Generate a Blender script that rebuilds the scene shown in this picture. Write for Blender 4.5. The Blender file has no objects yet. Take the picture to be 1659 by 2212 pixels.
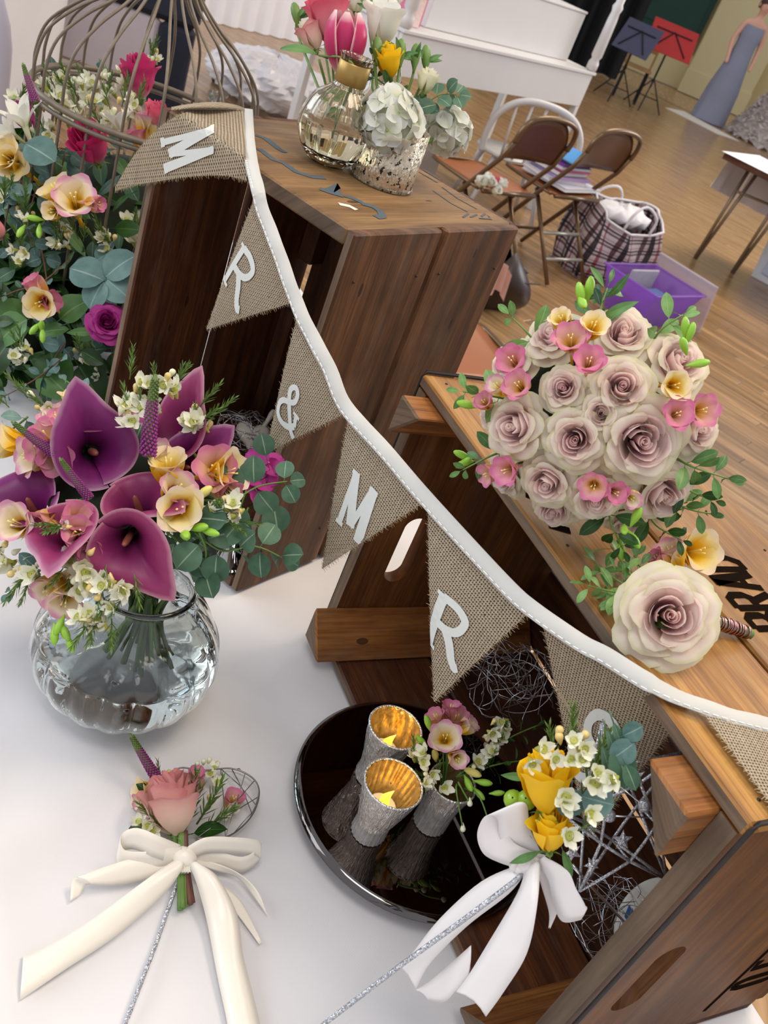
import bpy, math, random
from mathutils import Vector, Matrix
import numpy as np
sc = bpy.context.scene
COL = sc.collection
V = Vector
PI = math.pi
rnd = random.Random(7)

# ---------------------------------------------------------------- camera
IW, IH, FPX = 1659.0, 2212.0, 2007.0
CAM = V((0.0, 0.0, 1.46))
TZ = 0.74                                   # table top height
d_ = V((-400 - IW/2, -(4000 - IH/2), -FPX)).normalized()
up_ = -d_
fh_ = V((0, 0, -1)) - V((0, 0, -1)).dot(up_)*up_
fh_.normalize()
rt_ = fh_.cross(up_)
RC = Matrix((rt_, fh_, up_))                # world = RC @ cam
cam_d = bpy.data.cameras.new('camera')
cam = bpy.data.objects.new('camera', cam_d)
COL.objects.link(cam)
cam_d.sensor_fit = 'VERTICAL'
cam_d.sensor_height = 4.54
cam_d.sensor_width = 3.405
cam_d.lens = 4.54*FPX/IH
cam_d.clip_start = 0.02
cam_d.clip_end = 100
cam_d.dof.use_dof = True
cam_d.dof.focus_distance = 0.84
cam_d.dof.aperture_fstop = 2.0
cam.matrix_world = RC.to_4x4()
cam.matrix_world.translation = CAM
sc.camera = cam

# ---------------------------------------------------------------- world, lights, exposure
sc.view_settings.view_transform = 'Standard'
sc.view_settings.look = 'None'
sc.view_settings.gamma = 1.0
sc.view_settings.use_curve_mapping = False
sc.view_settings.exposure = 0.18
w = bpy.data.worlds.new('hall_air')
sc.world = w
w.use_nodes = True
bg = w.node_tree.nodes['Background']
bg.inputs[0].default_value = (0.90, 0.92, 1.0, 1)
bg.inputs[1].default_value = 0.62

def area(name, loc, target, size, sizey, power, col):
    l = bpy.data.lights.new(name, 'AREA')
    l.shape = 'RECTANGLE'
    l.size, l.size_y, l.energy, l.color = size, sizey, power, col
    o = bpy.data.objects.new(name, l)
    COL.objects.link(o)
    o.location = loc
    o.rotation_euler = (V(target) - V(loc)).to_track_quat('-Z', 'Y').to_euler()
    return o
area('window_daylight', (-4.2, -0.6, 3.0), (0.0, 0.8, 0.8), 2.6, 2.6, 60, (0.92, 0.95, 1.0))
area('ceiling_lamp_light', (1.1, 1.6, 4.2), (0.2, 0.9, 0.8), 1.2, 1.2, 62, (1.0, 0.82, 0.60))
area('overhead_fill_light', (-0.2, -0.5, 4.0), (0.05, 0.7, 0.8), 1.6, 0.8, 30, (1.0, 0.96, 0.92))  # added fill from above the camera, brightens upward faces
area('hall_lamp_light', (1.5, 7.5, 4.6), (1.2, 7.0, 0), 2.5, 2.5, 150, (1.0, 0.86, 0.68))
area('far_window_light', (6.5, 9.0, 3.2), (1.5, 7.0, 0.0), 2.6, 2.6, 190, (0.93, 0.96, 1.0))
area('left_window_light', (-6.5, 2.6, 2.8), (-2.0, 4.6, 0.4), 2.6, 2.6, 150, (0.72, 0.85, 1.0))

# ---------------------------------------------------------------- rays from the photograph onto real planes
def ray(px, py):
    return RC @ V((px - IW/2, -(py - IH/2), -FPX))
def at(px, py, z):
    r = ray(px, py)
    return CAM + r*((z - CAM.z)/r.z)
def aty(px, py, y):
    r = ray(px, py)
    return CAM + r*(y/r.y)
def atd(px, py, d):                          # at a distance along the optical axis
    return CAM + ray(px, py)*(d/FPX)
def onplane(px, py, p, n):
    r = ray(px, py)
    return CAM + r*((p - CAM).dot(n)/r.dot(n))
def onsphere(px, py, c, rad):
    r = ray(px, py).normalized()
    b = r.dot(CAM - c)
    q = b*b - ((CAM - c).length_squared - rad*rad)
    if q < 0:
        p = CAM - r*b
        return c + (p - c).normalized()*rad
    return CAM + r*(-b - math.sqrt(q))
def idir(dx, dy, tw=0.0):                    # picture directions as a world vector (right, up, towards the viewer)
    return (RC @ V((dx, dy, tw))).normalized()
def depth(p):
    return (p - CAM).dot(RC @ V((0, 0, -1)))
def mpp(p):                                  # metres per photograph pixel at a point
    return depth(p)/FPX

# ---------------------------------------------------------------- objects
WM = {}
def link(o, parent=None, W=None):
    W = W if W is not None else Matrix.Identity(4)
    COL.objects.link(o)
    WM[o.name] = W.copy()
    if parent is None:
        o.matrix_world = W
    else:
        o.parent = parent
        o.matrix_basis = WM[parent.name].inverted() @ W
    return o
def T(p):
    return Matrix.Translation(V(p))
def tag(o, label=None, cat=None, group=None, kind=None):
    for k, v in (('label', label), ('category', cat), ('group', group), ('kind', kind)):
        if v:
            o[k] = v
    return o
def thing(name, label, cat, loc=(0, 0, 0), group=None, M=None):
    o = bpy.data.objects.new(name, None)
    o.empty_display_size = 0.02
    link(o, None, M if M is not None else T(loc))
    return tag(o, label, cat, group)
def frame(pos, z, x=None, s=1.0):
    z = V(z).normalized()
    if x is None:
        x = V((0.31, 0.2, 0.9))
    x = V(x)
    x = x - z*x.dot(z)
    if x.length < 1e-4:
        x = V((1, 0.1, 0.05))
        x = x - z*x.dot(z)
    x.normalize()
    y = z.cross(x)
    M = Matrix((x, y, z)).transposed().to_4x4()
    if not isinstance(s, (tuple, list)):
        s = (s, s, s)
    M = M @ Matrix.Diagonal((s[0], s[1], s[2], 1))
    M.translation = V(pos)
    return M
def roll(a):
    return Matrix.Rotation(a, 4, 'Z')

class MB:
    def __init__(s):
        s.v, s.f, s.uv, s.mi = [], [], [], []
    def add(s, verts, faces, uvs=None, mat=0, M=None):
        b = len(s.v)
        for p in verts:
            p = V(p)
            s.v.append(M @ p if M is not None else p)
        s.uv += list(uvs) if uvs else [(0, 0)]*len(verts)
        for f in faces:
            s.f.append([b + i for i in f])
            s.mi.append(mat)
        return s
    def mesh(s, name, mats, smooth=True, centre=False):
        c = V((0, 0, 0))
        if centre and s.v:
            lo = [min(p[i] for p in s.v) for i in range(3)]
            hi = [max(p[i] for p in s.v) for i in range(3)]
            c = V([(a + b)/2 for a, b in zip(lo, hi)])
        me = bpy.data.meshes.new(name)
        me.from_pydata([tuple(p - c) for p in s.v], [], s.f)
        uvl = me.uv_layers.new(name='UVMap')
        idx = np.empty(len(me.loops), dtype=np.int32)
        me.loops.foreach_get('vertex_index', idx)
        uvl.data.foreach_set('uv', np.array(s.uv, dtype=np.float32)[idx].ravel())
        me.polygons.foreach_set('material_index', s.mi)
        me.polygons.foreach_set('use_smooth', [smooth]*len(s.f))
        for m in (mats if isinstance(mats, (list, tuple)) else [mats]):
            me.materials.append(m)
        me.update()
        return me, c
    def build(s, name, mats, parent=None, smooth=True, label=None, cat=None, group=None, kind=None):
        me, c = s.mesh(name, mats, smooth, True)
        o = bpy.data.objects.new(name, me)
        link(o, parent, T(c))
        return tag(o, label, cat, group, kind)

def inst(name, me, parent, W, label=None, cat=None, group=None, kind=None):
    o = bpy.data.objects.new(name, me)
    link(o, parent, W)
    return tag(o, label, cat, group, kind)

def grid(nu, nv, fn, wrap=False):
    vs, uv, fs = [], [], []
    for j in range(nv):
        for i in range(nu):
            a = i/(nu if wrap else nu - 1)
            b = j/(nv - 1)
            vs.append(fn(a, b))
            uv.append((a, b))
    for j in range(nv - 1):
        for i in range(nu if wrap else nu - 1):
            k = (i + 1) % nu
            fs.append([j*nu + i, j*nu + k, (j + 1)*nu + k, (j + 1)*nu + i])
    return vs, fs, uv
def tube(pts, r, seg=6, cap=True, close=False):
    pts = [V(p) for p in pts]
    n = len(pts)
    rs = r if isinstance(r, (list, tuple)) else [r]*n
    vs, fs, uv = [], [], []
    ref = None
    L = 0
    for i, p in enumerate(pts):
        if close:
            t = pts[(i + 1) % n] - pts[i - 1]
        else:
            t = pts[min(i + 1, n - 1)] - pts[max(i - 1, 0)]
        t = t.normalized() if t.length > 1e-9 else V((0, 0, 1))
        if ref is None:
            ref = t.orthogonal().normalized()
        ref = (ref - t*ref.dot(t))
        ref = ref.normalized() if ref.length > 1e-6 else t.orthogonal().normalized()
        b = t.cross(ref)
        if i:
            L += (p - pts[i - 1]).length
        for k in range(seg):
            a = 2*PI*k/seg
            vs.append(p + (ref*math.cos(a) + b*math.sin(a))*rs[i])
            uv.append((L, k/seg))
    m = n if close else n - 1
    for i in range(m):
        j = (i + 1) % n
        for k in range(seg):
            q = (k + 1) % seg
            fs.append([i*seg + k, i*seg + q, j*seg + q, j*seg + k])
    if cap and not close:
        fs.append(list(range(seg))[::-1])
        fs.append([(n - 1)*seg + k for k in range(seg)])
    return vs, fs, uv
def lathe(prof, seg=32, rip=None):
    vs, fs, uv = [], [], []
    n = len(prof)
    for j, (r, z) in enumerate(prof):
        for k in range(seg):
            a = 2*PI*k/seg
            rr = r*(1 + (rip(a, j/(n - 1)) if rip else 0))
            vs.append((rr*math.cos(a), rr*math.sin(a), z))
            uv.append((k/seg, j/(n - 1)))
    for j in range(n - 1):
        for k in range(seg):
            q = (k + 1) % seg
            fs.append([j*seg + k, j*seg + q, (j + 1)*seg + q, (j + 1)*seg + k])
    return vs, fs, uv
def smooth_prof(pts, n=6):                    # Catmull-Rom through 2D/3D points
    P = [V(p) for p in pts]
    out = []
    for i in range(len(P) - 1):
        p0, p1, p2, p3 = P[max(i - 1, 0)], P[i], P[i + 1], P[min(i + 2, len(P) - 1)]
        for k in range(n):
            t = k/n
            out.append(0.5*((2*p1) + (p2 - p0)*t + (2*p0 - 5*p1 + 4*p2 - p3)*t*t + (3*p1 - p0 - 3*p2 + p3)*t**3))
    out.append(P[-1])
    return out
def ellipsoid(c, r, nu=10, nv=7):
    r = r if isinstance(r, (list, tuple)) else (r, r, r)
    return grid(nu, nv, lambda a, b: (c[0] + r[0]*math.sin(PI*b)*math.cos(2*PI*a), c[1] + r[1]*math.sin(PI*b)*math.sin(2*PI*a), c[2] - r[2]*math.cos(PI*b)), wrap=True)
def cbox(size, ch=0.0015):                    # chamfered box from the origin corner, uv in metres along x
    X = size
    ch = min(ch, min(X)*0.3)
    vs, ids = [], {}
    for cx in (0, 1):
        for cy in (0, 1):
            for cz in (0, 1):
                for ax in range(3):
                    p = [0, 0, 0]
                    for i, c in enumerate((cx, cy, cz)):
                        p[i] = (X[i] if c else 0) if i == ax else (X[i] - ch if c else ch)
                    ids[(cx, cy, cz, ax)] = len(vs)
                    vs.append(V(p))
    fs = []
    for ax in range(3):
        o = [i for i in range(3) if i != ax]
        for s in (0, 1):
            q = []
            for a, b in ((0, 0), (1, 0), (1, 1), (0, 1)):
                c = [0, 0, 0]
                c[ax], c[o[0]], c[o[1]] = s, a, b
                q.append(ids[(*c, ax)])
            fs.append(q)
    for e in range(3):
        o = [i for i in range(3) if i != e]
        for a in (0, 1):
            for b in (0, 1):
                c0, c1 = [0]*3, [0]*3
                c0[e], c1[e] = 0, 1
                for c in (c0, c1):
                    c[o[0]], c[o[1]] = a, b
                fs.append([ids[(*c0, o[0])], ids[(*c1, o[0])], ids[(*c1, o[1])], ids[(*c0, o[1])]])
    for cx in (0, 1):
        for cy in (0, 1):
            for cz in (0, 1):
                fs.append([ids[(cx, cy, cz, a)] for a in range(3)])
    # make outward
    cen = V(X)/2
    out = []
    for f in fs:
        a, b, c = vs[f[0]], vs[f[1]], vs[f[2]]
        n = (b - a).cross(c - a)
        m = sum((vs[i] for i in f), V((0, 0, 0)))/len(f)
        out.append(f if n.dot(m - cen) > 0 else f[::-1])
    uv = [(p.x, p.y + p.z) for p in vs]
    return vs, out, uv
def fr(o, ex, ey, ez):
    M = Matrix((V(ex), V(ey), V(ez))).transposed().to_4x4()
    M.translation = V(o)
    return M
def board(name, F, lo, hi, mat, parent, ch=0.0015, label=None, along=0):
    """a plank in the frame F (4x4), from lo to hi; uv runs along axis `along`"""
    size = [hi[i] - lo[i] for i in range(3)]
    vs, fs, uv = cbox(size, ch)
    o = [i for i in range(3) if i != along]
    uv = [(p[along], p[o[0]] + p[o[1]]) for p in vs]
    c = V(size)/2
    mb = MB()
    mb.add([p - c for p in vs], fs, uv)
    me, _ = mb.mesh(name, mat, smooth=False)
    ob = bpy.data.objects.new(name, me)
    link(ob, parent, F @ T(V(lo) + c))
    return tag(ob, label)
# ---------------------------------------------------------------- materials
def lin(h):
    if not isinstance(h, str):
        return tuple(h) + ((1,) if len(h) == 3 else ())
    h = h.lstrip('#')
    c = [int(h[i:i + 2], 16)/255 for i in (0, 2, 4)]
    return tuple((x/12.92 if x <= 0.04045 else ((x + 0.055)/1.055)**2.4) for x in c) + (1,)
class G:
    def __init__(s, name):
        s.m = bpy.data.materials.new(name)
        s.m.use_nodes = True
        s.t = s.m.node_tree
        s.b = s.t.nodes['Principled BSDF']
        s.out = s.t.nodes['Material Output']
    def n(s, typ, ins=None, **at):
        nd = s.t.nodes.new(typ)
        for k, v in at.items():
            setattr(nd, k, v)
        for k, v in (ins or {}).items():
            s.set(nd.inputs[k], v)
        return nd
    def set(s, sock, v):
        if isinstance(v, bpy.types.NodeSocket):
            s.t.links.new(v, sock)
        else:
            sock.default_value = v
    def p(s, **k):
        for a, v in k.items():
            s.set(s.b.inputs[a.replace('_', ' ')], v)
        return s
    def uv(s):
        return s.n('ShaderNodeTexCoord').outputs['UV']
    def obj(s):
        return s.n('ShaderNodeTexCoord').outputs['Object']
    def rand(s):
        return s.n('ShaderNodeObjectInfo').outputs['Random']
    def mapp(s, vec, sc=(1, 1, 1), loc=(0, 0, 0), rot=(0, 0, 0)):
        return s.n('ShaderNodeMapping', {'Vector': vec, 'Scale': sc, 'Location': loc, 'Rotation': rot}).outputs[0]
    def noise(s, vec, scale=5, detail=3, rough=0.5, dist=0):
        return s.n('ShaderNodeTexNoise', {'Vector': vec, 'Scale': scale, 'Detail': detail, 'Roughness': rough, 'Distortion': dist}).outputs['Fac']
    def math(s, op, a, b=0.0, c=0.0):
        nd = s.n('ShaderNodeMath', operation=op)
        for i, v in enumerate((a, b, c)):
            s.set(nd.inputs[i], v)
        return nd.outputs[0]
    def ramp(s, fac, stops, interp='LINEAR'):
        nd = s.n('ShaderNodeValToRGB', {'Fac': fac})
        nd.color_ramp.interpolation = interp
        e = nd.color_ramp.elements
        while len(e) < len(stops):
            e.new(0.5)
        for el, (p_, c) in zip(e, stops):
            el.position = p_
            el.color = lin(c)
        return nd.outputs[0]
    def mix(s, f, a, b, blend='MIX'):
        nd = s.n('ShaderNodeMix', data_type='RGBA', blend_type=blend)
        s.set(nd.inputs[0], f)
        s.set(nd.inputs[6], lin(a) if isinstance(a, str) else a)
        s.set(nd.inputs[7], lin(b) if isinstance(b, str) else b)
        return nd.outputs[2]
    def sep(s, vec):
        return s.n('ShaderNodeSeparateXYZ', {'Vector': vec}).outputs
    def bump(s, h, strength=0.3, dist=0.001):
        s.p(Normal=s.n('ShaderNodeBump', {'Height': h, 'Strength': strength, 'Distance': dist}).outputs[0])
        return s
    def shuffle(s, vec, amp=10.0):            # shift a coordinate per object
        r = s.rand()
        off = s.n('ShaderNodeCombineXYZ', {'X': s.math('MULTIPLY', r, amp), 'Y': s.math('MULTIPLY', r, amp*3.7), 'Z': 0.0}).outputs[0]
        return s.n('ShaderNodeVectorMath', {0: vec, 1: off}, operation='ADD').outputs[0]

def plain(name, col, rough=0.5, metal=0.0, var=0.0, vs=40, **k):
    g = G(name)
    c = lin(col)
    if var:
        f = g.noise(g.obj(), vs, 3)
        c = g.mix(f, tuple(x*(1 - var) for x in c[:3]) + (1,), tuple(min(1, x*(1 + var)) for x in c[:3]) + (1,))
    g.p(Base_Color=c, Roughness=rough, Metallic=metal)
    for a, v in k.items():
        g.p(**{a: v})
    return g.m
def wood(name, dark, mid, light, rough=0.55, grain=1.0, stain=0.5, grey=None):
    g = G(name)
    uv = g.shuffle(g.uv())
    f1 = g.noise(g.mapp(uv, (4, 55*grain, 1)), 1.0, 5, 0.6, 0.4)
    f2 = g.noise(g.mapp(uv, (14, 420*grain, 1)), 1.0, 3, 0.6)
    f3 = g.noise(g.mapp(uv, (7, 12, 1)), 1.0, 4, 0.65)
    f = g.math('ADD', g.math('MULTIPLY', f1, 0.62), g.math('MULTIPLY', f2, 0.38))
    col = g.ramp(f, [(0.30, dark), (0.47, mid), (0.66, light)])
    gy = g.noise(g.mapp(uv, (5, 22, 1), (3, 7, 0)), 1.0, 4, 0.7)
    col = g.mix(g.math('MULTIPLY', g.n('ShaderNodeMapRange', {'Value': gy, 'From Min': 0.52, 'From Max': 0.72}).outputs[0], 0.45), col, '75675a')
    st = g.ramp(f3, [(0.36, '000000'), (0.62, 'ffffff')])
    sv = g.n('ShaderNodeSeparateColor', {'Color': st}).outputs[0]
    col = g.mix(g.math('MULTIPLY', g.math('SUBTRACT', 1.0, sv), stain), col, dark)
    rv = g.math('ADD', 0.78, g.math('MULTIPLY', g.rand(), 0.4))
    col = g.mix(1.0, col, g.n('ShaderNodeCombineColor', {0: rv, 1: rv, 2: rv}).outputs[0], 'MULTIPLY')
    kn = g.n('ShaderNodeTexVoronoi', {'Vector': g.mapp(uv, (6, 17, 1)), 'Scale': 1.0}, feature='F1').outputs['Distance']
    k2 = g.math('LESS_THAN', kn, 0.055)
    col = g.mix(g.math('MULTIPLY', k2, 0.75), col, '1c0f08')
    g.p(Base_Color=col, Roughness=g.math('ADD', rough - 0.1, g.math('MULTIPLY', f2, 0.25)))
    g.b.inputs['Specular IOR Level'].default_value = 0.35
    g.bump(f, 0.45, 0.0012)
    return g.m
def petal(name, stops, noise=0.12, trans=0.3, rough=0.5, veins=0.0, edge=None):
    g = G(name)
    uv = g.uv()
    s = g.sep(uv)
    nz = g.noise(g.obj(), 2.3, 3)
    f = g.math('ADD', s[1], g.math('MULTIPLY', g.math('SUBTRACT', nz, 0.5), noise*2))
    col = g.ramp(f, stops)
    if edge:
        au = g.math('ABSOLUTE', g.math('SUBTRACT', s[0], 0.5))
        ef = g.math('MAXIMUM', g.math('MULTIPLY', au, 2.0), s[1])
        ef = g.n('ShaderNodeMapRange', {'Value': ef, 'From Min': edge[1], 'From Max': 1.0}).outputs[0]
        col = g.mix(ef, col, edge[0])
    if veins:
        vn = g.noise(g.mapp(uv, (34, 3, 1)), 1.0, 2)
        col = g.mix(g.math('MULTIPLY', g.math('SUBTRACT', vn, 0.35), veins), col, g.mix(1.0, col, (0.45, 0.4, 0.45, 1), 'MULTIPLY'))
    g.p(Base_Color=col, Roughness=rough)
    g.b.inputs['Specular IOR Level'].default_value = 0.3
    tr = g.n('ShaderNodeBsdfTranslucent', {'Color': col})
    mx = g.n('ShaderNodeMixShader', {0: trans, 1: g.b.outputs[0], 2: tr.outputs[0]})
    g.t.links.new(mx.outputs[0], g.out.inputs[0])
    return g.m
def leafm(name, c1, c2, rib, rough=0.55, trans=0.15):
    g = G(name)
    s = g.sep(g.uv())
    nz = g.noise(g.obj(), 3.0, 3)
    rv = g.rand()
    f = g.math('ADD', g.math('MULTIPLY', nz, 0.6), g.math('MULTIPLY', rv, 0.5))
    col = g.ramp(f, [(0.2, c1), (0.85, c2)])
    au = g.math('ABSOLUTE', g.math('SUBTRACT', s[0], 0.5))
    col = g.mix(g.math('MULTIPLY', g.math('LESS_THAN', au, 0.025), 0.6), col, rib)
    g.p(Base_Color=col, Roughness=rough)
    g.b.inputs['Specular IOR Level'].default_value = 0.35
    tr = g.n('ShaderNodeBsdfTranslucent', {'Color': col})
    mx = g.n('ShaderNodeMixShader', {0: trans, 1: g.b.outputs[0], 2: tr.outputs[0]})
    g.t.links.new(mx.outputs[0], g.out.inputs[0])
    return g.m
def burlap():
    g = G('burlap_weave')
    uv = g.uv()
    wob = g.noise(g.mapp(uv, (60, 60, 1)), 1.0, 2)
    off = g.math('MULTIPLY', g.math('SUBTRACT', wob, 0.5), 1.6)
    s = g.sep(uv)
    P = 2*PI/0.0023
    a = g.math('SINE', g.math('ADD', g.math('MULTIPLY', s[0], P), off))
    b = g.math('SINE', g.math('ADD', g.math('MULTIPLY', s[1], P*0.94), off))
    ck = g.math('MULTIPLY', g.math('SINE', g.math('MULTIPLY', s[0], P/2)), g.math('SINE', g.math('MULTIPLY', s[1], P*0.47)))
    h = g.math('ADD', g.math('MAXIMUM', a, b), g.math('MULTIPLY', ck, 0.35))
    n1 = g.noise(g.mapp(uv, (25, 900, 1)), 1.0, 2)
    n2 = g.noise(g.mapp(uv, (900, 25, 1)), 1.0, 2)
    hv = g.math('ADD', g.math('MULTIPLY', h, 0.33), g.math('ADD', g.math('MULTIPLY', n1, 0.4), g.math('MULTIPLY', n2, 0.4)))
    col = g.ramp(hv, [(0.12, '4f4436'), (0.42, '8d7e69'), (0.62, 'a59680'), (0.9, 'c2b39b')])
    fl = g.noise(uv, 210, 2)
    col = g.mix(g.math('GREATER_THAN', fl, 0.74), col, '4a3a28')
    g.p(Base_Color=col, Roughness=0.92)
    g.b.inputs['Specular IOR Level'].default_value = 0.1
    g.bump(h, 0.6, 0.0006)
    lo = g.noise(g.mapp(uv, (14, 14, 1)), 1.0, 2)
    hole = g.math('LESS_THAN', g.math('MAXIMUM', a, b), g.math('ADD', -1.02, g.math('MULTIPLY', lo, 0.72)))
    tr = g.n('ShaderNodeBsdfTransparent')
    mx = g.n('ShaderNodeMixShader', {0: hole, 1: g.b.outputs[0], 2: tr.outputs[0]})
    g.t.links.new(mx.outputs[0], g.out.inputs[0])
    return g.m
def cloth(name, c1, c2, scale=900, rough=0.85, trans=0.0, bumpy=0.15):
    g = G(name)
    uv = g.uv()
    s = g.sep(uv)
    a = g.math('SINE', g.math('MULTIPLY', s[0], scale*2*PI))
    b = g.math('SINE', g.math('MULTIPLY', s[1], scale*2*PI))
    nz = g.noise(g.obj(), 9, 4)
    col = g.mix(nz, c1, c2)
    g.p(Base_Color=col, Roughness=rough)
    g.b.inputs['Specular IOR Level'].default_value = 0.2
    g.bump(g.math('MULTIPLY', a, b), bumpy, 0.0003)
    if trans:
        tr = g.n('ShaderNodeBsdfTranslucent', {'Color': col})
        mx = g.n('ShaderNodeMixShader', {0: trans, 1: g.b.outputs[0], 2: tr.outputs[0]})
        g.t.links.new(mx.outputs[0], g.out.inputs[0])
    return g.m
def glass(name, col, rough=0.0, ior=1.45):
    g = G(name)
    g.p(Base_Color=lin(col), Roughness=rough, IOR=ior)
    g.b.inputs['Transmission Weight'].default_value = 1.0
    return g.m
def mercury(name, c1, c2, spots, pits=False, rough=0.12, bmp=1.0, bsc=(520, 520, 150)):
    g = G(name)
    ob = g.obj()
    f = g.noise(ob, 130, 4, 0.65)
    col = g.ramp(f, [(0.3, c1), (0.65, c2)])
    sp = g.noise(ob, 210, 3, 0.6)
    k = g.math('GREATER_THAN', sp, spots)
    col = g.mix(k, col, '1b1710')
    g.p(Base_Color=col, Metallic=g.math('SUBTRACT', 0.66, g.math('MULTIPLY', k, 0.6)), Roughness=rough)
    f2_ = g.noise(g.mapp(ob, bsc), 1.0, 2, 0.5)
    g.bump(f2_, bmp, 0.002)
    return g.m
def glitter(name, c, c2):
    g = G(name)
    v = g.n('ShaderNodeTexVoronoi', {'Vector': g.obj(), 'Scale': 1400.0})
    f = g.n('ShaderNodeSeparateColor', {'Color': v.outputs['Color']}).outputs[0]
    g.p(Base_Color=g.ramp(f, [(0.2, c), (0.9, c2)]), Metallic=0.55, Roughness=0.3)
    nm = g.n('ShaderNodeVectorMath', {0: g.n('ShaderNodeNewGeometry').outputs['Normal'], 1: g.n('ShaderNodeVectorMath', {0: v.outputs['Color'], 1: (0.5, 0.5, 0.5)}, operation='SUBTRACT').outputs[0]}, operation='ADD')
    g.p(Normal=g.n('ShaderNodeVectorMath', {0: nm.outputs[0]}, operation='NORMALIZE').outputs[0])
    return g.m
def plaid(name):
    g = G(name)
    s = g.sep(g.uv())
    def stripes(x, f, stops):
        fr_ = g.math('FRACT', g.math('MULTIPLY', x, f))
        return g.ramp(fr_, stops, 'CONSTANT')
    c1 = stripes(s[0], 9, [(0, 'd9d2d2'), (0.2, '6a4a50'), (0.34, 'cfc6c8'), (0.45, '3c3038'), (0.62, 'ddd6d6'), (0.74, 'a8646a'), (0.82, 'd0c8ca')])
    c2 = stripes(s[1], 5, [(0, 'e0dada'), (0.2, '7a5a60'), (0.36, 'd5cccc'), (0.5, '4a3a44'), (0.64, 'dcd6d6'), (0.78, 'b4747a'), (0.84, 'd8d0d0')])
    g.p(Base_Color=g.mix(1.0, c1, c2, 'MULTIPLY'), Roughness=0.7)
    g.b.inputs['Emission Strength'].default_value = 0
    return g.m

MT = {}
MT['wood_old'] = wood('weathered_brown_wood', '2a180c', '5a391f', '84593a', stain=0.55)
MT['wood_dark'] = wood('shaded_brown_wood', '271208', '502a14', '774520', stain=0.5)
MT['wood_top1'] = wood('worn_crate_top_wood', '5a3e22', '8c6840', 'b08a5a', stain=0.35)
MT['wood_warm'] = wood('lit_honey_crate_wood', '5e3814', '9c6a2e', 'c8964e', stain=0.4, rough=0.45)  # brighter copy for the lying crate's top boards, overhead light in the colour
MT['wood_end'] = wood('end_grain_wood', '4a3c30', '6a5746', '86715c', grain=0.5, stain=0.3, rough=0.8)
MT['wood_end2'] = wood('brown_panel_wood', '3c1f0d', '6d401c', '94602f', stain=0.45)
MT['iron'] = plain('dark_rusty_iron', '3a3532', 0.55, 0.6, 0.4, 60)
MT['cage'] = plain('greyed_cage_wire', '75695a', 0.55, 0.35, 0.3, 70)
MT['ink_black'] = plain('black_stencil_ink', '1c1510', 1.0, 0, 0.3, 300, Specular_IOR_Level=0.0)
MT['ink_blue'] = plain('faded_blue_ink', '48545a', 0.8, 0, 0.35, 200)
MT['ink_white'] = plain('chipped_white_paint', 'd8d2c4', 0.8, 0, 0.1, 200)
MT['cloth_white'] = cloth('white_table_linen', 'd8d4d4', 'e3e0df', 500, bumpy=0.1)
MT['cloth_white2'] = cloth('white_far_linen', 'dcd8dc', 'e8e4e6', 300, bumpy=0.1)
MT['burlap'] = burlap()
MT['thread'] = plain('jute_thread', '9c8a6c', 0.95, 0, 0.2, 200)
MT['paint_white'] = plain('white_fabric_paint', 'd3d6d0', 0.8, 0, 0.05, 300)
MT['tape'] = cloth('white_bias_tape', 'c2c0b9', 'cfcdc6', 1400, bumpy=0.3)
MT['stitch'] = plain('white_sewing_thread', 'f4f4f0', 0.7)
MT['satin'] = plain('cream_satin', 'efe6d6', 0.3, 0, 0.03, 60, Sheen_Weight=0.4)
MT['satin_w'] = plain('white_satin', 'e4dedb', 0.32, 0, 0.03, 60, Sheen_Weight=0.4)
MT['silver'] = glitter('silver_glitter', '8d8f94', 'e8eaf0')
MT['silverwire'] = plain('bright_silver_wire', 'dcdce0', 0.22, 0.85)
MT['greywire'] = plain('grey_craft_wire', '8c8884', 0.3, 0.9)
MT['coppwire'] = plain('rose_copper_wire', 'b58a86', 0.25, 1.0)
MT['glass'] = glass('clear_glass', 'f6fbf9')
MT['glass_a'] = glass('amber_tinted_glass', 'f9f0dc')
MT['tulle'] = petal('ivory_tulle', [(0.0, 'e0d6d0'), (1.0, 'e8dfda')], 0.3, 0.45, 0.9)
MT['wood_post'] = wood('orange_post_wood', '4e2a12', '8c5626', 'b67c3e', stain=0.5)
MT['glass_g'] = glass('pale_green_glass', 'f8fcfa')
MT['water'] = glass('still_water', 'fbfefd', ior=1.33)
MT['gold'] = plain('gold_band', 'a98a4e', 0.4, 0.7, 0.15, 60)
MT['merc'] = mercury('mercury_glass_silver', 'd2cab6', 'ffffff', 0.74, rough=0.16)
MT['merc_rib'] = mercury('mercury_glass_ribbed', 'dad3c2', 'ffffff', 0.74, rough=0.12, bmp=0.8, bsc=(900, 900, 30))
MT['merc2'] = mercury('mercury_glass_spotted', 'b8a68a', 'e2d6c0', 0.60)
MT['mercgold'] = mercury('mercury_glass_gold_lining', '9c8448', 'd9c68c', 0.72, rough=0.2, bmp=0.15)
MT['mirror'] = plain('smoked_mirror', '5a504b', 0.015, 1.0)
MT['mirror_edge'] = plain('smoked_mirror_edge', '6a6664', 0.06, 1.0)
MT['wax'] = plain('tealight_plastic', 'f2ead8', 0.45)
fg = G('tealight_flame')
fg.p(Base_Color=lin('ffd070'), Emission_Color=lin('ffae28'), Emission_Strength=2.6)
MT['flame'] = fg.m
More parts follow.
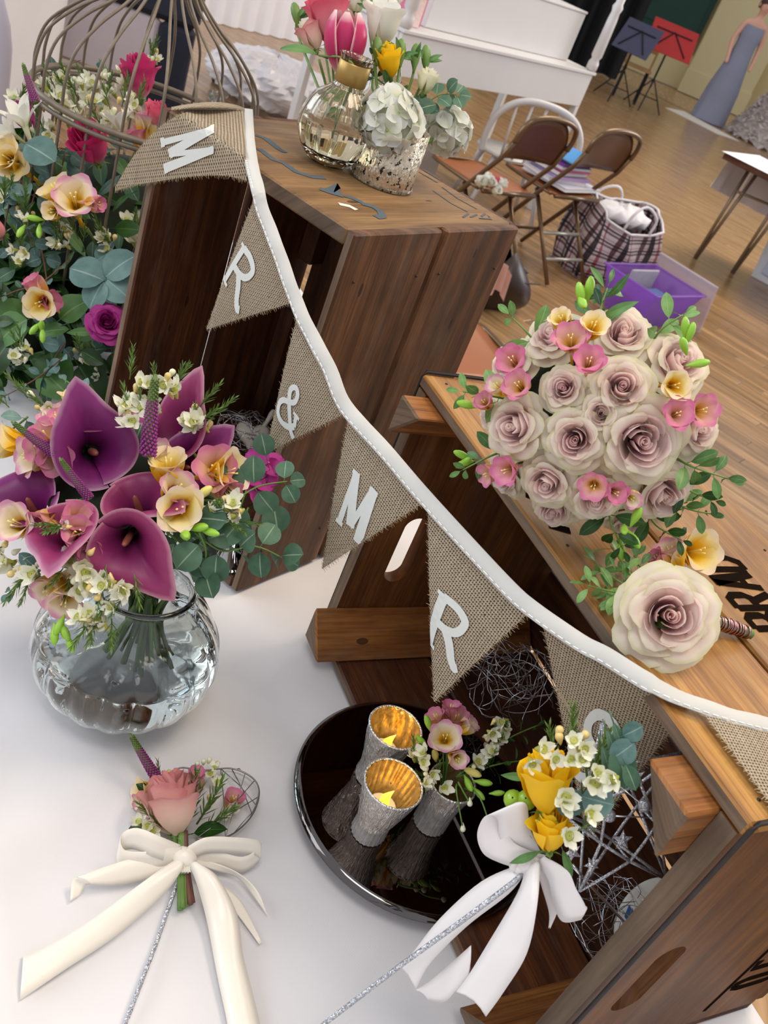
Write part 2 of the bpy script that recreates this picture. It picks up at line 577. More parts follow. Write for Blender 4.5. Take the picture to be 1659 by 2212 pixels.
# flowers
MT['rose_core'] = petal('mauve_rose_heart', [(0.0, 'cfa6b6'), (0.5, 'ecc6cc'), (0.85, 'f5dcd8'), (1.0, 'f8ece2')], 0.1, 0.48)
MT['rose_out'] = petal('cream_mauve_rose_petal', [(0.0, 'd8dab4'), (0.3, 'ecdfce'), (0.72, 'f2ddd2'), (0.92, 'f3e9d4'), (1.0, 'e2deb2')], 0.1, 0.4)
MT['rose_pink'] = petal('blush_pink_rose', [(0.0, 'eed9c0'), (0.45, 'efcdb8'), (0.85, 'e8aea6'), (1.0, 'd98c8c')], 0.14)
MT['rose_hot'] = petal('hot_pink_rose', [(0.0, 'e8a8b4'), (0.4, 'd8487e'), (1.0, 'cc3072')], 0.12, 0.25)
MT['rose_mag'] = petal('magenta_rose', [(0.0, 'c25a9a'), (0.4, 'b83a8c'), (1.0, 'a82c80')], 0.12, 0.25)
MT['rose_coral'] = petal('coral_pink_rose', [(0.0, 'e9b9ae'), (0.5, 'e98f98'), (1.0, 'e0607c')], 0.12)
MT['rose_yel'] = petal('yellow_rose', [(0.0, 'eab40c'), (0.5, 'f8c814'), (1.0, 'ffd828')], 0.1, 0.25)
MT['white_pet'] = petal('white_petal', [(0.0, 'dfe2b8'), (0.35, 'eeecda'), (1.0, 'f4f2e8')], 0.1)
MT['white_gr'] = petal('greenish_white_petal', [(0.0, 'c4cf8a'), (0.4, 'e8e6c0'), (1.0, 'f2efd6')], 0.1)
MT['hyd'] = petal('white_hydrangea_petal', [(0.0, 'ccd2a8'), (0.3, 'dcdcc6'), (1.0, 'dedfda')], 0.08)
MT['fre_yel'] = petal('yellow_freesia', [(0.0, 'eeb00a'), (0.5, 'f6cc30'), (0.74, 'f6e6a0'), (1.0, 'f2dcc0')], 0.14)
MT['fre_cream'] = petal('cream_freesia', [(0.0, 'f0b414'), (0.38, 'f4cc3a'), (0.56, 'f4e6b4'), (0.82, 'f0dccc'), (1.0, 'dc98b4')], 0.16)
MT['fre_pink'] = petal('pink_freesia', [(0.0, 'eeb020'), (0.38, 'f0c468'), (0.6, 'ecbcae'), (1.0, 'd67aa0')], 0.18)
MT['fre_rose'] = petal('deep_pink_freesia', [(0.0, 'ecb848'), (0.32, 'ecb69c'), (0.65, 'e8a2b0'), (1.0, 'd4709c')], 0.18)
MT['stamen'] = plain('cream_stamen', 'ecd88a', 0.6)
MT['wax_pet'] = petal('cream_wax_flower', [(0.0, 'd8dc9a'), (0.4, 'ecead0'), (1.0, 'f2f0e0')], 0.05, 0.2)
MT['wax_ctr'] = plain('green_wax_flower_cup', 'a9aa4a', 0.5, 0, 0.2, 500)
MT['wax_bud'] = plain('wax_flower_bud', 'd9c07a', 0.5, 0, 0.25, 300)
MT['wax_bud_w'] = plain('pale_wax_flower_bud', 'e2e2c0', 0.5, 0, 0.2, 300)
MT['calla'] = petal('purple_calla_spathe', [(0.0, '1c0616'), (0.30, '220716'), (0.44, '621a46'), (0.70, '86285c'), (0.94, '963a64'), (1.0, 'c08a98')], 0.03, 0.12, 0.38, veins=0.5)
MT['calla2'] = petal('violet_calla_spathe', [(0.0, '2c0a24'), (0.28, '541646'), (0.6, '742062'), (0.95, '80306c'), (1.0, 'b48aa0')], 0.04, 0.12, 0.38, veins=0.5)
MT['spadix'] = plain('brown_spadix', '8a4a3a', 0.6, 0, 0.2, 300)
MT['veron'] = plain('purple_veronica_bud', '8a2f78', 0.6, 0, 0.25, 400)
MT['veron_g'] = plain('green_veronica_tip', '5c7034', 0.6, 0, 0.3, 300)
MT['tulip'] = petal('pink_tulip_petal', [(0.0, 'd4a8a0'), (0.2, 'b83260'), (0.8, 'c83c6c'), (1.0, 'd86a8a')], 0.08, 0.2, 0.35, edge=('f0d4cc', 0.82))
MT['stem'] = plain('green_stem', '5f7f34', 0.5, 0, 0.25, 60)
MT['stem_d'] = plain('dark_green_stem', '40562c', 0.5, 0, 0.3, 60)
MT['stem_r'] = plain('reddish_twig', '6a4034', 0.6, 0, 0.25, 60)
MT['bud_g'] = plain('fresh_green_bud', '8fbf3a', 0.4, 0, 0.18, 120)
MT['bud_p'] = plain('pink_freesia_bud', 'd9a8b4', 0.45, 0, 0.15, 120)
MT['bud_y'] = plain('yellow_freesia_bud', 'dcd070', 0.45, 0, 0.15, 120)
MT['berry'] = plain('green_berry', '8cb02c', 0.25, 0, 0.15, 80)
MT['needle'] = plain('wax_flower_needle', '59762f', 0.55, 0, 0.3, 80)
MT['euc'] = leafm('blue_green_eucalyptus', '40605a', '74948e', '9ab0a4')
MT['euc_g'] = leafm('green_eucalyptus', '35553f', '587a60', 'a4b89a')
MT['leaf_d'] = leafm('dark_green_leaf', '16300f', '31591f', '5a7a3a', 0.4)
MT['leaf_g'] = leafm('mid_green_leaf', '3c6434', '6a9452', '88a868', 0.45)
MT['leaf_h'] = leafm('bright_hebe_leaf', '4f7a3a', '86ad62', 'a4c084', 0.45)
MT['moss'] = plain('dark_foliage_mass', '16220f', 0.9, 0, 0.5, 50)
# ---------------------------------------------------------------- flower pieces (unit size meshes, shared by their copies)
PC = {}
def proto(key, fn):
    if key not in PC:
        PC[key] = fn()
    return PC[key]
def rpetal(mb, r0, r1, z0, z1, dw, curl, bulge=0.35, ruf=0.02, ph=0.0, tuck=0.05, nu=9, nv=7, M=None, mat=0):
    def f(a, b):
        s = a*2 - 1
        t = b
        e = 1 - 0.2*abs(s)**2.6 + 0.03*math.sin(5*s + ph)
        tt = t*e
        ang = s*dw*(0.5 + 0.5*math.sin(min(1, tt*1.2)*PI/2))
        if bulge > 0.5:
            rr = r0 + (r1 - r0)*(1 - (1 - min(1, tt))**2.8)
        else:
            rr = r0 + (r1 - r0)*((1 - bulge)*tt**1.4 + bulge*math.sin(tt*PI/2))
        c = max(0, (tt - 0.66)/0.34)
        rr += curl*c**1.4
        zz = z0 + (z1 - z0)*(tt**1.15 if bulge > 0.5 else math.sin(tt*PI/2)**0.9) - curl*0.95*c**2
        rr += tuck*s
        zz += ruf*math.sin(7*s + ph)*tt**3
        rr += ruf*0.7*math.sin(5*s + ph*2)*tt**3
        return (rr*math.cos(ang), rr*math.sin(ang), zz)
    mb.add(*grid(nu, nv, f), mat=mat, M=M)
ROWS = {   # open garden rose seen from above / half-open rose / bud
    'open': ([(3, 0.22, 0.74, 1.3, 0.0), (3, 0.33, 0.73, 1.2, 0.03), (4, 0.46, 0.68, 1.02, 0.06)],
             [(5, 0.60, 0.58, 0.92, 0.08), (5, 0.76, 0.42, 0.86, 0.11), (6, 0.90, 0.20, 0.78, 0.13)], -0.42, 0.16),
    'cup': ([(3, 0.24, 1.0, 1.3, 0.0), (3, 0.36, 0.99, 1.2, 0.03), (4, 0.5, 0.95, 1.0, 0.06)],
            [(4, 0.62, 0.86, 0.95, 0.12), (5, 0.76, 0.70, 0.82, 0.18), (4, 0.84, 0.50, 0.85, 0.26)], -0.6, 0.2),
    'bud': ([(3, 0.24, 1.36, 1.3, 0.0), (3, 0.34, 1.34, 1.2, 0.03), (3, 0.46, 1.28, 1.15, 0.05)],
            [(3, 0.60, 1.22, 1.15, 0.12), (3, 0.70, 1.08, 1.1, 0.24)], -0.45, 0.72),
}
def rose_core(kind):
    inner, outer, zb, bul = ROWS[kind]
    mb = MB()
    h = inner[0][2]
    def spiral(a, b):
        th = a*2*PI*2.6
        r = 0.03 + 0.035*th/2.6*0.55
        r = r*(0.55 + 0.45*b) + 0.01*math.sin(th*1.7)
        return (r*math.cos(th), r*math.sin(th), zb*0.4 + (h*0.97 - zb*0.4 - 0.05*a)*b)
    mb.add(*grid(44, 4, spiral))
    k = 0
    for (n, r1, z1, dw, cu) in inner:
        for i in range(n):
            k += 1
            M = Matrix.Rotation(2*PI*i/n + k*0.7 + r1*9, 4, 'Z')
            rpetal(mb, 0.1, r1, zb*0.6, z1 + 0.02*math.sin(k*2.1), dw, cu, 0.35 + bul, 0.012, k*1.3, 0.04, 9, 6, M)
    # hip and sepals
    mb.add(*lathe([(0.02, zb - 0.32), (0.14, zb - 0.22), (0.17, zb - 0.06), (0.1, zb + 0.1)], 8), mat=1)
    for i in range(5):
        M = Matrix.Rotation(2*PI*i/5, 4, 'Z')
        mb.add(*grid(3, 4, lambda a, b: (0.12 + 0.42*b, (a - 0.5)*0.16*(1 - b), zb - 0.04 + 0.12*b - 0.2*b*b)), mat=1, M=M)
    return mb
def rose_petals(kind):
    inner, outer, zb, bul = ROWS[kind]
    out = []
    for ri, (n, r1, z1, dw, cu) in enumerate(outer):
        vs = []
        for v in range(2):
            mb = MB()
            rpetal(mb, 0.14, r1, zb, z1, dw, cu, 0.3 + bul, 0.034 + 0.008*ri, v*2.1 + ri, 0.05)
            vs.append(mb)
        out.append((n, vs))
    return out
def rose(parent, W, core='rose_core', out='rose_out', kind='open', name='rose', sepal='stem', label=None, inward=None):
    """a rose as a part: its heart mesh, with each outer petal a child"""
    me = proto(('rc', kind, core), lambda: rose_core(kind).mesh('rose_heart', [MT[core], MT[sepal]])[0])
    pm = proto(('rp', kind, out), lambda: [(n, [m.mesh('rose_petal', [MT[out]])[0] for m in vs]) for n, vs in rose_petals(kind)])
    o = inst(name, me, parent, W @ roll(rnd.uniform(0, 6.28)), label)
    for ri, (n, vs) in enumerate(pm):
        a0 = rnd.uniform(0, 6)
        for i in range(n):
            s = rnd.uniform(0.93, 1.07)
            L = Matrix.Rotation(a0 + 2*PI*i/n + rnd.uniform(-0.12, 0.12), 4, 'Z') @ Matrix.Rotation(rnd.uniform(-0.05, 0.06), 4, 'Y') @ Matrix.Diagonal((s, s, rnd.uniform(0.92, 1.06), 1))
            inst('petal', vs[i % 2], o, W @ L)
    return o

def fre_petal(inner):
    mb = MB()
    def f(a, b):
        s = a*2 - 1
        t = b
        w = 0.47*math.sin(PI*(0.10 + 0.87*t)**1.35)**0.6
        if inner:
            w *= 1.08
        r = 0.07 + 0.22*t + 0.48*t**1.9
        z = -0.9 + 1.30*t - 0.24*t**4
        r -= 0.16*s*s*w*1.4
        z += 0.10*s*s*w
        return (r, s*w, z)
    mb.add(*grid(7, 8, f))
    return mb
def freesia(parent, W, m='fre_yel', name='freesia', openness=1.0, label=None):
    def base():
        mb = MB()
        mb.add(*lathe([(0.05, -2.1), (0.07, -1.5), (0.14, -1.0), (0.2, -0.66)], 8))
        for k in range(3):
            a = k*2.1
            mb.add(*tube([(0.03*math.cos(a), 0.03*math.sin(a), -1), (0.07*math.cos(a), 0.07*math.sin(a), 0.0), (0.1*math.cos(a), 0.1*math.sin(a), 0.18)], [0.016, 0.018, 0.035], 5), mat=1)
        mb.add(*tube([(0.1, 0.02, -2.1), (0.0, 0.0, -2.1), (0, 0, -2.4), (-0.1, 0, -2.9)], [0.02, 0.09, 0.06, 0.035], 6), mat=2)
        return mb
    me = proto(('fb', m), lambda: base().mesh('freesia_throat', [MT[m], MT['stamen'], MT['stem']])[0])
    pi = proto(('fpi', m), lambda: fre_petal(True).mesh('freesia_petal', [MT[m]])[0])
    po = proto(('fpo', m), lambda: fre_petal(False).mesh('freesia_petal', [MT[m]])[0])
    W = W @ Matrix.Diagonal((1.22, 1.22, 1.15, 1))
    o = inst(name, me, parent, W, label)
    a0 = rnd.uniform(0, 6)
    for i in range(6):
        tilt = rnd.uniform(-0.08, 0.1) + (1 - openness)*-0.45
        L = Matrix.Rotation(a0 + PI/3*i, 4, 'Z') @ T((0.05, 0, -0.8)) @ Matrix.Rotation(tilt, 4, 'Y') @ T((-0.05, 0, 0.8))
        inst('petal', pi if i % 2 else po, o, W @ L)
    return o
def bud(parent, W, m='bud_g', name='flower_bud'):
    me = proto(('bud', m), lambda: MB().add(*lathe([(0.02, -1.25), (0.12, -1.1), (0.2, -0.8), (0.36, -0.35), (0.42, 0.1), (0.36, 0.55), (0.2, 0.9), (0.03, 1.02)], 8, lambda a, t: 0.1*math.cos(3*a)*t)).mesh('flower_bud', [MT[m]])[0])
    return inst(name, me, parent, W)
def wax_mesh(v=0):
    mb = MB()
    for i in range(5):
        M = Matrix.Rotation(2*PI*i/5, 4, 'Z') @ Matrix.Rotation(0.25*math.sin(i*2 + v*3), 4, 'Y')
        mb.add(*grid(4, 4, lambda a, b: (0.22 + 0.72*b, (a - 0.5)*2*0.46*math.sin(PI*(0.22 + 0.72*b)), 0.05 + 0.52*b*b + 0.22*(2*a - 1)**2*b + (0.25 if v else 0)*b)), mat=0, M=M)
    mb.add(*lathe([(0.04, 0.14), (0.2, 0.16), (0.34, 0.1), (0.4, 0.2), (0.36, 0.0), (0.28, -0.45), (0.12, -0.95)], 8), mat=1)
    return mb
def wax(parent, pos, z, r, name='wax_flower'):
    v = rnd.randint(0, 1)
    me = proto(('wax', v), lambda: wax_mesh(v).mesh('wax_flower', [MT['wax_pet'], MT['wax_ctr']])[0])
    return inst(name, me, parent, frame(pos, z, V((rnd.uniform(-1, 1), rnd.uniform(-1, 1), rnd.uniform(-1, 1))), r))
def waxbud(parent, pos, z, r, m='wax_bud', name='wax_flower_bud'):
    me = proto(('wb', m), lambda: MB().add(*lathe([(0.04, -1.6), (0.3, -1.2), (0.6, -0.5), (0.8, 0.0), (0.75, 0.45), (0.45, 0.8), (0.04, 0.9)], 7)).mesh('wax_flower_bud', [MT[m]])[0])
    return inst(name, me, parent, frame(pos, z, None, r))
def needles(v=0):
    mb = MB()
    q = random.Random(v)
    mb.add(*tube([(0, 0, 0), (0.03, 0.02, 0.5), (0.0, 0.05, 1.0)], [0.022, 0.018, 0.01], 5))
    for i in range(26):
        z = 0.12 + 0.88*i/25
        a = i*2.4
        L = 0.42*(1 - 0.4*z) * q.uniform(0.8, 1.2)
        d = V((math.cos(a), math.sin(a), 1.1 + z)).normalized()
        s = d.cross(V((0, 0, 1))).normalized()*0.026
        p = V((0.02, 0.03*z, z))
        mb.add([p - s*0.6, p + s*0.6, p + d*L*0.6 + s, p + d*L, p + d*L*0.6 - s], [[0, 1, 2, 3, 4]])
    return mb
def sprig(parent, pos, z, L, m='needle', name='needle_sprig'):
    v = rnd.randint(0, 2)
    me = proto(('ndl', v, m), lambda: needles(v).mesh('needle_sprig', [MT[m]])[0])
    return inst(name, me, parent, frame(pos, z, None, L))
def leaf_mesh(wid, p, fold, droop, nu=7, nv=9, tip=0.0):
    mb = MB()
    def f(a, b):
        s = a*2 - 1
        w = wid*max(0.0, math.sin(PI*min(1, max(0, b))**(1 + tip)))**p + 0.004
        return (b - droop*0.15*b*b, s*w, fold*abs(s)*w - droop*b*b + 0.03*math.sin(3*b + s))
    mb.add(*grid(nu, nv, f))
    mb.add(*tube([(-0.22, 0, 0.0), (0.02, 0, 0.0)], [0.018, 0.014], 5))
    return mb
LEAFK = {'euc': (0.47, 0.55, 0.18, 0.14, 0.0), 'euco': (0.3, 0.75, 0.2, 0.12, 0.0), 'blade': (0.13, 0.9, 0.35, 0.2, 0.0),
         'oval': (0.27, 0.85, 0.25, 0.2, 0.0), 'broad': (0.42, 0.75, 0.25, 0.3, -0.25), 'hebe': (0.22, 0.7, 0.2, 0.08, 0.1)}
def leaf(parent, pos, d, up, L, kind='euc', m='euc', name='leaf'):
    k = LEAFK[kind]
    me = proto(('leaf', kind, m), lambda: leaf_mesh(k[0], k[1], k[2], k[3], tip=k[4]).mesh('leaf', [MT[m]])[0])
    x = V(d).normalized()
    z = V(up) - x*V(up).dot(x)
    z = z.normalized() if z.length > 1e-4 else x.orthogonal()
    return inst(name, me, parent, frame(pos, z, x, L))
def stem(parent, pts, r, m='stem', name='stem', seg=6):
    return MB().add(*tube(smooth_prof(pts, 4), r, seg)).build(name, MT[m], parent)
def leafy(parent, pts, L, kind, m, pairs=5, name='leaf_sprig', stemm='stem', r=0.0011, up=None, spread=1.1, taper=0.5, start=0.15):
    """a leafy twig as a part: stem mesh with each leaf a child"""
    P = smooth_prof(pts, 6)
    o = MB().add(*tube(P, [r*(1 - 0.5*i/(len(P) - 1)) for i in range(len(P))], 5)).build(name, MT[stemm], parent)
    n = len(P)
    for k in range(pairs):
        t = start + (1 - start)*k/max(1, pairs - 1)
        i = min(n - 2, int(t*(n - 1)))
        d = (P[i + 1] - P[i]).normalized()
        s = d.orthogonal().normalized()
        s = Matrix.Rotation(k*PI/2 + rnd.uniform(-0.3, 0.3), 3, d) @ s
        LL = L*(1 - taper*t)*rnd.uniform(0.85, 1.1)
        for sg in (1, -1):
            dd = d*(1.2 - spread*0.6) + s*sg*spread
            leaf(o, P[i] + dd.normalized()*LL*0.18, dd, (up if up is not None else d) + V((rnd.uniform(-.3, .3), rnd.uniform(-.3, .3), rnd.uniform(-.3, .3))), LL, kind, m)
    if pairs > 1:
        d = (P[-1] - P[-2]).normalized()
        leaf(o, P[-1] + d*L*0.1, d, (up if up is not None else d.orthogonal()), L*(1 - taper)*0.8, kind, m)
    return o
def calla_mesh():
    mb = MB()
    def f(a, b):
        th = (a - 0.5)*2*PI*1.02
        g = math.cos(th/2)**2
        t = b
        flare = max(0, (t - 0.3)/0.7)
        lip = 0.19 + 0.21*g + 0.30*math.exp(-abs(th/0.27)**1.5)
        lip *= 1 + 0.07*math.sin(3*th + 0.6)
        r = 0.055 + 0.12*t + lip*flare**1.6
        z = -0.95 + 1.08*t - 0.20*flare**2.6*(0.25 + 0.9*g) + 0.05*math.sin(2*th + 1)*flare**2
        z -= 0.20*(1 - g)**2*flare
        if t > 0.85:
            k = (t - 0.85)/0.15
            r += 0.02*k
            z -= 0.05*k*k
        r += 0.05*(a - 0.5)*(0.3 + 0.7*t)
        return (r*math.cos(th), r*math.sin(th), z)
    mb.add(*grid(49, 14, f))
    return mb
def calla(parent, W, m='calla', label=None):
    me = proto(('calla', m), lambda: calla_mesh().mesh('calla_spathe', [MT[m]])[0])
    W = W @ Matrix.Diagonal((1.12, 1.12, 1.12, 1))
    o = inst('calla_lily', me, parent, W, label)
    sp = proto('spadix', lambda: MB().add(*tube([(0, 0, -.8), (0.01, 0, -0.5), (0.015, 0, -0.3), (0.015, 0, -0.2), (0.015, 0, -0.17)], [0.03, 0.045, 0.042, 0.03, 0.006], 8)).mesh('spadix', [MT['spadix']])[0])
    inst('spadix', sp, o, W)
    return o
def spike_mesh():
    mb = MB()
    mb.add(*tube([(0, 0, 0), (0.0, 0, 0.4), (0.02, 0, 0.75), (0.05, 0, 1.0)], [0.075, 0.075, 0.055, 0.02], 8), mat=1)
    for i in range(230):
        t = i/229
        z = 0.02 + 0.93*t
        a = i*2.39996
        r = 0.085*(1 - 0.55*t**1.6)
        s = 0.027*(1 - 0.45*t)
        c = V((0.05*t*t + r*math.cos(a), r*math.sin(a), z))
        vs = [c + V(d)*s for d in ((1.1, 0, 0.2), (-1.1, 0, -0.2), (0, 1.1, 0), (0, -1.1, 0), (0, 0, 1.2), (0, 0, -1.2))]
        mb.add(vs, [[0, 2, 4], [2, 1, 4], [1, 3, 4], [3, 0, 4], [2, 0, 5], [1, 2, 5], [3, 1, 5], [0, 3, 5]], mat=0 if t < 0.72 else 1)
    return mb
def spike(parent, pos, d, L, name='veronica_spike', fat=1.0):
    me = proto('spike', lambda: spike_mesh().mesh('veronica_spike', [MT['veron'], MT['veron_g']])[0])
    return inst(name, me, parent, frame(pos, d, None, (L*fat, L*fat, L)))
def floret_mesh():
    mb = MB()
    for i in range(4):
        M = Matrix.Rotation(PI/2*i, 4, 'Z') @ Matrix.Rotation(0.12*math.sin(i*2.3), 4, 'Y')
        mb.add(*grid(6, 6, lambda a, b: (0.06 + 0.94*b, (a*2 - 1)*0.56*math.sin(PI*(0.1 + 0.84*b))**0.7, 0.10*(2*a - 1)**2*b + 0.10*b - 0.18*b*b)), M=M)
    mb.add(*ellipsoid((0, 0, 0.03), 0.07, 6, 4), mat=1)
    return mb
def floret(parent, pos, z, r):
    me = proto('floret', lambda: floret_mesh().mesh('hydrangea_floret', [MT['hyd'], MT['wax_ctr']])[0])
    return inst('floret', me, parent, frame(pos, z, V((rnd.uniform(-1, 1), rnd.uniform(-1, 1), rnd.uniform(-1, 1))), r))
def jit(v, a=0.3):
    return (V(v).normalized() + V((rnd.uniform(-a, a), rnd.uniform(-a, a), rnd.uniform(-a, a)))).normalized()
def wax_spray(parent, px, py, z, n=5, spread=22, r=0.0075, buds=3, up=(0, 1, 0.6), nd=2, z_is_depth=True, L=0.03):
    """wax flowers with buds and needles about a point of the photograph at a given optical depth"""
    for i in range(n):
        p = atd(px + rnd.uniform(-spread, spread), py + rnd.uniform(-spread, spread), z + rnd.uniform(-0.008, 0.008))
        wax(parent, p, idir(rnd.uniform(-.7, .7), rnd.uniform(-.4, .9), rnd.uniform(0.4, 1.2)), r*rnd.uniform(0.8, 1.15))
    for i in range(buds):
        p = atd(px + rnd.uniform(-1.4, 1.4)*spread, py + rnd.uniform(-1.6, 0.6)*spread, z + rnd.uniform(-0.005, 0.01))
        waxbud(parent, p, jit(idir(*up), 0.5), r*0.42, rnd.choice(('wax_bud', 'wax_bud_w')))
    for i in range(nd):
        p = atd(px + rnd.uniform(-0.8, 0.8)*spread, py + rnd.uniform(-0.4, 0.8)*spread, z + 0.006)
        sprig(parent, p, jit(idir(*up), 0.6), L*rnd.uniform(0.8, 1.3))
# ================================================================ large structure
U2 = V((0.573, -0.8195, 0)).normalized()     # along the front edge of the long crate (towards the viewer's right)
N2 = V((-U2.y, U2.x, 0))                     # into that crate
P0 = V((-0.016, 0.829, TZ))
# ---- floor of narrow strips
gfl = G('floor_strip_wood')
uvf = gfl.shuffle(gfl.uv(), 5)
f1 = gfl.noise(gfl.mapp(uvf, (2.2, 30, 1)), 1, 4, 0.6)
cf = gfl.ramp(f1, [(0.25, '745636'), (0.5, '9c7850'), (0.75, 'bb9668')])
rv = gfl.math('ADD', 0.74, gfl.math('MULTIPLY', gfl.rand(), 0.42))
cf = gfl.mix(1.0, cf, gfl.n('ShaderNodeCombineColor', {0: rv, 1: rv, 2: rv}).outputs[0], 'MULTIPLY')
gfl.p(Base_Color=cf, Roughness=gfl.math('ADD', 0.16, gfl.math('MULTIPLY', f1, 0.18)))
MT['floor'] = gfl.m
def floor():
    FD = V((0.872, -0.49, 0))                 # strip direction
    FN = V((0.49, 0.872, 0))
    mb = MB()
    mb.add([(-9, -1.5, 0), (11, -1.5, 0), (11, 24, 0), (-9, 24, 0)], [[0, 1, 2, 3]], [(0, 0), (0, 20), (24, 20), (24, 0)])
    me, _ = mb.mesh('floor', MT['floor'])
    fl = inst('floor', me, None, T((0, 0, -0.012)), kind='structure')
    q = random.Random(3)
    boards = []
    W_ = 0.075
    for i in range(0, 260):
        s = q.uniform(0, 1)
        a = -11.0 + s
        while a < 4:
            L = q.choice((0.8, 1.0, 1.2, 1.4, 1.6))
            c = FD*(a + L/2) + FN*(i*W_ + W_/2)
            c.z = 0
            # keep what the photograph sees
            rel = c - CAM
            cc = RC.transposed() @ rel
            a += L
            if cc.z > -0.5:
                continue
            px = IW/2 + FPX*cc.x/-cc.z
            py = IH/2 - FPX*cc.y/-cc.z
            if -120 < px < IW + 700 and -80 < py < 1500 and rel.length < 17.5:
                boards.append((rel.length, c, L))
    boards.sort(key=lambda t: t[0])
    ms = {}
    rest = MB()
    for k, (d, c, L) in enumerate(boards):
        Lq = round(L*5)/5
        if k < 290:
            if Lq not in ms:
                vs, fs, uv = cbox((Lq - 0.002, W_ - 0.0016, 0.012), 0.0012)
                ms[Lq] = MB().add([p - V((Lq/2, W_/2, 0.012)) for p in vs], fs, uv).mesh('floor_strip', MT['floor'], False)[0]
            inst('floor_strip', ms[Lq], fl, fr(c, FD, FN, (0, 0, 1)))
        else:
            vs, fs, uv = cbox((L - 0.002, W_ - 0.0016, 0.012), 0.0012)
            o = q.uniform(0, 90)
            rest.add([p - V((L/2, W_/2, 0.012)) for p in vs], fs, [(a + o, b + o*0.37) for a, b in uv], M=fr(c, FD, FN, (0, 0, 1)))
    o = rest.build('floor_strips', MT['floor'], fl, smooth=False, kind='stuff')
floor()

# ---- the display table and its cloth
UA, UB, NA, NB = -1.15, 1.25, -0.46, 0.285
def TP(u, n, z=TZ):
    p = P0 + U2*u + N2*n
    p.z = z
    return p
tbl = thing('table', 'long display table hidden under a white cloth, carrying the crates and flowers', 'table', TP(0, 0, 0))
FT = fr(TP(0, 0, 0), U2, N2, (0, 0, 1))
board('table_top', FT, (UA + 0.01, NA + 0.01, TZ - 0.03), (UB - 0.01, NB - 0.01, TZ - 0.004), MT['wood_dark'], tbl)
for u in (UA + 0.15, UB - 0.15):
    for n in (NA + 0.08, NB - 0.08):
        MB().add(*tube([TP(u, n, 0), TP(u, n, TZ - 0.03)], 0.016, 8)).build('leg', MT['iron'], tbl)
def tablecloth():
    mb = MB()
    q = random.Random(5)
    cre = [(q.uniform(UA, UB), q.uniform(NA, NB), q.uniform(0, PI), q.uniform(0.05, 0.16)) for _ in range(26)]
    nu, nv, nd = 150, 52, 12
    def hz(u, n):
        z = 0.0009*(math.sin(u*61 + 2.2*math.sin(n*17)) + math.sin(n*47 + u*23 + 1.7*math.sin(u*29)) - 2)
        for cu, cn, an, L in cre:
            du, dn = u - cu, n - cn
            a_ = du*math.cos(an) + dn*math.sin(an)
            b_ = -du*math.sin(an) + dn*math.cos(an)
            z += 0.0055*math.exp(-(b_/0.008)**2)*math.exp(-(a_/L)**2)
        return z
    def f(a, b):
        bb = b*(nv + 2*nd - 1) - nd
        u = UA + (UB - UA)*a
        if bb < 0:
            k = -bb/nd
            p = TP(u, NA, 0)
            p.z = TZ*(1 - k) + 0.01*k
            p -= N2*(0.012 + (0.045 + 0.03*math.sin(u*23) + 0.02*math.sin(u*51))*k**0.7)
        elif bb > nv - 1:
            k = (bb - nv + 1)/nd
            p = TP(u, NB, 0)
            p.z = TZ*(1 - k) + 0.01*k
            p += N2*(0.003 + (0.02 + 0.015*math.sin(u*26) + 0.01*math.sin(u*47))*k**0.7)
        else:
            n = NA + (NB - NA)*bb/(nv - 1)
            p = TP(u, n, TZ + hz(u, n)*min(1, (n - NA)*20, (NB - n)*20))
        return p
    mb.add(*grid(nu, nv + 2*nd, f))
    for sgn, ue in ((-1, UA), (1, UB)):
        def g(a, b):
            n = NA + (NB - NA)*a
            p = TP(ue, n, TZ*(1 - b) + 0.01*b)
            return p + U2*sgn*(0.002 + (0.02 + 0.016*math.sin(n*30))*b**0.7)
        mb.add(*grid(40, 8, g))
    mb.uv = [((p - P0).dot(U2), (p - P0).dot(N2) + p.z) for p in mb.v]
    o = mb.build('tablecloth', MT['cloth_white'], None)
    tag(o, 'white linen cloth draped over the long display table, creased', 'tablecloth')
tablecloth()
CZ = TZ + 0.0012

# ---- standing crate
H1 = 0.4525
BD = V((0.481, 0.8767, 0)).normalized()
AD = V((-BD.y, BD.x, 0))
NC = V((-0.1325, 0.8405, CZ))
FC1 = fr(NC, AD, BD, (0, 0, 1))
A1, B1 = 0.268, 0.285
c1 = thing('wooden_crate', 'dark weathered wooden crate standing on end, open side to the left', 'crate', NC + AD*A1/2 + BD*B1/2)
t_ = 0.011
H1i = H1 - 0.0012
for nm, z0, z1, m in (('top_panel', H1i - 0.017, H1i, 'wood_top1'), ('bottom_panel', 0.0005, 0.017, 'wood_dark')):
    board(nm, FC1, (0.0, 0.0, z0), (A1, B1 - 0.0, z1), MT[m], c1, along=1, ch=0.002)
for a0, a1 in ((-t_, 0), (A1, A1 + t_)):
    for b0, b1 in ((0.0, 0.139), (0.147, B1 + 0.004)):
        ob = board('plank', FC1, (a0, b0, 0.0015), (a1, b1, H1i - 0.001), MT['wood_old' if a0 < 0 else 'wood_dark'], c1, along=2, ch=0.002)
for a0, a1 in ((0.0, 0.085), (0.094, 0.18), (0.189, A1 - 0.0065)):
    board('plank', FC1, (a0 + 0.001, B1 + 0.0005, 0.0015), (a1 - 0.001, B1 + 0.010, H1i - 0.001), MT['wood_dark'], c1, along=2)
for a0 in (0.001,):             # inner corner batten
    board('batten', FC1, (a0, B1 - 0.026, 0.018), (a0 + 0.025, B1, H1i - 0.018), MT['wood_dark'], c1, along=2)
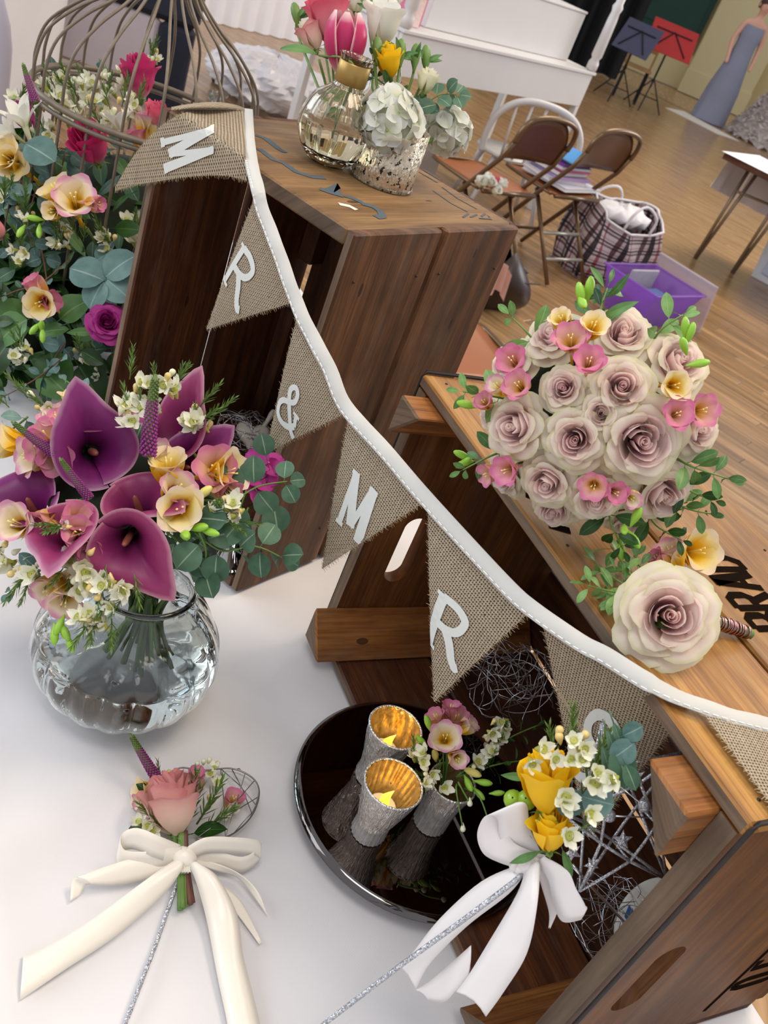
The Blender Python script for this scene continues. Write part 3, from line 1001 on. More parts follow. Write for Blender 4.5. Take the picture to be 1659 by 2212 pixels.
for z0, z1 in ((0.018, 0.205), (0.275, H1i - 0.018)):   # batten pieces added in the other corner to shorten the slit of light
    board('batten', FC1, (A1 - 0.026, B1 - 0.026, z0), (A1 - 0.001, B1, z1), MT['wood_dark'], c1, along=2)
for z in (0.06, H1i - 0.05):
    for b in (0.02, 0.12, 0.16, 0.27):
        MB().add(*ellipsoid((0, 0, 0), (0.0018, 0.0018, 0.0014), 6, 4), M=FC1 @ T((-t_ - 0.0003, b, z))).build('nail', MT['iron'], c1)
def strokes(name, F, items, wid, mat, parent, lift=0.0004):
    """printed strokes: polylines in the x-y plane of frame F"""
    mb = MB()
    for pl in items:
        pts = [V((p[0], p[1], 0)) for p in pl]
        n = len(pts)
        ws = pl[0][2] if len(pl[0]) > 2 else wid
        vs = []
        for i, p in enumerate(pts):
            t = (pts[min(i + 1, n - 1)] - pts[max(i - 1, 0)])
            t = t.normalized() if t.length else V((1, 0, 0))
            nn = V((-t.y, t.x, 0))
            k = 1.0
            if 0 < i < n - 1:
                d1 = (p - pts[i - 1]).normalized()
                k = 1/max(0.55, abs(d1.dot(t)))
            lz = lift + 0.00003*items.index(pl)
            vs += [F @ (p + nn*ws/2*k + V((0, 0, lz))), F @ (p - nn*ws/2*k + V((0, 0, lz)))]
        mb.add(vs, [[2*i, 2*i + 1, 2*i + 3, 2*i + 2] for i in range(n - 1)], [(0, 0)]*len(vs))
    return mb.build(name, MT[mat], parent, smooth=False)
# faded print on the crate's end: points read off the photograph, put on the panel's plane
ZT1 = CZ + H1i
def onz1(pl):
    out = []
    for p in pl:
        q_ = FC1.inverted() @ at(p[0], p[1], ZT1)
        out.append((q_.x, q_.y))
    return out
FPt = FC1 @ T((0, 0, H1i))
strokes('faded_print', FPt, [onz1(l) for l in ([(552, 292), (575, 300), (602, 322), (616, 330)], [(560, 322), (590, 345), (612, 352)],
        [(612, 352), (640, 372), (672, 382), (700, 384)],
        [(705, 414), (732, 402), (728, 420), (760, 428), (782, 438)], [(690, 408), (712, 416), (740, 424)],
        [(780, 440), (806, 447), (822, 458), (826, 468), (812, 470)])], 0.0085, 'ink_blue', c1)
strokes('white_paint_mark', FPt, [onz1([(732, 441), (755, 446), (770, 454)])], 0.007, 'ink_white', c1)
strokes('small_print', FPt, [onz1(l) for l in ([(935, 412), (975, 440), (1010, 458)], [(955, 405), (990, 430), (1030, 452)], [(905, 372), (945, 395)], [(915, 366), (950, 388)],
        [(1000, 470), (1012, 462)], [(1016, 470), (1030, 464)], [(1040, 468), (1048, 462), (1058, 470)], [(1035, 472), (1062, 474)])], 0.0026, 'ink_blue', c1)

# ---- long crate lying on its side
L2, H2, D2 = 0.50, 0.339, 0.275
F2 = fr(P0 + V((0, 0, CZ - TZ)), U2, N2, (0, 0, 1))
c2 = thing('wooden_crate', 'honey brown wooden crate lying on its side with the rose bouquet on top', 'crate', TP(L2/2, D2/2, TZ))
EP = 0.016
def end_panel(u0, label):
    """a solid end with a hand hole: outline and slot bridged into one plate"""
    cx, cz, hw, hh = 0.056, 0.142, 0.0145, 0.046
    seg = 24
    n = 2*seg
    hole, rim = [], []
    for k in range(n):
        a = 2*PI*k/n
        c_, s_ = math.cos(a), math.sin(a)
        hole.append((cx + hw*c_, cz + (hh - hw)*(1 if s_ > 0 else -1 if s_ < 0 else 0)*(1 if abs(s_) > 1e-6 else 0) + hw*s_))
        tx = ((D2 - cx)/c_ if c_ > 0 else -cx/c_) if abs(c_) > 1e-9 else 1e9
        tz = ((H2 - 0.0005 - cz)/s_ if s_ > 0 else -(cz - 0.0005)/s_) if abs(s_) > 1e-9 else 1e9
        t = min(tx, tz)
        rim.append((cx + t*c_, cz + t*s_))
    corners = [(0, 0.0005), (D2, 0.0005), (D2, H2 - 0.0005), (0, H2 - 0.0005)]
    for c in corners:                           # snap the nearest rim point to each corner
        i = min(range(n), key=lambda i: (rim[i][0] - c[0])**2 + (rim[i][1] - c[1])**2)
        rim[i] = c
    mb = MB()
    vs, uv = [], []
    for x in (0, EP):
        for ring in (rim, hole):
            for (n_, z_) in ring:
                vs.append(F2 @ V((u0 + x, n_, z_)))
                uv.append((z_, n_ + x))
    fs = []
    for k in range(n):
        j = (k + 1) % n
        fs += [[k, n + k, n + j, j], [2*n + j, 3*n + j, 3*n + k, 2*n + k], [k, j, 2*n + j, 2*n + k], [n + j, n + k, 3*n + k, 3*n + j]]
    mb.add(vs, fs, uv)
    return mb.build('end_panel', MT['wood_end2'], c2, smooth=False)
end_panel(0, '')
end_panel(L2 - EP, '')
for n0, n1 in ((0.0, 0.122), (0.1265, D2)):
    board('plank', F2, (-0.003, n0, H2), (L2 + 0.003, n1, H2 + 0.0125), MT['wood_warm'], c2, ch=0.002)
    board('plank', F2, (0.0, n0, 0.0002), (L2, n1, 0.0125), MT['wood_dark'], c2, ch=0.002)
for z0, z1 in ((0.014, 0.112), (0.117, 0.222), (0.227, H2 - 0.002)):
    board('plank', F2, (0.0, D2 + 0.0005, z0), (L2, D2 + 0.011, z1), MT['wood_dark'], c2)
def post(u, z, su, sz):
    """triangular corner post, its end grain standing proud of the open side"""
    a = 0.044
    tri = [(u, z), (u + su*a, z), (u, z + sz*a)]
    n0, n1 = -0.027, D2 - 0.004
    vs = [F2 @ V((x, n_, y)) for n_ in (n0, n1) for x, y in tri]
    fs = [[0, 1, 2], [5, 4, 3], [0, 3, 4, 1], [1, 4, 5, 2], [2, 5, 3, 0]]
    if su*sz < 0:
        fs = [f[::-1] for f in fs]
    uv = [(p.z*3 + p.x, p.y) for p in vs]
    mb = MB()
    mb.add(vs, fs, [((i // 3)*0.3, (i % 3)*0.045) for i in range(6)])
    o = mb.build('corner_post', [MT['wood_post'], MT['wood_end']], c2, smooth=False)
    o.data.polygons[0].material_index = 1
    md = o.modifiers.new('b', 'BEVEL')
    md.width = 0.002
    md.segments = 1
    return o
post(EP + 0.0005, H2 - 0.001, 1, -1)
post(EP + 0.0005, 0.014, 1, 1)
post(L2 - EP - 0.0005, H2 - 0.001, -1, -1)
post(L2 - EP - 0.0005, 0.014, -1, 1)
for u in (-0.0042, L2 + 0.0042):              # iron wire bound round the ends
    MB().add(*tube([F2 @ V((u, x, z)) for x, z in ((0.004, 0.03), (0.002, H2 + 0.008), (0.004, H2 + 0.0147), (D2 - 0.004, H2 + 0.0147), (D2 + 0.0125, H2 + 0.011), (D2 + 0.0135, H2 - 0.004))], 0.0019, 6)).build('binding_wire', MT['iron'], c2)
for u in (0.012, 0.25, L2 - 0.012):
    for n_ in (0.02, 0.1, 0.15, 0.25):
        MB().add(*ellipsoid((0, 0, 0), (0.0017, 0.0017, 0.001), 6, 4), M=F2 @ T((u, n_, H2 + 0.0126))).build('nail', MT['iron'], c2)
ZT2 = CZ + H2 + 0.0125                          # top of the long crate
for root_, dirn in ((c1, -BD), (c2, -N2)):      # weathered grey sawn edges on the open sides
    for o_ in root_.children:
        if o_.type == 'MESH' and o_.name.split('.')[0] in ('plank', 'end_panel', 'top_panel', 'bottom_panel'):
            R3 = WM[o_.name].to_3x3()
            o_.data.materials.append(MT['wood_end'])
            for pg in o_.data.polygons:
                if (R3 @ pg.normal).normalized().dot(dirn) > .9 and (root_ is c2 or o_.name.split('.')[0] != 'plank' or (FC1.inverted() @ (WM[o_.name] @ pg.center)).y < .01):
                    if root_ is c1 or (F2.inverted() @ (WM[o_.name] @ pg.center)).y < .01:
                        pg.material_index = 1
# stencil on the top: letters stand towards the open side and read away from the viewer
def glyph(ch):
    G_ = {'B': [[(0, 0), (0, 1)], [(0, 1), (.42, 1), (.58, .9), (.58, .64), (.42, .52), (0, .52)], [(.42, .52), (.64, .4), (.64, .1), (.45, 0), (0, 0)]],
          'R': [[(0, 0), (0, 1)], [(0, 1), (.45, 1), (.6, .88), (.6, .62), (.45, .5), (0, .5)], [(.3, .5), (.62, 0)]],
          'A': [[(0, 0), (.3, 1), (.36, 1), (.66, 0)], [(.14, .32), (.52, .32)]],
          'D': [[(0, 0), (0, 1)], [(0, 1), (.38, 1), (.6, .78), (.6, .22), (.38, 0), (0, 0)]],
          'O': [[(.15, 0), (0, .2), (0, .8), (.15, 1), (.42, 1), (.57, .8), (.57, .2), (.42, 0), (.15, 0)]],
          'L': [[(0, 1), (0, 0), (.52, 0)]], 'G': [[(.55, .8), (.42, 1), (.15, 1), (0, .8), (0, .2), (.15, 0), (.42, 0), (.56, .2), (.56, .45), (.32, .45)]],
          'S': [[(.55, .82), (.4, 1), (.15, 1), (0, .82), (.05, .62), (.5, .42), (.56, .2), (.42, 0), (.14, 0), (0, .18)]],
          'F': [[(0, 0), (0, 1), (.52, 1)], [(0, .54), (.4, .54)]], 'E': [[(.5, 1), (0, 1), (0, 0), (.52, 0)], [(0, .52), (.4, .52)]]}
    return G_[ch]
def text_on(name, F, text, h, adv, wid, mat, parent, sx=1.0):
    items = []
    x = 0
    for ch in text:
        if ch != ' ':
            for pl in glyph(ch):
                items.append([(x + p[0]*h*sx, p[1]*h) for p in pl])
        x += adv
    return strokes(name, F, items, wid, mat, parent)
# run direction is against U2 (away from the viewer), letters' up is against N2
FB = F2 @ T((0.3465, 0.1995, H2 + 0.0125)) @ Matrix(((-1, 0, 0, 0), (0, -1, 0, 0), (0, 0, 1, 0), (0, 0, 0, 1)))
text_on('stencil_lettering', FB, 'BRAD', 0.0505, 0.0232, 0.0072, 'ink_black', c2, 0.50)
for mk in ([(0.165, 0.016), (0.175, 0.034)], [(0.185, 0.016), (0.195, 0.034)], [(0.205, 0.014), (0.216, 0.036)], [(0.225, 0.016), (0.232, 0.034)], [(0.118, 0.03), (0.13, 0.048)]):
    strokes('stencil_mark', F2 @ T((0, 0, H2 + 0.0125)), [mk], 0.009, 'ink_black', c2)
# stencil on the near end: a ruled line with letters reading upwards, feet on the line
FE = F2 @ T((L2, 0, 0)) @ Matrix(((0, 0, 1, 0), (0, 1, 0, 0), (1, 0, 0, 0), (0, 0, 0, 1)))
strokes('stencil_rule', FE, [[(0.03, 0.196), (0.32, 0.196)]], 0.0045, 'ink_black', c2)
text_on('stencil_lettering', fr(F2 @ V((L2, 0.204, 0.064)), (0, 0, 1), N2, U2), 'OLDO', 0.052, 0.036, 0.0085, 'ink_black', c2, 0.5)
# ================================================================ bunting
E1 = at(560, 405, ZT1 + 0.004)
E2 = at(1310, 1405, ZT2 + 0.003)
bn = (E2 - E1)
bn.z = 0
bn = V((bn.y, -bn.x, 0)).normalized()          # horizontal normal, towards the viewer
if bn.dot(CAM - E1) < 0:
    bn = -bn
def tape_pt(px, py):
    if py < 405:
        return at(px, py, ZT1 + 0.004)
    if px > 1310:
        k = min(1, (px - 1310)/350)
        return at(px, py, ZT2 + 0.003 + 0.004*math.sin(k*PI))
    k = (py - 405)/1000
    return onplane(px, py, E1 + bn*0.012*math.sin(PI*min(1, max(0, k))), bn)
TPX = [(534, 236), (537, 300), (545, 360), (556, 405), (566, 450), (585, 500), (608, 562), (630, 625), (655, 688), (686, 748), (713, 800), (740, 868), (778, 916), (830, 972), (905, 1060), (1000, 1165), (1100, 1272), (1150, 1316), (1250, 1386), (1310, 1418), (1400, 1474), (1480, 1512), (1560, 1540), (1659, 1566), (1760, 1584), (1860, 1596)]
TPT = [tape_pt(*p) for p in TPX]
bunt = thing('bunting', 'burlap letter bunting on white tape strung across both crates', 'bunting', TPT[0])
TP3 = smooth_prof(TPT, 5)
def tape_at(px, py):                            # nearest point of the tape's line
    q_ = tape_pt(px, py)
    return min(TP3, key=lambda p: (p - q_).length)
def tape_mesh():
    mb = MB()
    W_ = 0.0128
    n = len(TP3)
    vs, uv = [], []
    Ls = 0
    prof = []
    for i, p in enumerate(TP3):
        t = (TP3[min(i + 1, n - 1)] - TP3[max(i - 1, 0)]).normalized()
        up = V((0, 0, 1)) if 405 < 1e9 else None
        view = (CAM - p).normalized()
        k = min(1, max(0, (p.z - ZT1)/0.004)) if p.z > ZT1 - 0.0 else 0
        flat = p.z > ZT1 - 0.001 or (i > n*0.80)
        face = (bn*0.8 + V((0, 0, 0.6))) if not flat else V((0, 0, 1)) + bn*0.35
        s = t.cross(face).normalized()
        nn = s.cross(t).normalized()
        if nn.dot(view) < 0:
            nn = -nn
            s = -s
        if i:
            Ls += (p - TP3[i - 1]).length
        prof.append((p, t, s, nn, Ls))
        for a, h in ((-1, 0), (-0.93, 0.0006), (0, 0.0008), (0.93, 0.0006), (1, 0), (0.9, -0.0004), (-0.9, -0.0004)):
            vs.append(p + s*a*W_/2 + nn*(h + 0.0006*math.sin(Ls*160 + a)))
            uv.append((Ls, a*W_/2))
    m = 7
    fs = []
    for i in range(n - 1):
        for k in range(m):
            j = (k + 1) % m
            fs.append([i*m + k, i*m + j, (i + 1)*m + j, (i + 1)*m + k])
    mb.add(vs, fs, uv)
    o = mb.build('tape', MT['tape'], bunt)
    st = MB()
    d = 0.10
    j = 1
    while d < Ls - 0.01 and j < n - 1:
        while j < n - 1 and prof[j][4] < d:
            j += 1
        p, t, s, nn, l = prof[j]
        low = s if (s.z < 0 or (abs(s.z) < 0.2 and s.dot(bn) > 0)) else -s
        c = p - t*(l - d) + low*W_*0.36 + nn*0.0013
        a, b = c - t*0.0022, c + t*0.0022
        st.add([a - s*0.0003, b - s*0.0003, b + s*0.0003, a + s*0.0003, a - s*0.0003 + nn*0.0004, b - s*0.0003 + nn*0.0004, b + s*0.0003 + nn*0.0004, a + s*0.0003 + nn*0.0004],
               [[4, 5, 6, 7], [0, 1, 5, 4], [2, 3, 7, 6]])
        d += 0.0068
    st.build('stitching', MT['stitch'], o, smooth=False, kind='stuff')
tape_mesh()

def bez(stroke, n=8):
    return smooth_prof([V((p[0], p[1], 0)) for p in stroke], n)
LET = {  # letters as strokes with a width (fraction of the letter's height); x to the right, y up
    'M': [([(.1, 0), (.14, 1)], .10, 0), ([(.86, 0), (.9, 1)], .15, 0), ([(.14, 1), (.5, .12)], .16, 0), ([(.5, .12), (.88, 1)], .09, 0), ([(-.04, .02), (.24, .02)], .06, 0), ([(.72, .02), (1.02, .02)], .06, 0), ([(-.02, .98), (.2, .98)], .06, 0), ([(.82, .98), (1.06, .98)], .06, 0)],
    'R': [([(.18, 0), (.18, 1)], .15, 0), ([(.18, .97), (.5, .97), (.74, .87), (.76, .72), (.66, .56), (.46, .49), (.2, .49)], .12, 1), ([(.44, .5), (.62, .32), (.78, .08), (.92, -.02), (1.0, .02)], .13, 1), ([(.0, .02), (.36, .02)], .06, 0), ([(.02, .98), (.2, .98)], .06, 0)],
    'S': [([(.86, .74), (.8, .92), (.58, 1.0), (.3, .95), (.16, .78), (.26, .6), (.55, .48), (.82, .34), (.84, .14), (.62, .0), (.34, .0), (.14, .1), (.1, .28)], .13, 1), ([(.86, .66), (.87, .96)], .05, 0), ([(.1, .04), (.09, .34)], .05, 0)],
    '&': [([(.9, .22), (.6, .04), (.3, .0), (.08, .12), (.04, .34), (.18, .5), (.42, .58), (.64, .7), (.66, .9), (.5, 1.0), (.34, .92), (.32, .76), (.46, .5), (.62, .26), (.78, .06), (.98, -.04)], .11, 1), ([(.9, .22), (.86, .44)], .10, 0), ([(.7, .46), (1.02, .46)], .06, 0)],
}
def flag(t0, t1, apex, loft=None, letter=None, quad=None, bulge=0.004, top_off=0.0, apex_p=None, lab=None, N=16, sag=0.0, nrm=None):
    A, B = tape_at(*t0), tape_at(*t1)
    ch = B - A
    hn = V((ch.y, -ch.x, 0)).normalized() if nrm is None else nrm
    if hn.dot(CAM - A) < 0:
        hn = -hn
    off = -hn*0.0012
    C_ = apex_p if apex_p is not None else onplane(apex[0], apex[1], A, hn)
    pn = (B - A).cross(C_ - A).normalized()
    if pn.dot(CAM - A) < 0:
        pn = -pn
    # upper edge follows the tape
    i0 = min(range(len(TP3)), key=lambda i: (TP3[i] - A).length)
    i1 = min(range(len(TP3)), key=lambda i: (TP3[i] - B).length)
    def top(a):
        f_ = i0 + (i1 - i0)*a
        i = min(len(TP3) - 2, int(f_))
        return TP3[i].lerp(TP3[i + 1], f_ - i)
    def disp(a, b):
        return bulge*math.sin(PI*min(1, b*1.02))*(math.sin(PI*a) + 0.35*math.sin(2*PI*a + 1)) + sag*math.sin(PI*b)
    def surf(a, b, lift=0.0):
        if loft:
            return loft(a, b, lift)
        chord = A.lerp(B, a)
        base = top(a) - chord
        p = chord.lerp(C_, b) + base*(1 - b)**2 + off
        return p + pn*(disp(a, b) + lift)
    ex_ = ch.normalized()
    ey_ = pn.cross(ex_).normalized()
    mb = MB()
    vs, uv, fs = [], [], []
    row = []
    for j in range(N + 1):
        b = j/N*0.995
        k = max(1, N - j) + 1
        r_ = []
        for i in range(k):
            a = i/(k - 1) if k > 1 else 0.5
            p = surf(a, b)
            r_.append(len(vs))
            vs.append(p)
            uv.append(((p - A).dot(ex_), (p - A).dot(ey_)))
        row.append(r_)
    for j in range(N):
        r0, r1 = row[j], row[j + 1]
        for i in range(len(r0) - 1):
            if i < len(r1):
                if i + 1 < len(r1):
                    fs.append([r0[i], r0[i + 1], r1[i + 1], r1[i]])
                else:
                    fs.append([r0[i], r0[i + 1], r1[i]])
    mb.add(vs, fs, uv)
    o = mb.build('flag', MT['burlap'], bunt, label=lab)
    # frayed edges
    fm = MB()
    q = random.Random(int(t0[0]*7 + t0[1]))
    for side in (0, 1):
        Le = (surf(side, 0) - surf(side, 1)).length
        n = int(Le/0.0016)
        for i in range(n):
            b = (i + q.random())/n
            p = surf(side, b*0.995)
            a2 = 0.04 if side == 0 else 0.96
            inw = (surf(a2, b*0.995) - p)
            if inw.length < 1e-6:
                continue
            out = -inw.normalized()
            e = (surf(side, min(0.999, b + 0.02)) - surf(side, max(0, b - 0.02))).normalized()
            out = (out + e*q.uniform(-0.7, 0.7) + pn*q.uniform(-0.35, 0.35)).normalized()
            L = q.uniform(0.0012, 0.0042)
            w_ = e*0.0004
            fm.add([p - w_ - out*0.0015, p + w_ - out*0.0015, p + w_*0.4 + out*L, p - w_*0.4 + out*L], [[0, 1, 2, 3]])
    fm.build('frayed_edge', MT['thread'], o, smooth=False, kind='stuff')
    if letter:
        BL, TL, BR, TR = [V((x, y, 0)) for x, y in quad]
        lm = MB()
        def mp(x, y):
            if loft:
                return loft.letter(x, y)
            q0 = BL.lerp(BR, x)
            q1 = TL.lerp(TR, x)
            p2 = q0.lerp(q1, y)
            X = onplane(p2.x, p2.y, A + off, pn)
            # barycentric in the flag's plane
            v0, v1, v2 = B - A, C_ - A, X - A - off
            d00, d01, d11 = v0.dot(v0), v0.dot(v1), v1.dot(v1)
            d20, d21 = v2.dot(v0), v2.dot(v1)
            den = d00*d11 - d01*d01
            bb = (d00*d21 - d01*d20)/den
            aa = (d11*d20 - d01*d21)/den
            a = aa/max(0.02, 1 - bb)
            return surf(min(1, max(0, a)), min(0.995, max(0, bb)), 0.0009)
        hpx = (TL - BL).length
        wpx = (BR - BL).length
        ar = hpx/wpx
        for k, (pl, wd, cur) in enumerate(LET[letter]):
            P = bez(pl) if cur else [V((pl[0][0], pl[0][1], 0)).lerp(V((pl[1][0], pl[1][1], 0)), t/6) for t in range(7)]
            # widths are corrected for the box's aspect
            vs = []
            n = len(P)
            for i, p in enumerate(P):
                t = P[min(i + 1, n - 1)] - P[max(i - 1, 0)]
                tt = V((t.x, t.y*ar, 0)).normalized()
                nn = V((-tt.y, tt.x/ar, 0))
                h = wd*ar*0.5*1.22
                a_ = p + nn*h
                b_ = p - nn*h
                for q_ in (a_, b_):
                    X = mp(q_.x, q_.y)
                    vs.append(X + pn*(0.00002*k))
            lm.add(vs, [[2*i, 2*i + 1, 2*i + 3, 2*i + 2] for i in range(n - 1)])
        lm.build('letter', MT['paint_white'], o, smooth=False)
    return o
A1p = NC + AD*A1 + V((0, 0, H1))
class Drape:
    """the first flag: it lies on the crate's end and droops over the open side"""
    up = smooth_prof([V((527, 236, 0)), V((470, 236, 0)), V((410, 240, 0)), V((362, 262, 0)), V((322, 296, 0)), V((285, 342, 0)), V((248, 405, 0))], 6)
    lo = smooth_prof([V((534, 390, 0)), V((480, 379, 0)), V((410, 382, 0)), V((350, 390, 0)), V((300, 398, 0)), V((270, 405, 0)), V((248, 412, 0))], 6)
    def px(s, a, b):
        n = len(s.up) - 1
        f_ = b*n
        i = min(n - 1, int(f_))
        return s.up[i].lerp(s.up[i + 1], f_ - i).lerp(s.lo[i].lerp(s.lo[i + 1], f_ - i), a)
    def world(s, x, y, lift=0.0):
        p = at(x, y, ZT1 + 0.0045 + lift)
        q_ = FC1.inverted() @ p
        fn = -BD
        g_ = onplane(x, y, NC + fn*(0.006 + lift), fn)
        k = min(1, max(0, 0.5 - q_.y/0.024))
        return p.lerp(g_, k*k*(3 - 2*k))
    def __call__(s, a, b, lift=0.0):
        p = s.px(a, b)
        return s.world(p.x, p.y, lift)
    def letter(s, x, y):
        BL, TL, BR, TR = [V((*c, 0)) for c in ((348, 301), (461, 270), (357, 374), (460, 329))]
        p = BL.lerp(BR, x).lerp(TL.lerp(TR, x), y)
        return s.world(p.x, p.y, 0.0012)
DR = Drape()
flag((535, 240), (545, 388), (248, 408), DR, 'M', [(348, 301), (461, 270), (357, 374), (460, 329)], apex_p=DR(0.5, 1), N=26,
     lab='burlap flag with letter M folded over the standing crate')
fo = MB()
fo.add(*grid(10, 4, lambda a, b: at(528 - 158*a, 236 - 2*a + 4*b - (12*math.sin(PI*a**.8) + 3)*(1 - b), ZT1 + .004 + .010*math.sin(PI*b)*math.sin(PI*min(1, a*1.05)))))
fo.uv = [(p.x, p.y) for p in fo.v]
fo.build('folded_flap', MT['burlap'], bunt)
flag((553, 402), (634, 652), (443, 712), None, 'R', [(486, 594), (533, 526), (522, 672), (572, 598)], bulge=0.004, lab='burlap flag with letter R, highest of the two R flags')
flag((640, 662), (740, 908), (572, 980), None, '&', [(602, 893), (628, 815), (640, 945), (664, 858)], bulge=0.004, lab='burlap flag with an ampersand')
flag((744, 912), (902, 1116), (693, 1230), None, 'M', [(737, 1126), (778, 1022), (783, 1178), (826, 1074)], bulge=0.004, lab='burlap flag with letter M hanging between the crates')
flag((908, 1118), (1146, 1342), (935, 1518), None, 'R', [(918, 1376), (950, 1264), (990, 1440), (1022, 1322)], bulge=0.005, lab='burlap flag with letter R in front of the lying crate')
flag((1152, 1344), (1500, 1548), (1272, 1806), None, 'S', [(1218, 1640), (1272, 1508), (1288, 1692), (1352, 1572)], bulge=0.003, apex_p=atd(1268, 1812, .752), lab='burlap flag with letter S behind the silver star')
Af = tape_at(1512, 1550)
flag((1512, 1546), (1850, 1600), (1790, 1900), bulge=0.002, apex_p=at(1770, 1880, ZT2 + 0.004), nrm=V((0, 0, 1)), lab='blank burlap flag lying over the corner of the crate')
# ================================================================ things on the table
def ribbon(name, L, R, mat, parent, n=6, bow=0.0, seg=5):
    """a ribbon between two edge lines given as (px, py, height above the table)"""
    A = smooth_prof([at(x, y, TZ + z) for x, y, z in L], n)
    B = smooth_prof([at(x, y, TZ + z) for x, y, z in R], n)
    mb = MB()
    m = len(A)
    up = V((0, 0, 1))
    def f(a, b):
        i = min(m - 1, int(round(b*(m - 1))))
        p = A[i].lerp(B[i], a)
        return p + up*bow*math.sin(PI*a)
    vs, fs, uv = grid(seg, m, f)
    mb.add(vs, fs, uv)
    o = mb.build(name, MT[mat], parent)
    md = o.modifiers.new('cloth', 'SOLIDIFY')
    md.thickness = 0.0004
    return o
def loopband(name, pts, w, mat, parent, n=6):
    """a ribbon loop: centre line points (px, py, height), width vectors in the world"""
    P = smooth_prof([at(x, y, TZ + z) for x, y, z in pts], n)
    m = len(P)
    def f(a, b):
        i = min(m - 1, int(round(b*(m - 1))))
        return P[i] + V(w)*(a - 0.5)
    mb = MB()
    mb.add(*grid(4, m, f))
    o = mb.build(name, MT[mat], parent)
    md = o.modifiers.new('cloth', 'SOLIDIFY')
    md.thickness = 0.0004
    return o
def wires(name, c, rad, n, r, mat, parent=None, seed=1, flat=1.0, curl=1.0, floor_z=None, clipn=None):
    q = random.Random(seed)
    mb = MB()
    for i in range(n):
        p = V((q.gauss(0, 1), q.gauss(0, 1), q.gauss(0, 1))).normalized()*rad*q.uniform(0.3, 1)
        d = V((q.gauss(0, 1), q.gauss(0, 1), q.gauss(0, 1))).normalized()
        ax = V((q.gauss(0, 1), q.gauss(0, 1), q.gauss(0, 1))).normalized()
        pts = []
        st = rad*0.16
        for k in range(14):
            pp = c + V((p.x, p.y, p.z*flat))
            if floor_z is not None:
                pp.z = max(pp.z, floor_z + r)
            pts.append(pp)
            d = (Matrix.Rotation(0.32*curl*q.uniform(0.3, 1.4), 3, ax) @ d)
            if (p + d*st).length > rad:
                d = (d - p.normalized()*0.9).normalized()
            p = p + d*st
        mb.add(*tube(pts, r, 4, False))
    return mb.build(name, MT[mat], parent)

# ---- smoked mirror plate
TRC = V((0.142, 0.634, TZ + 0.0173))
TRR = 0.1264
plate = MB().add(*lathe([(0.0005, 0), (TRR - 0.004, 0), (TRR, 0.0022), (TRR, 0.0042), (TRR - 0.0065, 0.0078), (TRR - 0.0066, 0.0078), (0.0005, 0.0078)], 96))
plate.mi = [1 if 0 < (i // 96) < 4 else 0 for i in range(len(plate.f))]
me, _ = plate.mesh('mirror_plate', [MT['mirror'], MT['mirror_edge']], False)
me.polygons.foreach_set('use_smooth', [m == 1 for m in plate.mi])
mp_ = inst('mirror_plate', me, None, T(TRC), 'round smoked mirror plate under the silver tealight holders', 'mirror plate')
ZM = TRC.z + 0.0079
for du in (-0.05, 0.06):
    p_ = TRC + U2*du + N2*0.045
    MB().add(*lathe([(0.001, 0), (0.012, 0), (0.012, 0.0038), (0.001, 0.0038)], 12), M=T((p_.x, p_.y, TZ + 0.0136))).build('felt_foot', MT['iron'], mp_)
# ---- mercury glass tealight holders
def holder(px, py, h, rr, rb, style, label, lit=True):
    p = at(px, py, ZM)
    t = thing('tealight_holder', label, 'candle holder', p, 'silver tealight holders on the mirror plate')
    seg = 72
    rip = (lambda a, t_: 0.03*math.cos(24*a)) if style == 'rib' else (lambda a, t_: 0.035*math.cos(12*a + 1.57*math.floor(t_*12))*math.sin(t_*12*PI))
    prof = smooth_prof([(rb*0.9, 0, 0), (rb, 0.002, 0), (rb*0.99, h*0.12, 0), (rb*1.0, h*0.3, 0), (rr*0.80, h*0.62, 0), (rr*0.93, h*0.86, 0), (rr, h, 0)], 5)
    pr = [(v.x, v.y) for v in prof]
    MB().add(*lathe([(0.0005, 0.0)] + pr, seg, rip), M=T(p)).build('cup', MT['merc_rib' if style == 'rib' else 'merc'], t)
    inn = [(0.0005, 0.004)] + [(max(0.001, r - 0.0016), max(0.004, z)) for r, z in pr[3:]]
    MB().add(*lathe(inn, seg, rip), M=T(p)).build('gold_lining', MT['mercgold'], t)
    MB().add(*tube([p + V((rr*0.985*math.cos(a), rr*0.985*math.sin(a), h)) for a in [2*PI*k/40 for k in range(40)]], 0.0011, 6, close=True)).build('rim', MT['merc'], t)
    if lit:
        c = thing('tealight', 'lit battery tealight inside the %s tealight holder' % ('hammered' if style != 'rib' else 'front ribbed'), 'candle', p + V((0, 0, h*0.5)), 'battery tealights')
        ti = p + V((0, 0, 0.0045))
        rl = rb*0.78
        MB().add(*lathe([(0.0005, 0), (rl, 0), (rl*1.05, h*0.50), (rl*0.9, h*0.525), (0.0005, h*0.515)], 28), M=T(ti)).build('tealight_body', MT['wax'], c)
        f0 = ti + V((0, 0, h*0.51))
        MB().add(*tube([f0, f0 + V((0.0004, 0, 0.004)), f0 + V((-0.0004, 0, 0.010)), f0 + V((0.0012, 0, 0.016)), f0 + V((0.0035, 0, 0.0225))], [0.0026, 0.0048, 0.0044, 0.0024, 0.0003], 10)).build('flame', MT['flame'], c)
        l = bpy.data.lights.new('tealight_glow', 'POINT')
        l.energy, l.color, l.shadow_soft_size = 0.013, (1, 0.62, 0.2), 0.004
        lo = bpy.data.objects.new('tealight_glow', l)
        link(lo, c, T(f0 + V((0.002, 0, 0.029))))
    return p
hp1 = holder(800, 1677, 0.074, 0.0262, 0.0165, 'ham', 'silver tealight holder with hammered dimples, furthest from the viewer')
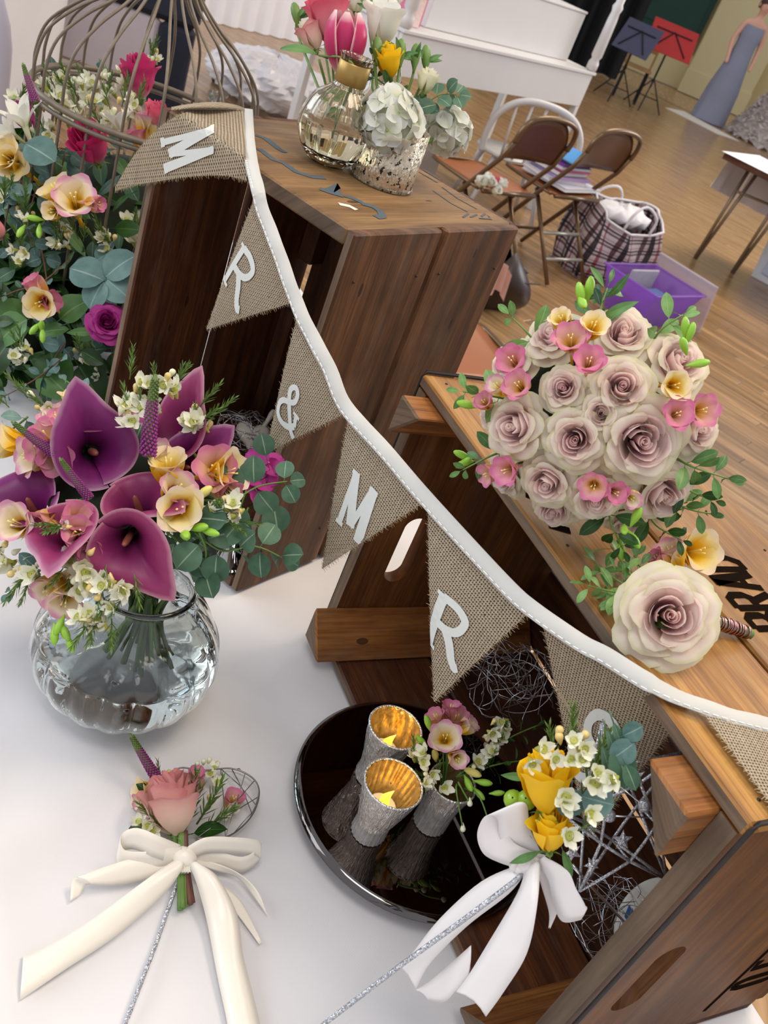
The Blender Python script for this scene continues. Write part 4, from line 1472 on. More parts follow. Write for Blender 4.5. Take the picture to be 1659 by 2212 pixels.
hp2 = holder(794, 1797, 0.072, 0.0272, 0.0165, 'rib', 'ribbed silver tealight holder with a lit tealight, nearest the cloth')
hp3 = holder(927, 1777, 0.062, 0.0225, 0.0165, 'rib', 'ribbed silver holder filled with pale freesias', False)
# posy in the third holder
posy = thing('freesia_posy', 'small posy of pale pink freesias and wax flowers in a silver holder', 'posy', hp3 + V((0, 0, 0.05)))
zq = depth(hp3 + V((0, 0, 0.085)))
top3 = hp3 + V((0, 0, 0.03))
def pstem(par, p, base, r=0.0009, m='stem', side=None):
    mid = base.lerp(p, 0.5) + V((0, 0, 0.004))
    stem(par, [base, mid, p], r, m)
for (x, y, dz, s, m, d, op) in ((962, 1592, -0.01, .0155, 'fre_cream', (0, .5, .9), 1), (985, 1548, 0.02, .0145, 'fre_pink', (.2, .9, .5), .8), (942, 1548, 0.02, .012, 'fre_pink', (-.5, .8, .5), .5),
        (988, 1640, -0.014, .0125, 'fre_cream', (.2, -.1, 1), .45), (1015, 1565, 0.015, .012, 'fre_cream', (.8, .6, .3), .5), (975, 1528, 0.022, .012, 'fre_rose', (.1, 1, .2), .6)):
    p = atd(x, y, zq + dz)
    freesia(posy, frame(p, idir(*d), None, s*1.15), m, openness=op)
    pstem(posy, p - idir(*d)*s*2.2, top3)
for (x, y, d, s, m) in ((940, 1632, (-.1, .6, .5), .008, 'bud_y'), (1020, 1668, (.9, -.3, .3), .009, 'bud_y'), (1012, 1693, (.3, -.6, .6), .008, 'bud_g'), (1045, 1690, (1, -.1, .2), .008, 'bud_g'), (1035, 1715, (.6, -.6, .3), .007, 'bud_g'), (925, 1562, (-.3, .9, .2), .008, 'bud_g'), (1075, 1713, (1, .1, .1), .0065, 'bud_g'), (910, 1600, (-.6, .6, .2), .007, 'bud_g')):
    bud(posy, frame(atd(x, y, zq), idir(*d), None, s), m)
for (x, y, n, sp) in ((905, 1640, 3, 16), (945, 1683, 3, 20), (1050, 1640, 5, 28), (1065, 1600, 4, 24), (915, 1690, 3, 16), (1085, 1570, 3, 18)):
    wax_spray(posy, x, y, zq + (0.006 if x > 1030 else -0.006), n, sp, 0.0072, 2, (.3 if x > 970 else -.3, .7, .4), 2, L=0.018)
for (x, y, x2, y2) in ((1015, 1735, 990, 1690), (1060, 1790, 1035, 1720), (1000, 1790, 985, 1700)):
    p = atd(x, y, zq - 0.01)
    stem(posy, [top3 + V((0.01, 0, 0.03)), atd(x2, y2, zq - 0.01), p], 0.0008)
    waxbud(posy, p, idir(0, -1, .2), 0.0034, 'wax_bud_w')
for a, b_ in (((1090, 1600), (1180, 1560)), ((1080, 1650), (1170, 1640))):
    leafy(posy, [top3 + V((0, 0, 0.04)), atd(*a, zq + 0.01), atd(*b_, zq + 0.03)], 0.02, 'blade', 'leaf_d', 7, 'fern_sprig', spread=1.2)

# ---- fishbowl vase with the calla bouquet
VC = at(250, 1494, CZ) + V((0, 0, 0.0006))
vase = thing('vase', 'round ribbed clear glass fishbowl vase holding purple calla lilies', 'vase', VC)
vp = [(v.x, v.y) for v in smooth_prof([(0.002, 0.0012, 0), (0.032, 0.0006, 0), (0.050, 0.006, 0), (0.0755, 0.027, 0), (0.0868, 0.055, 0), (0.0820, 0.087, 0), (0.0645, 0.117, 0), (0.0495, 0.131, 0), (0.0445, 0.139, 0), (0.0475, 0.147, 0)], 6)]
rip = lambda a, t: 0.045*(abs(math.sin(9*a + 0.4*t))**0.7 - 0.7)*math.sin(PI*min(1, t*1.08))**0.8 if t < 0.92 else 0
inner = [(max(0.0008, r - 0.0021), z + (0.003 if z < 0.01 else 0.0)) for r, z in vp]
rip2 = lambda a, t: rip(a, 2*t if t < .5 else 2 - 2*t)
MB().add(*lathe(vp + [(0.0462, 0.1485)] + inner[::-1], 144, rip2), M=T(VC)).build('bowl', MT['glass_g'], vase)
wl = [(r - 0.0004, z + 0.0003) for r, z in inner if z < 0.080]
wl = [(0.0006, wl[0][1])] + wl + [(wl[-1][0], 0.080), (0.0006, 0.080)]
MB().add(*lathe(wl, 144, lambda a, t: rip(a, t*.62)), M=T(VC)).build('water', MT['water'], vase, kind='stuff')
MB().add(*tube([VC + V((0.0475*math.cos(a), 0.0475*math.sin(a), 0.1485)) for a in [2*PI*k/64 for k in range(64)]], 0.0026, 8, close=True)).build('rim', MT['glass_g'], vase)

cb = thing('calla_bouquet', 'bouquet of purple calla lilies, freesias and wax flowers in the fishbowl vase', 'bouquet', VC + V((0, 0, 0.14)))
neck = VC + V((0.006, 0.0, 0.146))
for (x, y, d, z, xx, s, m) in ((258, 1185, .708, (.05, -.28, 1), (.62, -.78, .0), .058, 'calla'),
        (280, 1048, .748, (-.1, .72, .65), (.85, -.4, .35), .056, 'calla'),
        (215, 985, .755, (.38, -.12, .75), (-.2, .95, .25), .064, 'calla2'),
        (200, 888, .795, (.0, .85, .3), (.95, .1, .2), .056, 'calla'),
        (362, 930, .785, (-.5, .15, .7), (.4, .9, .1), .060, 'calla'),
        (50, 1055, .755, (-.05, .6, .7), (-.9, .2, .3), .060, 'calla2'),
        (125, 1115, .722, (-.15, .62, .72), (.1, -1, .5), .054, 'calla'),
        (412, 1012, .775, (.35, -.05, .8), (.75, .65, .0), .052, 'calla2')):
    p = atd(x, y, d)
    calla(cb, frame(p, idir(*z), idir(*xx), s), m)
    zb = idir(*z)
    base = p - zb*s*1.1
    stem(cb, [base, base - zb*0.02 + V((0, 0, -0.01)), neck.lerp(base, 0.35), neck], 0.0035, 'stem')
for (x, y, d, s, m, z, op) in ((95, 940, .775, .020, 'fre_pink', (-.4, .5, .8), .9), (150, 905, .785, .020, 'fre_pink', (.0, .6, .7), .9), (60, 985, .77, .021, 'fre_cream', (-.7, .0, .7), .9), (120, 985, .76, .019, 'fre_pink', (.2, -.4, .9), .9), (165, 862, .80, .018, 'fre_yel', (.2, .9, .3), .8),
        (30, 1130, .735, .022, 'fre_cream', (-.2, .2, 1), .8), (165, 1120, .73, .020, 'fre_pink', (.5, .3, .8), .5), (180, 1170, .725, .017, 'fre_pink', (.3, -.6, .7), .6),
        (362, 1000, .75, .0225, 'fre_yel', (.1, .8, .6), .6), (385, 1055, .745, .021, 'fre_cream', (.5, .3, .7), .7), (390, 1100, .732, .0235, 'fre_yel', (.2, -.1, 1), .8),
        (465, 1010, .765, .023, 'fre_pink', (.2, .2, .9), .8), (500, 1020, .765, .022, 'fre_yel', (.9, .1, .5), .9), (490, 1062, .76, .019, 'fre_pink', (.6, -.6, .5), .5),
        (105, 1275, .73, .019, 'fre_cream', (-.3, -.5, .8), .7), (140, 1300, .725, .019, 'fre_cream', (.1, -.6, .8), .7), (10, 955, .79, .020, 'fre_yel', (-.9, .1, .3), .8), (125, 900, .79, .020, 'fre_cream', (-.1, .7, .6), .8), (85, 965, .76, .018, 'fre_pink', (-.3, -.1, .9), .7), (170, 1150, .722, .019, 'fre_pink', (.2, .1, 1), .7), (190, 1185, .722, .017, 'fre_rose', (.4, -.5, .7), .5), (90, 1130, .735, .017, 'fre_pink', (-.4, -.4, .8), .5), (345, 975, .76, .018, 'fre_cream', (-.2, .5, .7), .4)):
    freesia(cb, frame(atd(x, y, d), idir(*z), None, s), m, openness=op)
for (x, y, d, z, s, m) in ((400, 1155, .73, (.3, -.2, .8), .010, 'bud_g'), (430, 1140, .735, (.8, .1, .4), .009, 'bud_g'), (440, 1065, .74, (.7, .5, .3), .009, 'bud_y'), (118, 1372, .725, (.1, -1, .3), .008, 'bud_g'), (140, 1365, .725, (.5, -.8, .3), .008, 'bud_g'), (128, 1352, .725, (-.3, -.8, .3), .008, 'bud_g'), (152, 1392, .725, (.4, -1, .1), .007, 'bud_g'), (455, 1150, .735, (.9, -.2, .3), .008, 'bud_g')):
    bud(cb, frame(atd(x, y, d), idir(*z), None, s), m)
for (x, y, d, n, sp, r) in ((300, 885, .745, 6, 34, .0092), (330, 850, .755, 5, 30, .0085), (365, 840, .76, 2, 22, .0085), (420, 915, .775, 5, 24, .0085), (95, 885, .80, 3, 22, .008), (480, 1100, .745, 7, 26, .0075), (505, 1120, .745, 3, 14, .007), (150, 1225, .722, 5, 34, .0085), (60, 1235, .73, 4, 30, .0085), (200, 1255, .712, 5, 30, .0088), (245, 1275, .712, 4, 26, .0085), (185, 1320, .712, 4, 30, .008), (10, 1210, .74, 3, 22, .008), (140, 1135, .718, 1, 6, .005), (225, 1330, .712, 3, 24, .007)):
    wax_spray(cb, x, y, d, n, sp, r, max(2, n//2 + 1), ((x - 250)/300, (1100 - y)/200, .5), 2, L=0.021)
for (x, y, d, dx, dy, L) in ((320, 985, .742, .12, 1, .066), (120, 982, .752, -.72, .55, .042), (195, 1078, .735, -.5, .72, .040), (330, 905, .76, .1, 1, .03)):
    if L > .03:
        spike(cb, atd(x, y, d), idir(dx, dy, .3), L)
# eucalyptus trailing to the right of the vase
for pts, L, n, d in (([(430, 1080), (500, 1080), (560, 1050), (620, 1040)], .026, 3, .755), ([(420, 1150), (480, 1190), (550, 1180), (610, 1205)], .026, 4, .74), ([(430, 1150), (445, 1190), (440, 1230)], .030, 2, .735), ([(400, 1130), (440, 1110), (470, 1130)], .026, 2, .74), ([(360, 1150), (400, 1180), (420, 1200)], .028, 2, .735)):
    leafy(cb, [atd(x, y, d + 0.012*k) for k, (x, y) in enumerate(pts)], L, 'euc', 'euc_g', n, 'eucalyptus_sprig', 'stem', up=idir(0, .2, 1), spread=1.3, taper=0.25, start=0.3)
for pts, L, n, d in (([(90, 1230), (50, 1250), (20, 1280)], .020, 2, .735), ([(60, 900), (20, 930), (-20, 935)], .022, 2, .80), ([(180, 850), (140, 820)], .014, 2, .80)):
    leafy(cb, [atd(x, y, d) for x, y in pts], L, 'euco', 'euc', n, 'eucalyptus_sprig', 'stem', up=idir(0, .2, 1))
for (x, y, d) in ((20, 880, .80), (60, 860, .80), (430, 880, .78), (455, 905, .78), (280, 800 + 20, .76), (20, 1100, .75), (10, 1180, .74), (230, 1220, .72), (290, 1240, .72), (445, 1090, .745)):
    sprig(cb, atd(x, y, d), idir((x - 250)/220, (1080 - y)/220, .2), .026)
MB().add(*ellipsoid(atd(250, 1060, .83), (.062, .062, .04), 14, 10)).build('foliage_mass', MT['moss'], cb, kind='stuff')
q = random.Random(2)
for i in range(22):                            # cut stems below the tie
    a = q.uniform(0, 6.28)
    r0, r1 = q.uniform(0, .022), q.uniform(.008, .042)
    e = VC + V((0.012 + r1*math.cos(a), 0.004 + r1*math.sin(a), q.uniform(0.045, 0.075)))
    stem(cb, [neck + V((r0*math.cos(a), r0*math.sin(a), 0)), neck.lerp(e, 0.45) + V((0, 0, 0)), e], q.uniform(.0016, .0028), q.choice(('stem', 'stem_d', 'stem_d')))
for i in range(26):                            # leaves filling the underside
    a = q.uniform(0, 6.28)
    p = atd(250 + 150*math.cos(a), 1070 + 90*math.sin(a), .805 + q.uniform(-.01, .02))
    leaf(cb, p, idir(math.cos(a), -math.sin(a), -.1), idir(0, .3, 1), .04, 'oval', q.choice(('leaf_d', 'leaf_g', 'euc_g')))

# ---- glass with eucalyptus and a pink bloom in the standing crate
gp = at(487, 1207, CZ + 0.0172)
gl = thing('glass_jar', 'small clear glass jar at the foot of the standing crate', 'jar', gp)
MB().add(*lathe([(0.0005, 0.0003), (.026, 0.0003), (.028, .004), (.028, .05), (.026, .05), (.026, .006), (.0005, .005)], 40), M=T(gp)).build('jar_wall', MT['glass'], gl)
es = thing('eucalyptus_branch', 'green eucalyptus stem standing in the small glass jar', 'foliage', gp + V((0, 0, .02)))
stem(es, [gp + V((0, 0, .008)), gp + V((.004, .004, .04)), gp + V((.006, .01, .075))], .0014, 'stem')
pkb = thing('pink_bloom', 'magenta pink bloom half hidden behind the calla bouquet in the standing crate', 'flower', gp + V((-.01, .01, .07)))
stem(pkb, [gp + V((-0.002, 0.003, .008)), gp + V((-.003, .008, .05)), gp + V((-.004, .02, .09))], .0014, 'stem')
for (x, y) in ((555, 1000), (575, 1020), (545, 1030), (560, 1055), (580, 1000), (565, 1035)):
    p = atd(x, y, .93)
    me = proto('pinkflor', lambda: floret_mesh().mesh('pink_petals', [MT['rose_mag'], MT['stamen']])[0])
    inst('petals', me, pkb, frame(p, jit(idir(0, .3, 1), .5), None, .017))
for (x, y, dx, dy, L) in ((505, 1115, .3, -.8, .026), (575, 985, -.2, 1, .022), (590, 1090, .2, -1, .028)):
    leaf(es, atd(x, y, .86), idir(dx, dy, .1), idir(.2, .2, 1), L, 'euc', 'euc_g')

# ---- white keepsakes and silver wire in the crates
hc = at(536, 968, CZ + 0.0175)
hrt = thing('heart_ornament', 'small white heart shaped ornament in silver wire inside the standing crate', 'ornament', hc)
hx, hy = idir(1, .1, 0), V((0, 0, 1))*.8 + idir(0, .6, -.2)*.5
hx = (hx - hy.normalized()*hx.dot(hy.normalized())).normalized()
FH = fr(hc + V((0, 0, .022)), hx, hy.normalized(), hx.cross(hy.normalized()))
def heart_pt(t):
    return (16*math.sin(t)**3/16, (13*math.cos(t) - 5*math.cos(2*t) - 2*math.cos(3*t) - math.cos(4*t))/16)
mbh = MB()
def hrtf(a, b):
    x, y = heart_pt(2*PI*a)
    k = math.sin(PI*b)**0.6
    return FH @ V((x*.024*k, y*.024*k, -0.008*math.cos(PI*b)))
mbh.add(*grid(36, 9, hrtf, wrap=True))
mbh.build('heart', MT['wax'], hrt)
MB().add(*tube([FH @ V((.012, .012, 0)), FH @ V((.016, .022, 0)), FH @ V((.021, .036, 0)), FH @ V((.022, .042, 0))], [.0035, .0028, .0042, .002], 8)).build('spoon_handle', MT['wax'], hrt)
strokes('script_lettering', FH @ T((0, 0, .0086)), [[(-.012 + .0016*i, .002 + (.0014 if i % 2 else -.0006)) for i in range(12)], [(-.006 + .0015*i, -.004 + (.0013 if i % 3 else -.0006)) for i in range(10)]], .0005, 'ink_black', hrt, 0.0003)
w1 = wires('wire_nest', hc + V((-.012, .0, .025)), .042, 34, .00045, 'silverwire', seed=3, flat=.65, floor_z=CZ + .0175)
tag(w1, 'tangle of fine silver wire round the white heart in the standing crate', 'wire')
sc_p = at(400, 822, CZ + 0.0175)
pp = MB()
pp.add(*grid(6, 5, lambda a, b: sc_p + U2*(a - .5)*.022 + N2*(b - .5)*.012 + V((0, 0, .001 + .004*a + .002*math.sin(9*a + 4*b)))))
tag(pp.build('paper_scrap', MT['cloth_white2'], None), 'scrap of white paper deep inside the standing crate', 'paper')

w2 = wires('wire_nest', at(1100, 1466, TZ + .06), .060, 46, .00045, 'silverwire', seed=8, flat=.8, floor_z=TZ + .0136, curl=1.3)
tag(w2, 'ball of tangled silver wire behind the flag with letter R in the lying crate', 'wire')
w3 = wires('wire_nest', at(1335, 1990, TZ + .035), .052, 40, .0004, 'silverwire', seed=12, flat=.5, floor_z=TZ + .0136, curl=.5)
tag(w3, 'loose silver wire strands below the star in the lying crate', 'wire')

# keepsake with a blue band
kp = at(1408, 1985, TZ + 0.03)
kx = idir(.55, .45, -.2)
kz = V((0, 0, 1))*.6 + idir(-.1, 0, 1)*.8
kz = kz.normalized()
kx = (kx - kz*kx.dot(kz)).normalized()
FK = fr(kp, kx, kz.cross(kx), kz)
key_ = thing('keepsake_plaque', 'oval cream keepsake with a blue band and script lettering near the crate end', 'keepsake', kp)
MB().add(*lathe([(.0005, -.003), (.036, -.003), (.038, 0), (.036, .003), (.0005, .003)], 40), M=FK @ Matrix.Diagonal((1.15, .8, 1, 1))).build('plaque', plain('cream_china', 'cfc8bc', .35, 0, .03), key_)
mbb = MB()
mbb.add([FK @ V(p) for p in ((-.028, -.012, .0034), (-.019, -.018, .0034), (-.008, .024, .0034), (-.019, .0205, .0034))], [[0, 1, 2, 3]])
mbb.build('blue_band', plain('blue_glaze', '3f6fb4', .4), key_, smooth=False)
kb = MB()
kb.add(*grid(10, 6, lambda a, b: FK @ V((-.044 + .018*b, -.026 + .038*a, -.004 + .006*math.sin(PI*b)))))
kb.build('blue_ribbon', plain('blue_dotted_ribbon', '3a62a8', .5), key_)
strokes('script_lettering', FK @ T((-.004, .026, .0034)) @ Matrix.Rotation(-1.35, 4, 'Z'), [smooth_prof([(.0, .0, 0), (.002, .004, 0), (.004, 0, 0), (.0055, .002, 0), (.007, 0, 0), (.0085, .002, 0), (.010, 0, 0), (.0115, .0022, 0), (.0125, -.002, 0)], 3), smooth_prof([(.017, .0, 0), (.019, .003, 0), (.0205, .001, 0), (.0185, -.001, 0), (.0215, .001, 0)], 3), smooth_prof([(.026, 0, 0), (.0265, .0045, 0), (.028, .004, 0), (.0285, .0, 0), (.030, .002, 0), (.0315, 0, 0), (.033, .002, 0), (.0345, 0, 0), (.036, .0022, 0)], 3)], .0007, 'ink_black', key_)
# ---- silver wire star on a thin rod, propped in the open side of the crate
sA = atd(1335, 1755, .660)
sn = idir(.15, -.12, 1)
sB = sA + idir(1, 0, -.15)*.1
star = thing('wire_star', 'silver glitter wire star on a thin rod, set with little stars and beads', 'ornament', sA)
OUT = [onplane(x, y, sA, sn) for x, y in ((1300, 1563), (1472, 1626), (1441, 1900), (1252, 1925), (1205, 1752))]
sc_c = sum(OUT, V((0, 0, 0)))/5
INN = []
for i in range(5):
    m = OUT[i].lerp(OUT[(i + 1) % 5], .5)
    INN.append(sc_c.lerp(m, .52))
for lay in (1, -1):
    for i in range(5):
        fI, bI = INN[i] + sn*lay*.016, INN[i - 1] + sn*lay*.016
        for e, d in ((OUT[i], fI), (OUT[i], bI), (fI, bI)):
            mid = e.lerp(d, .5) + sn*lay*.0006
            MB().add(*tube([e, mid, d], .00115, 6)).build('star_rod', MT['silver'], star)
for i in range(5):
    MB().add(*tube([INN[i] + sn*.016, INN[i] - sn*.016], .001, 5)).build('star_rod', MT['silver'], star)
def ministar(px, py, r, off=.02):
    c = onplane(px, py, sA + sn*off, sn)
    mb = MB()
    F_ = fr(c, (sB - sA).normalized(), sn.cross((sB - sA).normalized()), sn)
    a0 = rnd.uniform(0, 1)
    rim = [F_ @ V((r*(1 if k % 2 == 0 else .45)*math.cos(a0 + PI*k/5), r*(1 if k % 2 == 0 else .45)*math.sin(a0 + PI*k/5), 0)) for k in range(10)]
    vs = [F_ @ V((0, 0, .0025))] + rim + [F_ @ V((0, 0, -.0025))]
    mb.add(vs, [[0, 1 + k, 1 + (k + 1) % 10] for k in range(10)] + [[11, 1 + (k + 1) % 10, 1 + k] for k in range(10)])
    mb.build('glitter_star', MT['silver'], star, smooth=False)
MB().add(*tube([onplane(1236, 1868, sA, sn), onplane(1250, 1885, sA, sn), at(1384, 2030, TZ + .016)], .0012, 8)).build('star_rod', MT['silverwire'], star, label='plain shiny rod of the star')
for a in ((1374, 1680, .0075), (1345, 1815, .0078), (1237, 1842, .007), (1278, 1868, .006)):
    ministar(*a)
for a in ((1392, 1741), (1316, 1762)):
    c = onplane(a[0], a[1], sA + sn*.02, sn)
    MB().add(*ellipsoid(c, .0046, 12, 9)).build('bead', MT['silver'], star)
MB().add(*tube([onplane(1340, 1700, sA + sn*.018, sn), onplane(1392, 1741, sA + sn*.02, sn), onplane(1405, 1765, sA + sn*.016, sn)], .0005, 5)).build('fine_wire', MT['silverwire'], star)
MB().add(*tube([onplane(1316, 1762, sA + sn*.02, sn), onplane(1400, 1766, sA + sn*.016, sn)], .0006, 5)).build('fine_wire', MT['silverwire'], star)
# ---- flower wand lying on the cloth
wd = thing('flower_wand', 'silver wand on the cloth with a blush rose and a cream satin bow', 'wand', at(395, 1870, CZ))
def px_t(x, y, z):
    return at(x, y, TZ + z)
MB().add(*tube([px_t(392, 1862, .010), px_t(384, 1905, .006), px_t(335, 2045, .0045), px_t(268, 2218, .004), px_t(235, 2300, .004)], .00175, 10)).build('wand_rod', MT['silver'], wd)
for i, (x0, x1) in enumerate(((378, 391), (386, 397), (395, 405), (402, 413), (408, 418))):
    stem(wd, [px_t(392 + i*2, 1795, .022), px_t((x0 + 400)/2, 1870, .013), px_t(x1 - 2, 1966 - 4*i, .007 + .002*(i % 2))], .0026, 'stem' if i < 3 else 'stem_r')
p = px_t(378, 1768, .024)
rose(wd, frame(p, idir(-.1, .98, -.02), None, .0305), 'rose_pink', 'rose_pink', 'bud')
MB().add(*lathe([(.0035, -.02), (.0045, -.008), (.008, .0), (.0095, .008)], 10), M=frame(p - idir(-.08, .75, .62)*.014, idir(-.05, .8, .5))).build('calyx', MT['stem'], wd)
for (x, y, z, s, m, d, op) in ((305, 1715, .012, .017, 'fre_yel', (-.8, .2, .6), .8), (312, 1740, .012, .016, 'fre_cream', (-.6, -.3, .7), .7), (505, 1725, .012, .0145, 'fre_pink', (.3, .7, .5), .5), (425, 1672, .02, .012, 'fre_rose', (.3, .9, .4), .5)):
    freesia(wd, frame(px_t(x, y, z), idir(*d), None, s), m, openness=op)
spike(wd, px_t(345, 1690, .018), idir(-.52, .85, .12), .052)
for (x, y, z) in ((455, 1672, .018), (470, 1690, .015), (318, 1785, .012), (330, 1795, .012), (300, 1775, .01), (485, 1755, .012), (500, 1750, .01), (462, 1660, .018)):
    wax(wd, px_t(x, y, z), jit(idir(.1, .5, .7), .5), .0068)
for (x, y) in ((426, 1650), (440, 1645), (452, 1642), (470, 1650), (437, 1690), (452, 1722), (365, 1668), (420, 1700)):
    waxbud(wd, px_t(x, y, .018), jit(idir(.2, 1, .4), .4), .0032, rnd.choice(('wax_bud', 'wax_bud_w')))
for (x, y, dx, dy, L) in ((400, 1790, .35, 1, .04), (425, 1780, .5, .9, .045), (405, 1760, .2, 1, .04), (440, 1790, .8, .6, .035), (350, 1790, -.5, .6, .03), (345, 1685, -.1, 1, .018)):
    sprig(wd, px_t(x, y, .012), idir(dx, dy, .15), L)
for (x, y, d_) in ((330, 1780, (-.7, -.3)), (350, 1740, (-.5, .6)), (420, 1800, (.7, .2))):
    leaf(wd, px_t(x, y, .010), idir(d_[0], d_[1], .1), V((0, 0, 1)), .03, 'oval', 'leaf_d')
hl = MB()                                       # wire heart behind the flowers
loop = [(372, 1665), (395, 1658), (440, 1664), (500, 1660), (545, 1680), (560, 1712), (545, 1760), (505, 1800), (460, 1815), (425, 1810)]
LP = smooth_prof([px_t(x, y, .006) for x, y in loop], 5)
LP2 = smooth_prof([px_t(x, y, .020) for x, y in loop], 5)
hl.add(*tube(LP, .0008, 5)).add(*tube(LP2, .0008, 5))
for i in range(3, len(LP), 4):
    hl.add(*tube([LP[i], LP2[min(len(LP2) - 1, i + 2)]], .0005, 4))
qh = random.Random(4)
for i in range(12):
    a, b = LP[qh.randint(12, len(LP) - 1)], LP2[qh.randint(12, len(LP2) - 1)]
    hl.add(*tube([a, a.lerp(b, .5) + V((0, 0, .003)), b], .00045, 4))
hl.build('wire_heart', MT['greywire'], wd)
bow = MB().add(*ellipsoid(px_t(397, 1852, .022), (.0115, .0085, .009), 12, 8))
bow.build('bow_knot', MT['satin'], wd)
for i in range(5):                              # gathered ruffle under the knot
    ribbon('bow_fold', [(376 + 7*i, 1868, .021), (380 + 6*i, 1888, .016)], [(386 + 7*i, 1866, .022), (389 + 6*i, 1888, .017)], 'satin', wd, 4, .003)
UPW = V((0, 0, .011)) + idir(.15, 1, 0)*.011
loopband('bow_loop', [(385, 1848, .024), (340, 1830, .036), (290, 1812, .036), (258, 1826, .026), (264, 1858, .018), (310, 1862, .019), (350, 1855, .024), (388, 1852, .022)], UPW, 'satin', wd)
loopband('bow_loop', [(405, 1846, .024), (445, 1826, .032), (510, 1826, .030), (556, 1832, .024), (560, 1846, .016), (525, 1868, .012), (470, 1858, .016), (405, 1852, .020)], V((0, 0, .010)) + idir(-.2, 1, 0)*.008, 'satin', wd)
ribbon('bow_tail', [(388, 1852, .022), (330, 1890, .024), (200, 1985, .014), (100, 2045, .007), (50, 2064, .003)], [(397, 1872, .024), (352, 1934, .016), (250, 2022, .008), (140, 2095, .004), (42, 2162, .002)], 'satin', wd, 6, .003)
ribbon('bow_tail', [(372, 1850, .018), (300, 1852, .020), (235, 1870, .018), (165, 1895, .012)], [(378, 1872, .016), (310, 1900, .010), (250, 1912, .009), (196, 1910, .011)], 'satin', wd, 6, .002)
ribbon('bow_tail', [(165, 1895, .012), (155, 1905, .008), (151, 1948, .002)], [(196, 1910, .011), (186, 1912, .007), (172, 1934, .002)], 'satin', wd, 5, .0)
ribbon('bow_tail', [(408, 1868, .022), (424, 1905, .020), (446, 1985, .010), (470, 2110, .005), (492, 2216, .004), (500, 2290, .004)], [(428, 1866, .024), (470, 1895, .026), (512, 1975, .016), (524, 2060, .010), (548, 2155, .006), (580, 2290, .004)], 'satin', wd, 6, .004)
ribbon('bow_tail', [(415, 1852, .018), (470, 1866, .014), (520, 1890, .016), (556, 1925, .012), (577, 1976, .004)], [(425, 1864, .018), (468, 1882, .008), (512, 1896, .006), (548, 1938, .006), (577, 1978, .003)], 'satin', wd, 6, .0)
ribbon('bow_tail', [(430, 1875, .010), (470, 1905, .006), (520, 1945, .004), (566, 2035, .003)], [(430, 1885, .008), (462, 1922, .004), (505, 1965, .003), (560, 2040, .002)], 'satin', wd, 5, .0)

# ---- flower wand propped
def wz(x, y, z):                                # the wand rises from the cloth towards its flower head
    k = ((x - 600)*600 + (2290 - y)*570)/(600*600 + 570*570)
    return max(.003, .004 + .262*k + (z - .006 - .045*k))
def pw(x, y, z):
    return at(x, y, TZ + wz(x, y, z))
def ribbon2(name, L, R, *a):
    return ribbon(name, [(x, y, wz(x, y, z)) for x, y, z in L], [(x, y, wz(x, y, z)) for x, y, z in R], *a)
def loopband2(name, pts, *a):
    return loopband(name, [(x, y, wz(x, y, z)) for x, y, z in pts], *a)
# ---- across the mirror plate
w2d = thing('flower_wand', 'silver wand with yellow roses and a white satin bow beside the mirror plate', 'wand', pw(1150, 1880, .03))
MB().add(*tube([pw(1150, 1868, .042), pw(1110, 1905, .058), pw(1000, 1988, .050), pw(870, 2082, .034), pw(700, 2212, .014), pw(600, 2290, .006)], .0018, 10)).build('wand_rod', MT['silver'], w2d)
ZW = .045
for i, (x, y) in enumerate(((1152, 1868), (1162, 1868), (1142, 1862), (1170, 1862))):
    stem(w2d, [pw(1185 + 6*i, 1790, .06), pw((1180 + x)/2, 1830, .05), pw(x - 6, y + 14, .040)], .0022, 'stem_d')
rose(w2d, frame(pw(1180, 1722, .074), idir(-.02, .96, .12), None, .0235), 'rose_yel', 'rose_yel', 'bud')
rose(w2d, frame(pw(1188, 1815, .066), idir(.0, .93, .22), None, .0165), 'rose_yel', 'rose_yel', 'bud')
for (x, y) in ((1109, 1728), (1137, 1729)):
    bud_ = MB().add(*lathe([(.0004, -.0068), (.004, -.006), (.0066, -.001), (.0064, .003), (.0035, .0068), (.0006, .0072)], 14), M=frame(pw(x, y, .068), idir(-.2, .5, .9)))
    bud_.build('green_berry', MT['berry'], w2d)
for (x, y, dx, dy) in ((1118, 1755, -.3, -.8), (1150, 1765, .1, -1), (1135, 1750, -.1, -.9), (1170, 1752, .5, -.5)):
    leaf(w2d, pw(x, y, .060), idir(dx, dy, .2), idir(0, .2, 1), .016, 'oval', 'leaf_g')
for (x, y, r) in ((1172, 1618, .0085), (1222, 1722, .0095), (1232, 1640, .0075), (1262, 1618, .008), (1285, 1690, .0098), (1325, 1683, .0085), (1222, 1738, .008), (1228, 1805, .009), (1275, 1758, .008), (1240, 1600, .007), (1290, 1668, .007), (1150, 1650, .007), (1200, 1640, .007), (1258, 1640, .007)):
    wax(w2d, pw(x, y, .092), jit(idir(.1, .1, 1), .6), r*.88)
for (x, y) in ((1208, 1578), (1208, 1592), (1263, 1588), (1240, 1600), (1246, 1618), (1243, 1598)):
    waxbud(w2d, pw(x, y, .088), jit(idir(.1, 1, .4), .4), .0036)
for (x, y, dx, dy, L) in ((1232, 1640, 0, 1, .036), (1260, 1720, .3, 1, .045), (1250, 1760, .3, .9, .04), (1200, 1660, -.2, 1, .03), (1270, 1660, .6, .8, .035), (1245, 1800, .4, .5, .03)):
    sprig(w2d, pw(x, y, .066), idir(dx, dy, .2), L)
